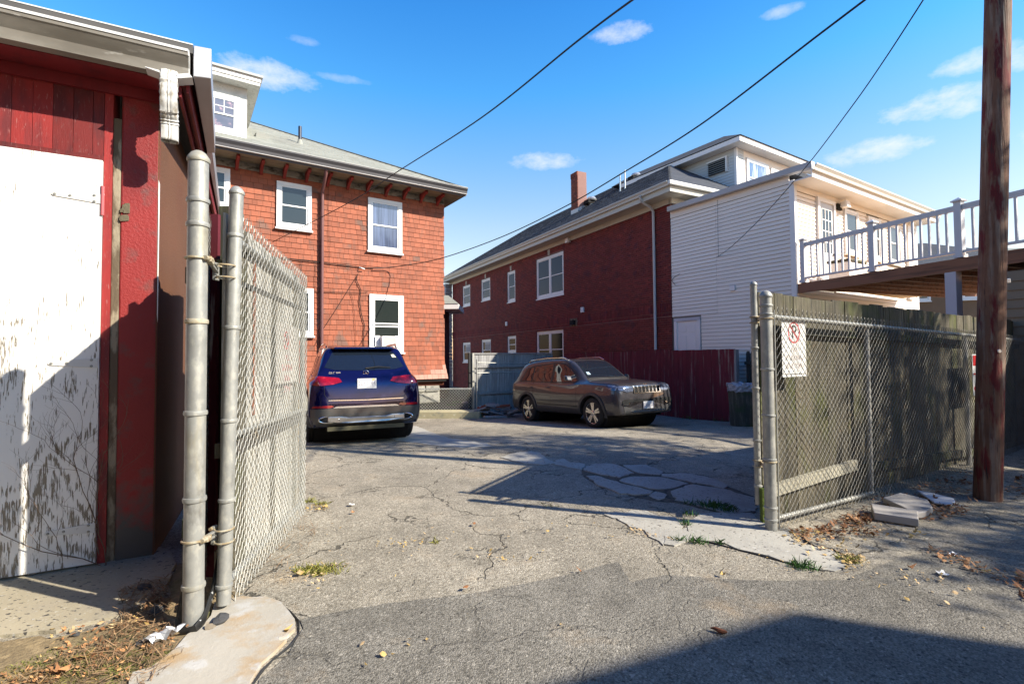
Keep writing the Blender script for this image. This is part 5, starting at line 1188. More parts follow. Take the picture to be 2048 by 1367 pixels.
# silver-grey stockade fence
gf0 = at_y(945, 800, 15.6); FG = Frame(gf0.x, 15.6, 1.5, 1)
gf = thing('stockade_fence', 'silver-grey stockade fence behind the rubble pile and grey car', 'fence', FG.w(0, 0, 0), FG.a)
x = .03
while x < 3.15:
    w = RND.uniform(.085, .105); MB().box(x, x + w - .006, RND.uniform(0, .008), .03, -.4, 1.535 + RND.uniform(-.006, .006)).build('picket', mt_greywood, gf); x += w
for z in (.62, 1.13): MB().box(.05, 3.12, -.045, -.002, z - .35 if z < 1 else z - .02, (z - .35 if z < 1 else z - .02) + .07).build('rail', mt_greywood, gf)
MB().box(-.0, 3.15, -.03, .05, 1.54, 1.575).build('cap_rail', mt_greywood, gf); MB().box(-.02, .045, -.05, .06, -.4, 1.575).build('end_post', mt_weath_white, gf)
MB().box(-.12, -.025, .0, .06, -.4, 1.58).build('end_board', mt_tar, gf)
x_, z_ = FG.hy(953, 716, -.2); lf = thing('chain_link_fence', 'low chain link fence with pale top rail beside the orange house', 'fence', (0, 0, 0))
pa = at_y(832, 776, 14.95); pb_ = at_y(948, 776, 15.35)
LFr = Frame(pa.x, pa.y, pb_.x - pa.x, pb_.y - pa.y); LFL = (pb_ - pa).length
lf.location = LFr.w(0, 0, 0); lf.rotation_euler = (0, 0, LFr.a)
MB().tube([(-1.5, 0, pa.z), (LFL, 0, pb_.z - .015)], .021, 10).build('top_rail', mt_galv, lf, smooth=True)
c5 = MB(); chain_link(c5, -1.4, LFL - .02, -.24, pa.z - .01, y=-.02, r=.0042, a=.044); stuff(c5.build('wire_mesh', mt_galv_wire, lf, smooth=True))
MB().lathe([(.03, -.3), (.03, pb_.z + .05), (0, pb_.z + .08)], 12, (LFL, 0, 0)).build('post', mt_galv, lf, smooth=True)
tp = at_y(954, 800, 15.3); tpz = at_y(954, 718, 15.3).z
fr_ = thing('pipe_frame', 'tall white pipe gate frame standing against the grey stockade fence', 'gate', (tp.x, 15.28, 0), FG.a)
MB().tube([(0, 0, -.25), (0, 0, tpz)], .022, 10).build('upright', mt_galv, fr_, smooth=True)
MB().tube([(.0, 0, tpz - .1), (1.9, .0, tpz - .16)], .014, 8).build('rail', mt_galv, fr_, smooth=True); MB().tube([(.0, 0, tpz - .42), (1.9, 0, tpz - .42)], .016, 8).build('rail', mt_galv, fr_, smooth=True)
# concrete curb and the raised strip behind it
c0 = gnd(700, 836); c1 = gnd(1003, 836); c2_ = at_y(938, 822, 15.3)
mt_curb = M('yellowish_concrete', (.50, .43, .26), .9, layers=[((.34, .32, .22), 6, (1, 1, 1), .5, .66), ((.62, .58, .42), 14, (1, 1, 1), .58, .7)], bump=(30, (1, 1, 1), .5, .01))
struct(MB().prism([(c0.x, c0.y), (-.95, 14.47), (-.80, 15.1), (c0.x, 15.25)], lambda x, y: (x, y, -.5), lambda x, y: (x, y, -.13)).build('kerb', mt_curb, fix=True, bevel=.015))
struct(MB().prism([(-6, 15.1), (-.80, 15.1), (3.0, 17.6), (3.0, 26), (-8, 30)], lambda x, y: (x, y, -.6), lambda x, y: (x, y, -.29)).build('dirt', M('painted_shade_soil', (.035, .032, .03), .95, bump=(20, (1, 1, 1), .8, .03)), fix=True))  # soil coloured near black to stand for the shade behind the low fence
# ================================================================ cars
def crom(p0, p1, p2, p3, t):
    return tuple(.5 * ((2 * b) + (-a + c) * t + (2 * a - 5 * b + 4 * c - d) * t * t + (-a + 3 * b - 3 * c + d) * t ** 3) for a, b, c, d in zip(p0, p1, p2, p3))
def car_body(st, arches, wheel_r, sub_x=4, sub_v=4, tau=.8):
    """st: stations from rear to front: (x, z_bottom, z_belt, z_top, w_low, w_belt, w_top)"""
    secs = []
    for (x, zb, zl, zt, wl, wb, wt) in st:
        h = zt - zl; ci = .5 * (zb + zl)
        secs.append([(x, 0, zb), (x, wl * .82, zb), (x, wl * .955, zb + .05), (x, wl, zb + .20), (x, wl * 1.0, ci + .05), (x, wl * .985, zl - .14), (x, wb + (wl - wb) * .35, zl - .03), (x, wb, zl), (x, wb + (wt - wb) * .5, zl + h * .45), (x, wt + .035, zt - h * .16 - .01), (x, wt - .05, zt - .012), (x, wt * .5, zt), (x, 0, zt + .006)])
    n = len(secs); m = len(secs[0]); rows = []
    for i in range(n - 1):
        for k in range(sub_x):
            t = k / sub_x; rows.append([crom(secs[max(i - 1, 0)][j], secs[i][j], secs[i + 1][j], secs[min(i + 2, n - 1)][j], t) for j in range(m)])
    rows.append(secs[-1]); R2 = []
    for r in rows:
        q = []
        for j in range(m - 1):
            for k in range(sub_v):
                q.append(crom(r[max(j - 1, 0)], r[j], r[j + 1], r[min(j + 2, m - 1)], k / sub_v))
        q.append(r[-1])
        q = [(p[0], max(0, p[1]), p[2]) for p in q]; q[0] = (q[0][0], 0, q[0][2]); q[-1] = (q[-1][0], 0, q[-1][2])
        R2.append(q + [(p[0], -p[1], p[2]) for p in q[-2:0:-1]])
    N_ = len(R2[0]); mb = MB(); mb.v = [p for r in R2 for p in r]
    for i in range(len(R2) - 1):
        for k in range(N_): mb.f.append((i * N_ + k, (i + 1) * N_ + k, (i + 1) * N_ + (k + 1) % N_, i * N_ + (k + 1) % N_))
    for e in (0, len(R2) - 1):
        c = len(mb.v); mb.v.append((R2[e][0][0], 0, sum(p[2] for p in R2[e]) / N_))
        for k in range(N_):
            a, b = e * N_ + k, e * N_ + (k + 1) % N_; mb.f.append((a, b, c) if e == 0 else (b, a, c))
    me = mb.mesh('body'); b = bmesh.new(); b.from_mesh(me); bmesh.ops.remove_doubles(b, verts=b.verts, dist=.0005); bmesh.ops.recalc_face_normals(b, faces=b.faces); b.to_mesh(me); b.free()
    o = bpy.data.objects.new('tmp_body', me); COL.objects.link(o); cut = []
    for ax in arches:
        cme = MB().lathe([(wheel_r, -1.2), (wheel_r, 1.2)], 40, (ax[0], 0, ax[1]), 'Y').mesh('tmp_cut'); b = bmesh.new(); b.from_mesh(cme); bmesh.ops.recalc_face_normals(b, faces=b.faces); b.to_mesh(cme); b.free()
        c = bpy.data.objects.new('tmp_cut', cme); COL.objects.link(c); cut.append(c)
        q = o.modifiers.new('b', 'BOOLEAN'); q.operation = 'DIFFERENCE'; q.object = c; q.solver = 'EXACT'
    full = BVHTree.FromPolygons([v.co.copy() for v in me.vertices], [tuple(p.vertices) for p in me.polygons])
    bpy.context.view_layer.update()
    out = bpy.data.meshes.new_from_object(o.evaluated_get(bpy.context.evaluated_depsgraph_get()))
    for c in cut + [o]: bpy.data.objects.remove(c)
    for p in out.polygons: p.use_smooth = True
    try: out.set_sharp_from_angle(angle=math.radians(38))
    except Exception: pass
    out.name = 'body'; return out, full
def patch(bvh, poly, axis, name, m, parent, d=.004, size=.07, flip=False, depth=None, smooth=True):
    """lay a flat outline (side: x,z; rear/front: y,z; top: x,y) onto the bodywork"""
    P = {'L': lambda a, b: (Vector((a, 2, b)), Vector((0, -1, 0))), 'R': lambda a, b: (Vector((a, -2, b)), Vector((0, 1, 0))),
         'B': lambda a, b: (Vector((-4, a, b)), Vector((1, 0, 0))), 'F': lambda a, b: (Vector((4, a, b)), Vector((-1, 0, 0))), 'T': lambda a, b: (Vector((a, b, 3)), Vector((0, 0, -1)))}[axis]
    b = bmesh.new(); vs = [b.verts.new((p[0], p[1], 0)) for p in poly]; b.faces.new(vs)
    bmesh.ops.triangulate(b, faces=b.faces[:])
    for _ in range(5):
        e = [x for x in b.edges if x.calc_length() > size]
        if not e: break
        bmesh.ops.subdivide_edges(b, edges=e, cuts=1); bmesh.ops.triangulate(b, faces=b.faces[:])
    last = None; hit = {}
    for v in b.verts:
        o_, dr = P(v.co.x, v.co.y); h = bvh.ray_cast(o_, dr)
        if h[0] is not None: hit[v] = (h[0], dr)
    if not hit: b.free(); return None
    for v in b.verts:
        if v not in hit:
            near = min(hit, key=lambda w: (w.co - v.co).length) if True else None
            hit_p = hit[near]; o_, dr = P(v.co.x, v.co.y); k = max(range(3), key=lambda i: abs(dr[i])); q = Vector(o_); q[k] = hit_p[0][k]; hit[v] = (q, dr)
    for v in list(hit): q, dr = hit[v]; hit[v] = q - dr * d
    for v, q in hit.items(): v.co = q
    r = bmesh.ops.extrude_face_region(b, geom=b.faces[:]); dd_ = P(0, 0)[1] * (depth or (d + .006))
    for g in r['geom']:
        if isinstance(g, bmesh.types.BMVert): g.co += dd_
    bmesh.ops.recalc_face_normals(b, faces=b.faces)
    me = bpy.data.meshes.new(name); b.to_mesh(me); b.free(); me.materials.append(m)
    if smooth:
        for p in me.polygons: p.use_smooth = True
        try: me.set_sharp_from_angle(angle=math.radians(35))
        except Exception: pass
    return link(name, me, parent)
mt_tyre = M('tyre_rubber', (.018, .018, .018), .75, bump=(30, (1, 1, 1), .3, .003)); mt_plastic = M('grey_plastic_cladding', (.05, .05, .052), .55, bump=(160, (1, 1, 1), .2, .001))
mt_chrome = M('chrome', (.60, .59, .57), .16, 1.0, var=.0); mt_carglass = glass_mat('car_glass', (.008, .012, .02), .01, 1.0)
mt_redlamp = M('red_lamp', (.30, .002, .006), .12, var=.25, vs=18, coat=1.0, layers=[((.5, .03, .03), 9, (1, 1, 5), .58, .66)]); mt_clearlamp = M('clear_lamp', (.16, .19, .27), .12, .4, coat=1.0, var=.5, vs=22)
mt_plate = M('number_plate', (.80, .79, .78), .4, var=.02); mt_liner = M('wheel_well', (.012, .012, .012), .9)
def paint(name, c, metal=.55, rough=.22):
    m = M(name, c, rough, metal, var=.02, coat=.75, layers=[(tuple(v * 1.6 + .02 for v in c), 7, (1, 1, 1), .60, .80)]); return m
def wheel(parent, x, y, r, w, rim_r, m_rim, spokes=5, twin=True, side=-1):
    s = side; t = r - rim_r
    prof = [(rim_r - .01, -w / 2 + .03), (rim_r + .01, -w / 2 + .005), (r - .05, -w / 2), (r - .015, -w / 2 + .02), (r, -w / 2 + .045)]
    k = [(r - .008, 0), ]; gro = []
    zz = -w / 2 + .05
    while zz < w / 2 - .05: gro += [(r, zz), (r, zz + .026), (r - .010, zz + .028), (r - .010, zz + .036)]; zz += .04
    prof = prof + gro + [(r, w / 2 - .045), (r - .015, w / 2 - .02), (r - .05, w / 2), (rim_r + .01, w / 2 - .005), (rim_r - .01, w / 2 - .03)]
    tw = MB().lathe(prof, 40, (x, y, r), 'Y').build('wheel', mt_tyre, parent, smooth=True)
    yo = y + s * (w / 2 - .02); mb = MB()
    mb.lathe([(rim_r, s * -.0), (rim_r - .012, s * -.008), (rim_r - .02, -s * .06), (rim_r - .03, -s * .12)], 40, (x, yo, r), 'Y', False)
    rim = mb.build('rim', m_rim, tw, smooth=True)
    MB().lathe([(0, 0), (rim_r - .01, 0)][::-1], 30, (x, yo - s * .075, r), 'Y').build('brake_disc', mt_liner, tw)
    mb = MB(); n = spokes
    for q in range(n):
        for da in ((-.17, .17) if twin else (0,)):
            a = 2 * PI * q / n + PI / 2; b0 = a + da * 1.25; b1 = a + da * .9
            p0 = Vector((x + math.cos(b0) * .055, yo - s * .02, r + math.sin(b0) * .055)); p1 = Vector((x + math.cos(b1) * (rim_r - .012), yo - s * .006, r + math.sin(b1) * (rim_r - .012)))
            mb.bar(p0, p1, .044, .022, up=Vector((0, 1, 0)))
    mb.build('spokes', m_rim, tw); MB().lathe([(.062, -s * .03), (.058, 0), (.03, s * .006), (0, s * .006)], 20, (x, yo - s * .004, r), 'Y').build('hub_cap', m_rim, tw, smooth=True)
    return tw
def arc_poly(cx, cz, r0, r1, a0=-12, a1=192, n=22):
    return [(cx + r1 * math.cos(math.radians(a0 + (a1 - a0) * k / n)), cz + r1 * math.sin(math.radians(a0 + (a1 - a0) * k / n))) for k in range(n + 1)] + [(cx + r0 * math.cos(math.radians(a1 - (a1 - a0) * k / n)), cz + r0 * math.sin(math.radians(a1 - (a1 - a0) * k / n))) for k in range(n + 1)]

def set_car(root, cx, cy, ang, wb2):
    hx, hy = math.cos(ang), math.sin(ang); zf = gz(cx + hx * wb2, cy + hy * wb2); zr = gz(cx - hx * wb2, cy - hy * wb2)
    root.location = (cx, cy, (zf + zr) / 2); root.rotation_euler = (0, -math.atan2(zf - zr, 2 * wb2), ang)
    root.rotation_mode = 'XYZ'
# ---------------- dark blue SUV, seen from behind
sv = thing('parked_suv', 'dark blue SUV parked nose-in toward the orange house, seen from behind', 'car')
blue = paint('deep_blue_metallic_paint', (.006, .007, .062), .55, .15)
A1, A2 = -1.42, 1.45; WR = .362
ST = [(-2.335, .46, .66, .80, .60, .60, .45), (-2.325, .40, .78, .93, .78, .76, .66), (-2.29, .34, .96, 1.03, .87, .82, .74), (-2.24, .30, 1.00, 1.10, .905, .85, .74), (-2.15, .28, 1.02, 1.22, .92, .87, .70), (-2.03, .27, 1.03, 1.40, .93, .875, .655), (-1.93, .26, 1.03, 1.53, .935, .88, .635), (-1.82, .26, 1.03, 1.585, .94, .885, .63), (-1.5, .25, 1.02, 1.615, .945, .89, .64), (-.9, .25, 1.0, 1.635, .94, .89, .65), (-.2, .25, .98, 1.635, .935, .885, .65), (.35, .25, .97, 1.58, .935, .88, .62), (.75, .25, .97, 1.36, .935, .87, .60), (1.10, .25, .97, 1.11, .94, .86, .66), (1.4, .25, .95, 1.06, .945, .85, .70), (1.9, .25, .88, 1.0, .92, .80, .62), (2.2, .28, .74, .90, .84, .72, .55), (2.31, .34, .60, .76, .66, .58, .42), (2.325, .42, .56, .66, .5, .45, .3)]
me, bv = car_body(ST, [(A1, WR), (A2, WR)], .40); me.materials.append(blue); link('body', me, sv)
MB().box(-2.2, 2.1, -.62, .62, .22, .5).build('underbody', mt_liner, sv)
for ax in (A1, A2): MB().lathe([(.40, -.80), (.40, .80)], 24, (ax, 0, WR), 'Y').build('wheel_well', mt_liner, sv)
mt_rim1 = M('dark_silver_rim', (.42, .42, .43), .3, .8)
for ax in (A1, A2):
    for s in (1, -1): wheel(sv, ax, s * .80, WR, .235, .235, mt_rim1, 5, True, s)
tg = patch(bv, [(-.66, 1.24), (-.52, 1.49), (-.35, 1.535), (.35, 1.535), (.52, 1.49), (.66, 1.24), (.5, 1.195), (0, 1.18), (-.5, 1.195)], 'B', 'rear_window', mt_carglass, sv, d=.006)
# spoiler over the window
MB().hexa([(-2.05, -.50, 1.545), (-1.7, -.60, 1.57), (-1.7, .60, 1.57), (-2.05, .50, 1.545), (-2.03, -.48, 1.575), (-1.7, -.56, 1.615), (-1.7, .56, 1.615), (-2.03, .48, 1.575)]).build('spoiler', blue, sv, bevel=.012)
for s in (1, -1):
    patch(bv, [(s * .875, .955), (s * .885, 1.07), (s * .80, 1.10), (s * .66, 1.09), (s * .44, 1.065), (s * .39, 1.0), (s * .52, .965), (s * .70, .945)], 'B', 'tail_lamp', mt_redlamp, sv, d=.012)
    patch(bv, [(-2.26, .96), (-2.24, 1.06), (-2.12, 1.09), (-1.95, 1.08), (-2.1, .98)], 'L' if s > 0 else 'R', 'tail_lamp', mt_redlamp, sv, d=.008)
    patch(bv, [(s * .86, .60), (s * .84, .63), (s * .56, .635), (s * .52, .615), (s * .58, .595)], 'B', 'reflector', M('reflector_red', (.30, .01, .02), .2, coat=1) if s > 0 else bpy.data.materials['reflector_red'], sv, d=.010)
    patch(bv, [(-1.9, 1.18), (-1.62, 1.44), (-.55, 1.52), (-.1, 1.52), (.15, 1.48), (.78, 1.10), (.72, 1.08), (-1.0, 1.11)], 'L' if s > 0 else 'R', 'side_window', mt_carglass, sv, d=.004)
    patch(bv, [(-1.02, 1.05), (-.96, 1.05), (-.90, 1.50), (-.95, 1.50)], 'L' if s > 0 else 'R', 'pillar', mt_black, sv, d=.007)
    patch(bv, [(-1.66, 1.09), (-1.60, 1.09), (-1.44, 1.46), (-1.5, 1.46)], 'L' if s > 0 else 'R', 'pillar', mt_black, sv, d=.007)
    patch(bv, [(-1.93, 1.10), (.75, 1.02), (.75, 1.035), (-1.9, 1.125)], 'L' if s > 0 else 'R', 'chrome_strip', mt_chrome, sv, d=.007)
    patch(bv, [(-2.27, .30), (-2.29, .48), (-1.87, .52), (-1.84, .30)], 'L' if s > 0 else 'R', 'bumper_side', mt_plastic, sv, d=.005)
    patch(bv, [(A1 + .46, .27), (A1 + .44, .36), (A2 - .44, .36), (A2 - .46, .27)], 'L' if s > 0 else 'R', 'sill', mt_plastic, sv, d=.006)
    patch(bv, arc_poly(A1, WR, .395, .45), 'L' if s > 0 else 'R', 'arch_trim', mt_plastic, sv, d=.006); patch(bv, arc_poly(A2, WR, .395, .45), 'L' if s > 0 else 'R', 'arch_trim', mt_plastic, sv, d=.006)
    MB().tube([(-1.75, s * .60, 1.60), (-1.6, s * .615, 1.655), (-.9, s * .62, 1.685), (-.1, s * .61, 1.675), (.25, s * .60, 1.61)], .016, 8).build('roof_rail', mt_chrome, sv, smooth=True)
    # exhaust trim: an oval ring in the diffuser
    c = Vector((-2.345, s * .60, .415)); pts = [c + Vector((.02 * abs(math.sin(t)), .155 * math.cos(t), .048 * math.sin(t) + s * 0)) for t in [2 * PI * k / 24 for k in range(25)]]
    ex = MB().tube(pts, .013, 8, False).build('exhaust_tip', mt_chrome, sv, smooth=True)
    MB().prism([(.15 * math.cos(t), .044 * math.sin(t)) for t in [2 * PI * k / 20 for k in range(20)]], lambda a, b: (-2.34, s * .60 + a, .415 + b), lambda a, b: (-2.25, s * .60 + a, .415 + b)).build('exhaust_mouth', mt_liner, ex, fix=True)
mt_bumper = M('charcoal_bumper', (.09, .088, .085), .35, .1, coat=.3)
patch(bv, [(-.88, .28), (-.88, .585), (-.5, .585), (.5, .585), (.88, .585), (.88, .28), (.4, .27), (-.4, .27)], 'B', 'bumper', mt_bumper, sv, d=.005)
patch(bv, [(-.54, .588), (-.48, .615), (.48, .615), (.54, .588)], 'B', 'chrome_strip', M('satin_silver', (.55, .55, .55), .25, .9), sv, d=.010)
dif = MB().hexa([(-2.365, -.80, .335), (-2.2, -.82, .30), (-2.2, .82, .30), (-2.365, .80, .335), (-2.35, -.82, .43), (-2.2, -.85, .44), (-2.2, .85, .44), (-2.35, .82, .43)])
MB().prism([(-.62, .375), (-.44, .355), (-.30, .345), (.30, .345), (.44, .355), (.62, .375), (.62, .46), (.40, .46), (.30, .44), (-.30, .44), (-.40, .46), (-.62, .46)], lambda a, b: (-2.365 + abs(a) * .03, a, b), lambda a, b: (-2.25, a, b)).build('diffuser', M('brushed_silver', (.42, .41, .39), .32, .9), sv, fix=True, bevel=.012)
MB().box(-2.32, -1.9, -.62, .62, .235, .30).build('diffuser_base', M('khaki_underside', (.10, .09, .05), .7), sv)
# tailgate outline grooves, plate, badge, wiper
def groove(pts, w=.007, name='panel_gap', m=None, d=.0015):
    for a, b in zip(pts, pts[1:]):
        va, vb = Vector(a), Vector(b); n_ = Vector((-(vb - va).y, (vb - va).x)).normalized() * w / 2; e = (vb - va).normalized() * w * .4
        patch(bv, [tuple(va - n_ - e), tuple(vb - n_ + e), tuple(vb + n_ + e), tuple(va + n_ - e)], 'B', name, m or mt_black, sv, d=d)
groove([(-.67, .95), (-.665, .80), (-.61, .735), (0, .725), (.61, .735), (.665, .80), (.67, .95)])
groove([(-.60, .712), (0, .702), (.60, .712)], .012, 'bright_strip', mt_chrome, .003)
def rear_x(y, z):
    h = bv.ray_cast(Vector((-4, y, z)), Vector((1, 0, 0))); return h[0].x
px0 = min(rear_x(0, .89), rear_x(0, 1.03)) - .006
RB = Matrix(((0, 0, -1, 0), (-1, 0, 0, 0), (0, 1, 0, 0), (0, 0, 0, 1)))  # text facing backwards
pl = MB().box(px0 - .004, px0, -.155, .155, .885, 1.045).build('number_plate', mt_plate, sv, bevel=.002)
text('plate_lettering', '2LFT 44', .098, M('plate_ink', (.38, .36, .42), .5), pl, Matrix.Translation((px0 - .0045, .0, .965)) @ RB, .0005, .86)
MB().box(px0 - .0052, px0 - .004, -.125, -.085, 1.015, 1.038).build('plate_sticker', M('yellow_sticker', (.75, .60, .05), .5), pl)
ex_ = rear_x(0, 1.135) - .010; bd = [Vector((ex_, .043 * math.cos(t), 1.135 + .043 * math.sin(t))) for t in [2 * PI * k / 28 for k in range(29)]]
badge = MB().tube(bd, .005, 6, False).build('badge', mt_chrome, sv, smooth=True)
for a in (90, 210, 330): MB().tube([(ex_, 0, 1.135), (ex_, .041 * math.cos(math.radians(a)), 1.135 + .041 * math.sin(math.radians(a)))], [.006, .002], 6).build('badge_arm', mt_chrome, badge)
text('badge_lettering', 'GLC 300', .045, mt_chrome, sv, Matrix.Translation((rear_x(.50, 1.145) - .006, .50, 1.145)) @ RB, .001, 1.1)
w0_ = Vector((rear_x(0, 1.215) - .02, 0.0, 1.215)); w1_ = Vector((rear_x(-.40, 1.225) - .015, -.42, 1.225)); wm = (w0_ + w1_) / 2 + Vector((0, 0, .02))
MB().tube([w0_, wm, w1_], [.013, .009, .006], 6).build('rear_wiper', mt_black, sv, smooth=True)
patch(bv, [(-.55, 1.40), (-.48, 1.40), (-.46, 1.45), (-.51, 1.455)], 'B', 'window_sticker', M('cream_sticker', (.75, .72, .5), .5), sv, d=.008)
set_car(sv, -2.41 - .41 * 2.33, 8.33 + .91 * 2.33, math.atan2(.91, -.41), 1.43); sv.scale = (1, 1, 1.035)

# ---------------- grey compact SUV, seen from its front right corner
jp = thing('parked_suv', 'dark grey compact SUV parked by the red fence, facing right with a chrome slotted grille', 'car')
grey = paint('granite_grey_paint', (.060, .056, .062), .25, .32)
A1, A2 = -1.317, 1.317; WR = .352
ST = [(-2.20, .50, .66, .80, .58, .58, .45), (-2.18, .44, .80, .95, .76, .74, .66), (-2.13, .38, .98, 1.08, .84, .80, .72), (-2.06, .34, 1.04, 1.20, .88, .84, .68), (-1.95, .32, 1.06, 1.38, .895, .85, .64), (-1.84, .31, 1.06, 1.52, .90, .855, .62), (-1.70, .31, 1.06, 1.58, .905, .86, .62), (-1.4, .30, 1.05, 1.62, .905, .865, .63), (-.8, .30, 1.03, 1.645, .90, .86, .64), (-.1, .30, 1.01, 1.635, .90, .855, .635), (.25, .30, 1.0, 1.58, .90, .85, .61), (.55, .30, 1.0, 1.42, .90, .845, .60), (.92, .30, 1.01, 1.14, .90, .85, .66), (1.2, .30, 1.0, 1.09, .905, .85, .74), (1.6, .30, .98, 1.06, .90, .845, .75), (1.95, .31, .95, 1.02, .885, .82, .73), (2.08, .32, .91, .985, .86, .79, .71), (2.155, .35, .80, .93, .81, .76, .68), (2.175, .42, .62, .78, .62, .60, .50)]
me, bv = car_body(ST, [(A1, WR), (A2, WR)], .40); me.materials.append(grey); link('body', me, jp)
MB().box(-2.05, 2.0, -.6, .6, .26, .5).build('underbody', mt_liner, jp)
for ax in (A1, A2): MB().lathe([(.40, -.78), (.40, .78)], 24, (ax, 0, WR), 'Y').build('wheel_well', mt_liner, jp)
mt_rim2 = M('machined_rim', (.60, .57, .54), .25, .85)
for ax in (A1, A2):
    for s in (1, -1): wheel(jp, ax, s * .775, WR, .215, .245, mt_rim2, 5, True, s)
for s in (-1, 1):
    sd = 'L' if s > 0 else 'R'
    patch(bv, [(-1.74, 1.09), (-1.56, 1.45), (-1.15, 1.51), (-.33, 1.555), (-.2, 1.56), (.13, 1.525), (.36, 1.41), (.79, 1.09), (.66, 1.03), (-.3, 1.045)], sd, 'window_surround', mt_black, jp, d=.0025)
    patch(bv, [(-1.66, 1.12), (-1.50, 1.42), (-1.2, 1.465), (-1.16, 1.10)], sd, 'side_window', mt_carglass, jp, d=.0055)
    patch(bv, [(-1.10, 1.09), (-1.12, 1.47), (-.32, 1.525), (-.28, 1.07)], sd, 'side_window', mt_carglass, jp, d=.0055)
    patch(bv, [(-.20, 1.07), (-.22, 1.53), (.12, 1.49), (.34, 1.38), (.72, 1.10), (.66, 1.06)], sd, 'side_window', mt_carglass, jp, d=.0055)
    patch(bv, [(-.285, 1.06), (-.19, 1.06), (-.21, 1.54), (-.33, 1.535)], sd, 'pillar', mt_black, jp, d=.0075)
    patch(bv, arc_poly(A1, WR, .40, .465), sd, 'arch_trim', mt_plastic, jp, d=.02); patch(bv, arc_poly(A2, WR, .40, .465), sd, 'arch_trim', mt_plastic, jp, d=.02)
    patch(bv, [(A1 + .44, .31), (A1 + .42, .42), (A2 - .42, .42), (A2 - .44, .31)], sd, 'sill', mt_plastic, jp, d=.015)
    patch(bv, [(A1 + .50, .505), (A1 + .50, .53), (A2 - .50, .50), (A2 - .50, .475)], sd, 'door_moulding', mt_black, jp, d=.012)
    patch(bv, [(-2.14, .36), (-2.16, .60), (-1.80, .60), (-1.76, .42)], sd, 'bumper_side', mt_plastic, jp, d=.006)
    for xg in (-.235, .78, -1.02):
        patch(bv, [(xg - .004, .45), (xg + .004, .45), (xg + .002, 1.05), (xg - .006, 1.05)], sd, 'panel_gap', mt_black, jp, d=.0012)
    for xg in (-.48, -1.24 + .0):
        y_ = bv.ray_cast(Vector((xg, s * 2, .93)), Vector((0, -s, 0)))[0].y; MB().tube([(xg, y_, .93), (xg + .02, y_ + s * .035, .935), (xg + .17, y_ + s * .035, .935), (xg + .19, y_, .93)], .013, 8).build('door_handle', grey, jp, smooth=True)
    MB().hexa([(.52, s * .86, 1.08), (.66, s * .86, 1.08), (.64, s * 1.03, 1.09), (.52, s * 1.04, 1.09), (.52, s * .88, 1.21), (.63, s * .88, 1.20), (.61, s * 1.03, 1.21), (.52, s * 1.04, 1.22)]).build('door_mirror', grey, jp, bevel=.03)
    MB().tube([(-1.55, s * .60, 1.60), (-1.45, s * .615, 1.655), (-.7, s * .62, 1.685), (.0, s * .60, 1.665), (.18, s * .585, 1.60)], .014, 8).build('roof_rail', mt_chrome, jp, smooth=True)
    # head lamp wraps round the corner
    patch(bv, [(s * .44, .83), (s * .42, .93), (s * .60, .95), (s * .78, .955), (s * .80, .87), (s * .62, .82)], 'F', 'head_lamp', mt_clearlamp, jp, d=.012)
    patch(bv, [(1.80, .93), (1.78, .985), (1.98, .97), (2.07, .94), (2.06, .86), (1.95, .87)], sd, 'head_lamp', mt_clearlamp, jp, d=.010)
    c = Vector((2.15, s * .66, .60)); pts = [c + Vector((-.05 * (s * (math.cos(t)) * s > 0), .10 * math.cos(t), .06 * math.sin(t))) for t in [2 * PI * k / 20 for k in range(21)]]
    patch(bv, [(s * .66 + .10 * math.cos(2 * PI * k / 16), .60 + .065 * math.sin(2 * PI * k / 16)) for k in range(16)], 'F', 'fog_lamp', mt_liner, jp, d=.012)
    patch(bv, [(s * .66 + .115 * math.cos(t), .60 + .078 * math.sin(t)) for t in [-PI * .9 + PI * .95 * k / 10 for k in range(11)]] + [(s * .66 + .09 * math.cos(t), .60 + .055 * math.sin(t)) for t in [PI * .05 - PI * .95 * k / 10 for k in range(11)]], 'F', 'fog_lamp_bezel', mt_chrome, jp, d=.018)
ws = patch(bv, [(.90, -.60), (.90, .60), (.30, .50), (.28, 0), (.30, -.50)], 'T', 'windscreen', mt_carglass, jp, d=.005)
patch(bv, [(.93, -.64), (.98, 0), (.93, .64), (.895, .60), (.905, 0), (.895, -.60)], 'T', 'cowl', mt_black, jp, d=.008)
patch(bv, [(-.62, .66), (.62, .66), (.60, .60), (-.60, .60)], 'F', 'lower_grille', mt_liner, jp, d=.006)
patch(bv, [(-.70, .30), (-.72, .52), (-.45, .46), (.45, .46), (.72, .52), (.70, .30)], 'F', 'bumper', mt_plastic, jp, d=.008)
patch(bv, [(-.58, .39), (-.4, .42), (.4, .42), (.58, .39), (.4, .375), (-.4, .375)], 'F', 'skid_strip', mt_chrome, jp, d=.016)
patch(bv, [(-.40, .795), (-.42, .945), (.42, .945), (.40, .795)], 'F', 'grille', mt_liner, jp, d=.006)
patch(bv, [(-.43, .935), (-.43, .955), (.43, .955), (.43, .935)], 'F', 'grille_rim', mt_chrome, jp, d=.014); patch(bv, [(-.41, .785), (-.41, .80), (.41, .80), (.41, .785)], 'F', 'grille_rim', mt_chrome, jp, d=.014)
for k in range(8):
    y_ = -.40 + .80 * k / 7; patch(bv, [(y_ - .018, .79), (y_ - .018, .945), (y_ + .018, .945), (y_ + .018, .79)], 'F', 'grille_bar', mt_chrome, jp, d=.016)
def front_x(y, z): return bv.ray_cast(Vector((4, y, z)), Vector((-1, 0, 0)))[0].x
fx = front_x(0, .55) + .03; FB_ = Matrix(((0, 0, 1, 0), (1, 0, 0, 0), (0, 1, 0, 0), (0, 0, 0, 1)))
pl = MB().box(fx - .02, fx, -.155, .155, .44, .60).build('number_plate', mt_plate, jp, bevel=.002)
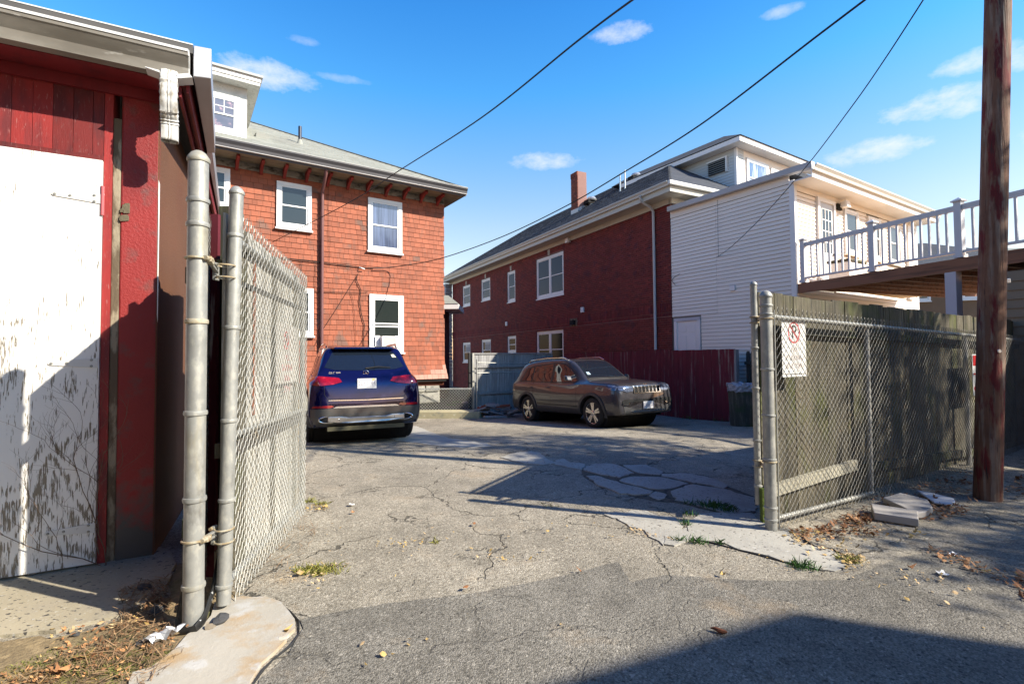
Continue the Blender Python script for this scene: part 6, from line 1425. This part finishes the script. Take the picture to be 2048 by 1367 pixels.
text('plate_lettering', '5TNV 31', .098, M('plate_ink2', (.28, .26, .34), .5), pl, Matrix.Translation((fx + .0006, 0, .515)) @ FB_, .0005, .86)
text('badge_lettering', 'Jeep', .06, mt_chrome, jp, Matrix.Translation((front_x(0, .965) + .004, 0, .975)) @ FB_, .001, 1.2)
MB().tube([(1.05, -.70, 1.05), (1.03, -.71, 1.30), (1.0, -.72, 1.75)], .004, 5).build('aerial', mt_black, jp)
patch(bv, [(.80, -.42), (.80, -.52), (.72, -.50), (.72, -.42)], 'T', 'windscreen_sticker', M('pale_blue_sticker', (.55, .70, .80), .5), jp, d=.007)
h = bv.ray_cast(Vector((.42, .0, 3)), Vector((0, 0, -1)))[0]; MB().box(.36, .40, -.05, .08, h.z - .10, h.z - .04).build('rear_view_mirror', mt_black, jp)
MB().tube([(.88, -.45, 1.15), (.80, -.2, 1.185), (.76, .1, 1.20)], .006, 5).build('wiper', mt_black, jp); MB().tube([(.88, .1, 1.17), (.80, .35, 1.185), (.74, .5, 1.2)], .006, 5).build('wiper', mt_black, jp)
set_car(jp, 1.86, 12.93, math.atan2(-.850, .527), 1.317)
# ================================================================ wires overhead
mt_wire = M('service_cable', (.012, .012, .013), .6)
def wire(name, pts, r, lab, sag=0.0):
    P = [Vector(p) for p in pts]; out = []
    for i in range(len(P) - 1):
        for k in range(12):
            t = k / 12; q = [P[max(i - 1, 0)], P[i], P[i + 1], P[min(i + 2, len(P) - 1)]]; out.append(Vector(crom(q[0], q[1], q[2], q[3], t)))
    out.append(P[-1]); return tag(MB().tube(out, r, 6).build(name, mt_wire, smooth=True), lab, 'cable')
def aw(px, py, Y): return at_y(px, py, Y)
x_, z_ = FO.hy(545, 484, -.12); e0 = FO.w(x_, -.12, z_)
wire('overhead_cable', [aw(1290, -18, 3.6), aw(1158, 80, 4.6), aw(962, 236, 6.4), aw(800, 340, 8.6), aw(700, 404, 10.0), e0], .009, 'upper black overhead cable running down to the orange house wall')
x_, z_ = FO.hy(748, 536, -.10); e1 = FO.w(x_, -.10, z_)
wire('overhead_cable', [aw(1762, -24, 4.6), aw(1640, 68, 5.2), aw(1400, 250, 7.0), aw(1245, 346, 8.6), aw(1130, 413, 10.2), aw(1000, 475, 12.0), aw(880, 517, 13.6), aw(800, 532, 14.4), e1], .012, 'thick overhead cable sweeping past the brick chimney to the orange house')
x_, z_ = FC.hx(1437, 512, -.03); x2, z2 = FC.hx(1350, 553, -.03)
wire('overhead_cable', [aw(1862, -24, 4.8), aw(1770, 118, 5.8), aw(1700, 218, 6.8), aw(1605, 342, 8.6), aw(1510, 448, 10.8), FC.w(-.03, x_, z_), FC.w(-.03, x2, z2), FC.w(-.03, x2 - .0, z2 - .25)], .007, 'thin cable from the sky down across the cream siding')
x_, z_ = FC.hx(1435, 400, -.022); x2, z2 = FC.hx(1437, 512, -.022)
MB().tube([(-.028, x_, z_ - .0), (-.028, x2, z2)], .004, 4).build('wall_cable', mt_wire, ce)

# ================================================================ the alley behind the camera: what shades the foreground, and houses added to cut sky fill
nb = thing('unseen_house', 'large house behind the photographer whose roof shades the alley', 'house')
m_nb = M('unseen_house_siding', (.30, .28, .25), .8, bump=(8, (.2, .2, 6), .6, .02))
A = Vector((5.93, -.55)); Rg = Vector((10.72, -.55)); rd = Vector((.76, -.65)) * 9
q = [A, Rg, Rg + rd, A + rd]; MBn = MB().hexa([(q[0].x, q[0].y, -.1), (q[1].x, q[1].y, -.1), (q[2].x, q[2].y, -.1), (q[3].x, q[3].y, -.1), (q[0].x, q[0].y, 5.0), (q[1].x, q[1].y, 7.0), (q[2].x, q[2].y, 7.0), (q[3].x, q[3].y, 5.0)]); MBn.build('wall', m_nb, nb, fix=True)
MB().hexa([(q[0].x, q[0].y, 5.003), (q[1].x, q[1].y, 7.003), (q[2].x, q[2].y, 7.003), (q[3].x, q[3].y, 5.003), (q[0].x, q[0].y, 5.05), (q[1].x, q[1].y, 7.06), (q[2].x, q[2].y, 7.06), (q[3].x, q[3].y, 5.05)]).build('roof', mt_roofd, nb, fix=True)
sky_block_left = thing('unseen_house', 'tall grey house to the left behind the garage, out of frame', 'house', (-12.5, -1.5, 0), .0)  # house out of view, added to block skylight from the left
MB().box(-4, 3, -7, 6, -.1, 8.5).build('wall', M('sky_block_grey', (.22, .22, .21), .9), sky_block_left); MB().add([(-4.4, -7.4, 8.5), (3.4, -7.4, 8.5), (3.4, 6.4, 8.5), (-4.4, 6.4, 8.5), (-.5, -4, 10.8), (-.5, 3, 10.8)], [(0, 3, 2, 1), (0, 1, 4), (1, 2, 5, 4), (2, 3, 5), (3, 0, 4, 5)]).build('roof', mt_roofd, sky_block_left)
sky_block_back = thing('unseen_house', 'tall dark house across the alley behind the photographer', 'house', (-3.0, -6.2, 0), .10)  # added unseen house, lowers the sky fill coming from behind
MB().box(-8, 6.5, -9, 0, -.1, 9.5).build('wall', M('sky_block_brick', (.16, .08, .06), .9), sky_block_back); MB().add([(-8.4, -9.4, 9.5), (6.9, -9.4, 9.5), (6.9, .4, 9.5), (-8.4, .4, 9.5), (-4, -4.5, 12), (2.5, -4.5, 12)], [(0, 3, 2, 1), (0, 1, 5, 4), (1, 2, 5), (2, 3, 4, 5), (3, 0, 4)]).build('roof', mt_roofd, sky_block_back)

# ================================================================ trees out of frame to the right (dappled shade)
mt_bark = M('bark', (.12, .09, .065), .95, bump=(14, (5, 5, .4), .9, .02)); mt_leafg = M('autumn_leaves', (.16, .14, .03), .8, isl=.5, layers=[((.30, .14, .03), 3, (1, 1, 1), .5, .6)])
def tree(x, y, h, cr, n_leaf, seed, label, spread=1.0):
    rg = random.Random(seed); t = thing('unseen_tree', label, 'tree', (x, y, gz(x, y) - .1), 0, 'trees beyond the right edge'); mb = MB(); tips = []
    def grow(p, d, ln, r, dep):
        pts = [p.copy()]; k = 5
        for _ in range(k):
            d = (d + Vector((rg.uniform(-.22, .22), rg.uniform(-.22, .22), rg.uniform(-.05, .16)))).normalized(); p = p + d * ln / k; pts.append(p.copy())
            if dep <= 2: tips.append(p.copy())
        mb.tube(pts, [r * (1 - .45 * i / k) for i in range(k + 1)], 7 if dep > 2 else 4, False)
        if dep > 0:
            for _ in range(3 if dep > 1 else 4):
                dd_ = (d + Vector((rg.uniform(-1, 1), rg.uniform(-1, 1), rg.uniform(-.25, .7))) * spread * .85).normalized(); grow(p if rg.random() < .6 else pts[rg.randint(2, 4)], dd_, ln * rg.uniform(.6, .8), r * .52, dep - 1)
    grow(Vector((0, 0, 0)), Vector((0, 0, 1)), h * .36, h * .022, 4); mb.build('trunk', mt_bark, t, smooth=True)
    lf = MB()
    for _ in range(n_leaf):
        c = rg.choice(tips) + Vector((rg.gauss(0, .22), rg.gauss(0, .22), rg.gauss(0, .2))); a = Vector((rg.uniform(-1, 1), rg.uniform(-1, 1), rg.uniform(-.6, .6))).normalized(); b = a.cross(Vector((rg.uniform(-1, 1), rg.uniform(-1, 1), 1))).normalized(); s_ = rg.uniform(.04, .085)
        lf.add([c - a * s_, c + b * s_ * .6, c + a * s_, c - b * s_ * .6], [(0, 1, 2, 3)])
    stuff(lf.build('crown', mt_leafg, t)); return t
tree(11.3, 3.3, 9.5, 3, 8500, 3, 'half-bare autumn tree standing just beyond the right fence', 1.0)
tree(12.6, 1.9, 7.8, 2, 9500, 21, 'small autumn tree in front of the others, nearest the alley', .9)
tree(14.6, 6.2, 10.5, 3, 6000, 9, 'taller half-bare autumn tree behind the deck, further right', 1.1)

# ================================================================ waste bin, rubble, litter
tb = thing('waste_bin', 'tall weathered round bin lined with a clear plastic bag beside the red fence', 'bin', (5.27, 11.45, gz(5.27, 11.45) - .02))
pr = [(.27, 0), (.29, .05), (.305, .5), (.325, .86), (.33, .93)]
mt_bin = M('weathered_bin', (.085, .075, .055), .85, layers=[((.16, .15, .11), 6, (3, 3, .4), .5, .65), ((.05, .09, .02), 2, (1, 1, 1), .55, .7)], bump=(16, (6, 6, .4), .7, .01))
MB().lathe(pr, 28).build('barrel', mt_bin, tb, smooth=True); bg_ = MB(); n = 36; rg = random.Random(2)
for k, (r_, z_) in enumerate([(.335, .80), (.35, .87), (.355, .95), (.335, .99), (.28, .96), (.20, .90), (.1, .93), (0.001, .90)]):
    for i in range(n): a = 2 * PI * i / n; rr_ = r_ + rg.uniform(-.016, .016); bg_.v.append((rr_ * math.cos(a), rr_ * math.sin(a), z_ + rg.uniform(-.025, .025)))
for k in range(7):
    for i in range(n): bg_.f.append((k * n + i, k * n + (i + 1) % n, (k + 1) * n + (i + 1) % n, (k + 1) * n + i))
bg_.build('bin_liner', M('crumpled_plastic', (.42, .42, .46), .15, 0, spec=1.0, var=.3, vs=14, bump=(22, (1, 1, 1), 1.0, .02)), tb)
def rock(name, c, s, m, lab, cat, grp=None, seed=1, parent=None, flat=.6):
    rg = random.Random(seed); b = bmesh.new(); bmesh.ops.create_icosphere(b, subdivisions=2, radius=1)
    ax = [Vector((rg.uniform(-1, 1), rg.uniform(-1, 1), rg.uniform(-1, 1))).normalized() for _ in range(7)]
    for v in b.verts:
        k = min(1.0, min(.62 / max(.05, v.co.dot(a)) for a in ax)); v.co *= k * rg.uniform(.94, 1.05); v.co.z *= flat; v.co *= s
    me = bpy.data.meshes.new(name); b.to_mesh(me); b.free(); me.materials.append(m); o = link(name, me, parent, tuple(c)); o.rotation_euler = (0, 0, rg.uniform(0, 6))
    if lab: tag(o, lab, cat, grp)
    return o
mt_rock = M('dark_rock', (.06, .06, .062), .85, bump=(30, (1, 1, 1), .9, .01), layers=[((.16, .16, .16), 20, (1, 1, 1), .6, .66)])
rock('asphalt_lump', gnd(441, 1250) + Vector((0, 0, .03)), .052, mt_rock, 'dark asphalt lump on the rust-stained concrete right of the post foot', 'rock', None, 3)
rock('asphalt_lump', gnd(421, 1260) + Vector((0, 0, .02)), .034, M('tan_rock', (.22, .18, .13), .9), 'small tan lump between the post foot and the dark asphalt lump', 'rock', None, 5)
for i, (px, py, s_, l_) in enumerate(((312, 1225, .05, 'black lump in the shadow left of the tall post'), (290, 1180, .05, 'dark clod near the wall corner behind the post'), (285, 1288, .035, 'grey stone among the brown leaves at lower left'), (150, 1272, .022, 'small dark stone at the edge of the door slab'))):
    rock('stone', gnd(px, py) + Vector((0, 0, s_ * .4)), s_, mt_rock, l_, 'rock', None, 10 + i)
# crushed silver wrapper
wr = MB(); rg = random.Random(3); c = gnd(328, 1283) + Vector((0, 0, .02))
for i in range(5):
    for j in range(7): wr.v.append((c.x + (i - 2) * .018 + rg.uniform(-.006, .006) + (j - 3) * .012, c.y + (j - 3) * .018 + rg.uniform(-.006, .006), c.z + rg.uniform(0, .045)))
for i in range(4):
    for j in range(6): wr.f.append((i * 7 + j, (i + 1) * 7 + j, (i + 1) * 7 + j + 1, i * 7 + j + 1))
tag(wr.build('foil_wrapper', M('foil', (.5, .5, .5), .4, .6, var=.3)), 'crumpled silver wrapper at the foot of the tall post', 'litter')
for i, (px, py, l_) in enumerate(((703, 1012, 'white scrap of paper on the sunlit asphalt right of the open gate'), (1905, 1112, 'white scrap among leaves at the lower right'), (1885, 1152, 'torn white scrap on the asphalt below the line of leaves'), (63, 1153, 'white paint flake at the foot of the garage door'))):
    c = gnd(px, py) + Vector((0, 0, .012)); mb = MB(); rg = random.Random(i + 20); s_ = .034 if i < 3 else .022
    for a in range(4):
        for b in range(3): mb.v.append((c.x + (a - 1.5) * s_ * .6 + rg.uniform(-.01, .01), c.y + (b - 1) * s_ * .7 + rg.uniform(-.01, .01), c.z + rg.uniform(0, .02)))
    for a in range(3):
        for b in range(2): mb.f.append((a * 3 + b, (a + 1) * 3 + b, (a + 1) * 3 + b + 1, a * 3 + b + 1))
    tag(mb.build('paper_scrap', mt_white), l_, 'litter')
# cigar-shaped dry leaf roll
c = gnd(1437, 1268) + Vector((0, 0, .02)); tag(MB().tube([c + Vector((-.03, .025, 0)), c + Vector((-.015, .012, .006)), c + Vector((0, .002, .002)), c + Vector((.026, -.013, 0)), c + Vector((.036, -.02, .004))], [.003, .008, .012, .011, .004], 8).build('curled_leaf', M('dark_orange_leaf', (.22, .08, .035), .8, var=.4, vs=40, bump=(40, (1, 1, 1), .4, .003)), smooth=True), 'brown curled leaf lying alone in the foreground shadow', 'leaf')
# rubble pile at the back of the lot
rb = thing('rubble_pile', 'heap of broken boards and concrete in front of the grey stockade fence', 'rubble', (0, 0, 0)); rg = random.Random(6)
mt_rub = M('grey_rubble', (.26, .25, .26), .9, rv=.3, bump=(20, (1, 1, 1), .6, .02)); mt_rubred = M('red_rubble', (.32, .09, .05), .85)
for k in range(22):
    px = rg.uniform(958, 1030); py = 828 - rg.uniform(0, 26) * (1 - abs(px - 990) / 60); base = at_y(px, py, 14.75 + rg.uniform(-.2, .3)); L_ = rg.uniform(.15, .45)
    a = rg.uniform(-.6, .6); d = Vector((math.cos(a), math.sin(a) * .6, rg.uniform(-.25, .35))).normalized() * L_ / 2
    MB().bar(base - d, base + d, rg.uniform(.08, .2), rg.uniform(.03, .07)).build('broken_board' if k % 3 else 'concrete_lump', mt_rubred if (k % 7 == 3) else mt_rub, rb)
for k in range(8): px = rg.uniform(965, 1025); p = at_y(px, 826, 14.9); rock('concrete_lump', p, rg.uniform(.08, .15), mt_rub, None, None, None, 40 + k, rb)
tag(MB().bar(at_y(968, 833, 14.35), at_y(1013, 833, 14.6), .12, .05).build('plank', mt_greywood), 'pale plank lying on the asphalt in front of the rubble pile', 'plank')
tag(MB().bar(at_y(1075, 738, 13.5) * 1.0 + Vector((0, 4, 0)) * 0, at_y(1075, 738, 13.5) + Vector((.01, 0, .01)), .01, .01).build('x', mt_liner), 'x', 'x') if False else None
db = thing('litter_heap', 'dark bags and white scraps against the foot of the red fence', 'litter', (0, 0, 0))
for k in range(6): px = 1385 + k * 11; p = gnd(px, 831 - k * 1.5) + Vector((0, 0, .06)); rock('bag', p, rg.uniform(.10, .16), mt_white if k in (1, 3) else M('dark_bag', (.03, .03, .035), .4) if k == 0 else bpy.data.materials['dark_bag'], None, None, None, 60 + k, db)
rock('stone', gnd(930, 815) + Vector((0, .6, .12)), .22, mt_stone, 'pale flat stone lying on the raised strip by the low fence', 'rock', None, 77, None, .3)
tag(MB().bar(gnd(1505, 874), gnd(1545, 872) + Vector((0, 0, .02)), .16, .07).build('brown_mound', mt_dirt), 'low brown mound beside the open right gate', 'mound') if False else None

# ================================================================ leaf litter, grass
LEAF = [[(-.5, 0, 0), (-.2, .28, .1), (.15, .32, .04), (.5, 0, .12), (.2, -.26, .02), (-.2, -.3, .12)], [(-.5, 0, .1), (-.1, .16, 0), (.5, .02, .16), (-.05, -.17, .02)], [(-.4, -.1, 0), (-.3, .3, .1), (0, .12, .02), (.3, .4, .15), (.3, .05, .02), (.5, -.1, .1), (.1, -.15, .02), (0, -.4, .12)]]
def in_poly(p, poly):
    c = False; j = len(poly) - 1
    for i in range(len(poly)):
        if (poly[i][1] > p[1]) != (poly[j][1] > p[1]) and p[0] < (poly[j][0] - poly[i][0]) * (p[1] - poly[i][1]) / (poly[j][1] - poly[i][1]) + poly[i][0]: c = not c
        j = i
    return c
def scatter(mb, pxs, n, smin, smax, rg, shapes=LEAF, h=.006, dens=None):
    poly = [tuple(gnd(*p)[:2]) for p in pxs]; x0, x1 = min(p[0] for p in poly), max(p[0] for p in poly); y0, y1 = min(p[1] for p in poly), max(p[1] for p in poly); k = 0; g = 0
    cl = [(rg.uniform(x0, x1), rg.uniform(y0, y1)) for _ in range(max(3, n // 25))]
    while k < n and g < n * 30:
        g += 1
        if rg.random() < .6: c = rg.choice(cl); p = (rg.gauss(c[0], .12), rg.gauss(c[1], .10))
        else: p = (rg.uniform(x0, x1), rg.uniform(y0, y1))
        if not in_poly(p, poly): continue
        s_ = rg.uniform(smin, smax); a = rg.uniform(0, 2 * PI); t1, t2 = rg.gauss(0, .35), rg.gauss(0, .35); sh = rg.choice(shapes); z = gz(*p) + h + rg.uniform(0, .012)
        vs = []
        for (u, v, w) in sh: x = u * s_; y = v * s_; zz = w * s_ + x * t1 + y * t2; vs.append((p[0] + x * math.cos(a) - y * math.sin(a), p[1] + x * math.sin(a) + y * math.cos(a), z + zz + abs(t1) * s_ * .4 + abs(t2) * s_ * .3))
        mb.add(vs, [tuple(range(len(sh)))]); k += 1
rg = random.Random(12)
mt_l1 = M('brown_leaves', (.30, .13, .05), .75, isl=.45, var=.3, vs=.6, layers=[((.48, .24, .10), 2.5, (1, 1, 1), .5, .56)]); mt_l2 = M('pale_yellow_leaves', (.46, .31, .10), .75, isl=.3, layers=[((.60, .42, .22), 3, (1, 1, 1), .5, .55)]); mt_l3 = M('dark_needles', (.24, .15, .08), .85, isl=.5)
lit = MB()
scatter(lit, [(1575, 1062), (1640, 1058), (1735, 1015), (1740, 1040), (1760, 1075), (1700, 1072), (1650, 1085), (1600, 1088)], 420, .02, .05, rg)
scatter(lit, [(1730, 1003), (1800, 985), (1940, 940), (1960, 1000), (1930, 1030), (1850, 1050), (1760, 1010)], 420, .02, .055, rg)
scatter(lit, [(2000, 985), (2060, 935), (2100, 960), (2060, 1000)], 200, .02, .06, rg)
scatter(lit, [(120, 1262), (230, 1245), (330, 1230), (350, 1290), (290, 1345), (260, 1367), (0, 1380), (0, 1355), (120, 1310)], 330, .010, .030, rg)
scatter(lit, [(240, 1180), (330, 1165), (345, 1250), (280, 1240)], 130, .012, .034, rg)
scatter(lit, [(1860, 1095), (1960, 1130), (2060, 1170), (2060, 1195), (1950, 1150), (1850, 1110)], 90, .02, .045, rg)
scatter(lit, [(2030, 1150), (2080, 1150), (2080, 1230), (2035, 1210)], 60, .03, .06, rg)
stuff(lit.build('leaf_litter', mt_l1))
o = bpy.data.objects['leaf_litter']; tag(o, 'brown and orange dead leaves strewn along the fence foot and beside the garage', 'leaf litter')
l2 = MB(); scatter(l2, [(1560, 1068), (1760, 1040), (1860, 1070), (1720, 1110), (1705, 1150), (1640, 1150)], 130, .02, .045, rg); scatter(l2, [(100, 1262), (350, 1230), (360, 1300), (200, 1367), (60, 1367)], 60, .012, .04, rg)
scatter(l2, [(560, 1140), (640, 1125), (700, 1130), (650, 1175), (560, 1165)], 60, .012, .03, rg); scatter(l2, [(600, 1015), (650, 1010), (670, 1022), (610, 1024)], 40, .02, .04, rg); scatter(l2, [(620, 1050), (1250, 1030), (1350, 1100), (1100, 1120), (640, 1130)], 70, .015, .035, rg)
scatter(l2, [(1680, 1110), (1730, 1115), (1740, 1135), (1690, 1142)], 70, .02, .04, rg); scatter(l2, [(1340, 1100), (1700, 1170), (2048, 1290), (2048, 1150), (1700, 1120)], 60, .015, .035, rg); scatter(l2, [(620, 1150), (1300, 1130), (1500, 1367), (640, 1367)], 12, .02, .035, rg)
scatter(l2, [(1245, 1048), (1300, 1070), (1480, 1100), (1600, 1135), (1590, 1145), (1440, 1100), (1270, 1070)], 60, .012, .03, rg)
tag(stuff(l2.build('leaf_litter', mt_l2)), 'pale yellow dead leaves scattered thinly over the asphalt', 'leaf litter')
nd = MB(); NEED = [[(-.5, -.03, 0), (.5, -.02, .05), (.5, .02, .05), (-.5, .03, 0)]]
scatter(nd, [(235, 1185), (335, 1160), (350, 1290), (300, 1345), (180, 1320), (240, 1240)], 900, .03, .09, rg, NEED); scatter(nd, [(20, 1367), (150, 1300), (300, 1290), (380, 1300), (290, 1380)], 700, .02, .06, rg, NEED); scatter(nd, [(465, 1175), (600, 1020), (640, 1060), (560, 1190), (500, 1195)], 260, .02, .06, rg, NEED); scatter(nd, [(1570, 1062), (1740, 1015), (1940, 950), (1950, 1000), (1760, 1075), (1620, 1090)], 600, .02, .06, rg, NEED)
tag(stuff(nd.build('dead_twigs', mt_l3)), 'fine dark dead stems and needles in the corners of the ground', 'leaf litter')
def grass(name, spots, m, lab, hmin=.03, hmax=.08, n=60, r=.1, flat=.5):
    mb = MB(); rg = random.Random(hash(name) % 1000 if False else len(spots) * 7 + n)
    for (px, py, rr_, k_) in spots:
        c = gnd(px, py)
        for _ in range(int(n * k_)):
            a = rg.uniform(0, 2 * PI); q = rr_ * math.sqrt(rg.random()); x = c.x + q * math.cos(a) * 1.4; y = c.y + q * math.sin(a) * .8; z = gz(x, y); h_ = rg.uniform(hmin, hmax); l = Vector((rg.gauss(0, flat), rg.gauss(0, flat), 1)).normalized() * h_; w = Vector((math.cos(a + 1), math.sin(a + 1), 0)) * rg.uniform(.0015, .004)
            p = Vector((x, y, z)); mb.add([p - w, p + w, p + l * .6 + w * .7, p + l + Vector((l.x * .4, l.y * .4, -h_ * .1)), p + l * .6 - w * .7], [(0, 1, 2, 3, 4)])
    return tag(stuff(mb.build(name, m)), lab, 'grass')
mt_grass = M('fresh_grass', (.05, .14, .02), .7, isl=.3); mt_grassy = M('yellowing_grass', (.26, .25, .05), .7, isl=.35); mt_moss = M('mossy_groundcover', (.16, .16, .04), .9, isl=.5, layers=[((.25, .14, .05), 2, (1, 1, 1), .5, .6)])
grass('grass', [(1425, 1012, .10, 2.2), (1440, 1018, .12, 1.8), (1385, 1008, .07, .6), (1460, 1024, .06, .5), (1380, 1030, .05, .4), (1372, 1050, .04, .4), (1395, 1085, .06, .7), (1360, 1083, .04, .3), (1610, 1136, .07, 1.0), (1590, 1132, .04, .4), (1440, 1088, .03, .3)], mt_grass, 'bright green weeds growing in the cracks between the concrete slabs', .03, .085, 90)
grass('grass', [(628, 1143, .09, 2.4), (660, 1140, .10, 1.0), (620, 1003, .05, .8), (645, 1008, .05, .6), (1700, 1122, .06, 1.4), (870, 1085, .04, .2), (1100, 1012, .05, .2)], mt_grassy, 'yellowing grass tufts in the asphalt beside the open gate', .02, .07, 110, flat=.8)
gm = grass('ground_cover', [(60 + 27 * k, 1362 - 10 * (k % 4) - 3.2 * k, .16, 1.0) for k in range(10)] + [(330, 1318, .08, .8), (350, 1310, .05, .5)], mt_moss, 'low mossy green and brown ground cover at the lower left corner', .008, .028, 420, flat=1.2)
grass('grass', [(905, 812, .15, 1.2), (915, 806, .2, 1.2), (1425, 838, .3, 1.5), (1450, 842, .25, 1.2), (1380, 838, .2, .5)], mt_grass, 'dark green weeds at the back of the lot by the fences', .06, .16, 90)
# single leaves large enough to tell apart
LM = [mt_l2, mt_l1]
for i, (px, py, s_, m, l_) in enumerate(((600, 1152, .06, 0, 'bright yellow maple leaf in the grass tuft beside the open gate'), (705, 1028, .05, 1, 'orange leaf below the white paper scrap'), (1161, 1147, .07, 1, 'dark curled leaf in the middle of the sunlit asphalt'), (933, 1181, .05, 1, 'tan leaf on the edge of the alley paving'), (1445, 1153, .05, 0, 'light leaf on the asphalt left of the concrete apron'), (1822, 1140, .08, 1, 'large curled brown leaf on the asphalt at right'), (948, 1052, .05, 1, 'dark leaf scrap near the long crack'), (120, 1352, .10, 1, 'long orange leaf on the moss at the lower left'), (170, 1322, .09, 0, 'pale orange leaf above the moss at lower left'), (392, 1255, .09, 1, 'orange leaf caught at the bottom of the tall post'), (372, 1248, .09, 1, 'folded brown leaf behind the bottom of the tall post'), (568, 1268, .06, 0, 'group of upright tan leaves at the chipped edge of the pale concrete'), (445, 1135, .08, 1, 'rust-coloured leaf wedged between the two gate pipes'))):
    mb = MB(); c = gnd(px, py); sh = LEAF[(i * 2) % 3]; tl = .9 if i > 8 else .25
    vs = [(u * s_, v * s_, w * s_ * 2 + abs(u) * s_ * tl) for u, v, w in sh]; mb.add(vs, [tuple(range(len(sh)))]); o = mb.build('fallen_leaf', LM[m]); o.location = c + Vector((0, 0, .015 if i < 12 else .06)); o.rotation_euler = (.2 if i < 9 else 1.0, .1, i * 1.3)
    q = o.modifiers.new('solid', 'SOLIDIFY'); q.thickness = .001; tag(o, l_, 'leaf')
# broken tar edge round the pale concrete
te = [(560, 1208), (582, 1224), (598, 1245), (596, 1270), (580, 1292), (548, 1318), (528, 1338), (505, 1372)]
for a, b in zip(te, te[1:]):
    pass
trp = [gnd(*p) + Vector((RND.uniform(-.01, .01), RND.uniform(-.01, .01), .004)) for p in te]
struct(MB().tube(trp, [.003, .008, .010, .006, .011, .005, .009, .006], 7, ell=.5).build('kerb', mt_tar))
tr2 = [gnd(*p) + Vector((0, 0, .002)) for p in [(1602, 1070), (1614, 1085), (1630, 1094), (1665, 1100), (1690, 1112), (1712, 1118)]]
struct(MB().tube(tr2, [.006, .014, .012, .014, .012, .004], 7, ell=.5).build('kerb', mt_tar))
tr3 = [gnd(*p) + Vector((0, 0, .000)) for p in [(1380, 1078), (1420, 1085), (1470, 1098), (1530, 1114), (1590, 1130), (1650, 1143)]]
struct(MB().tube(tr3, [.006, .012, .010, .012, .010, .004], 7, ell=.5).build('kerb', mt_tar))
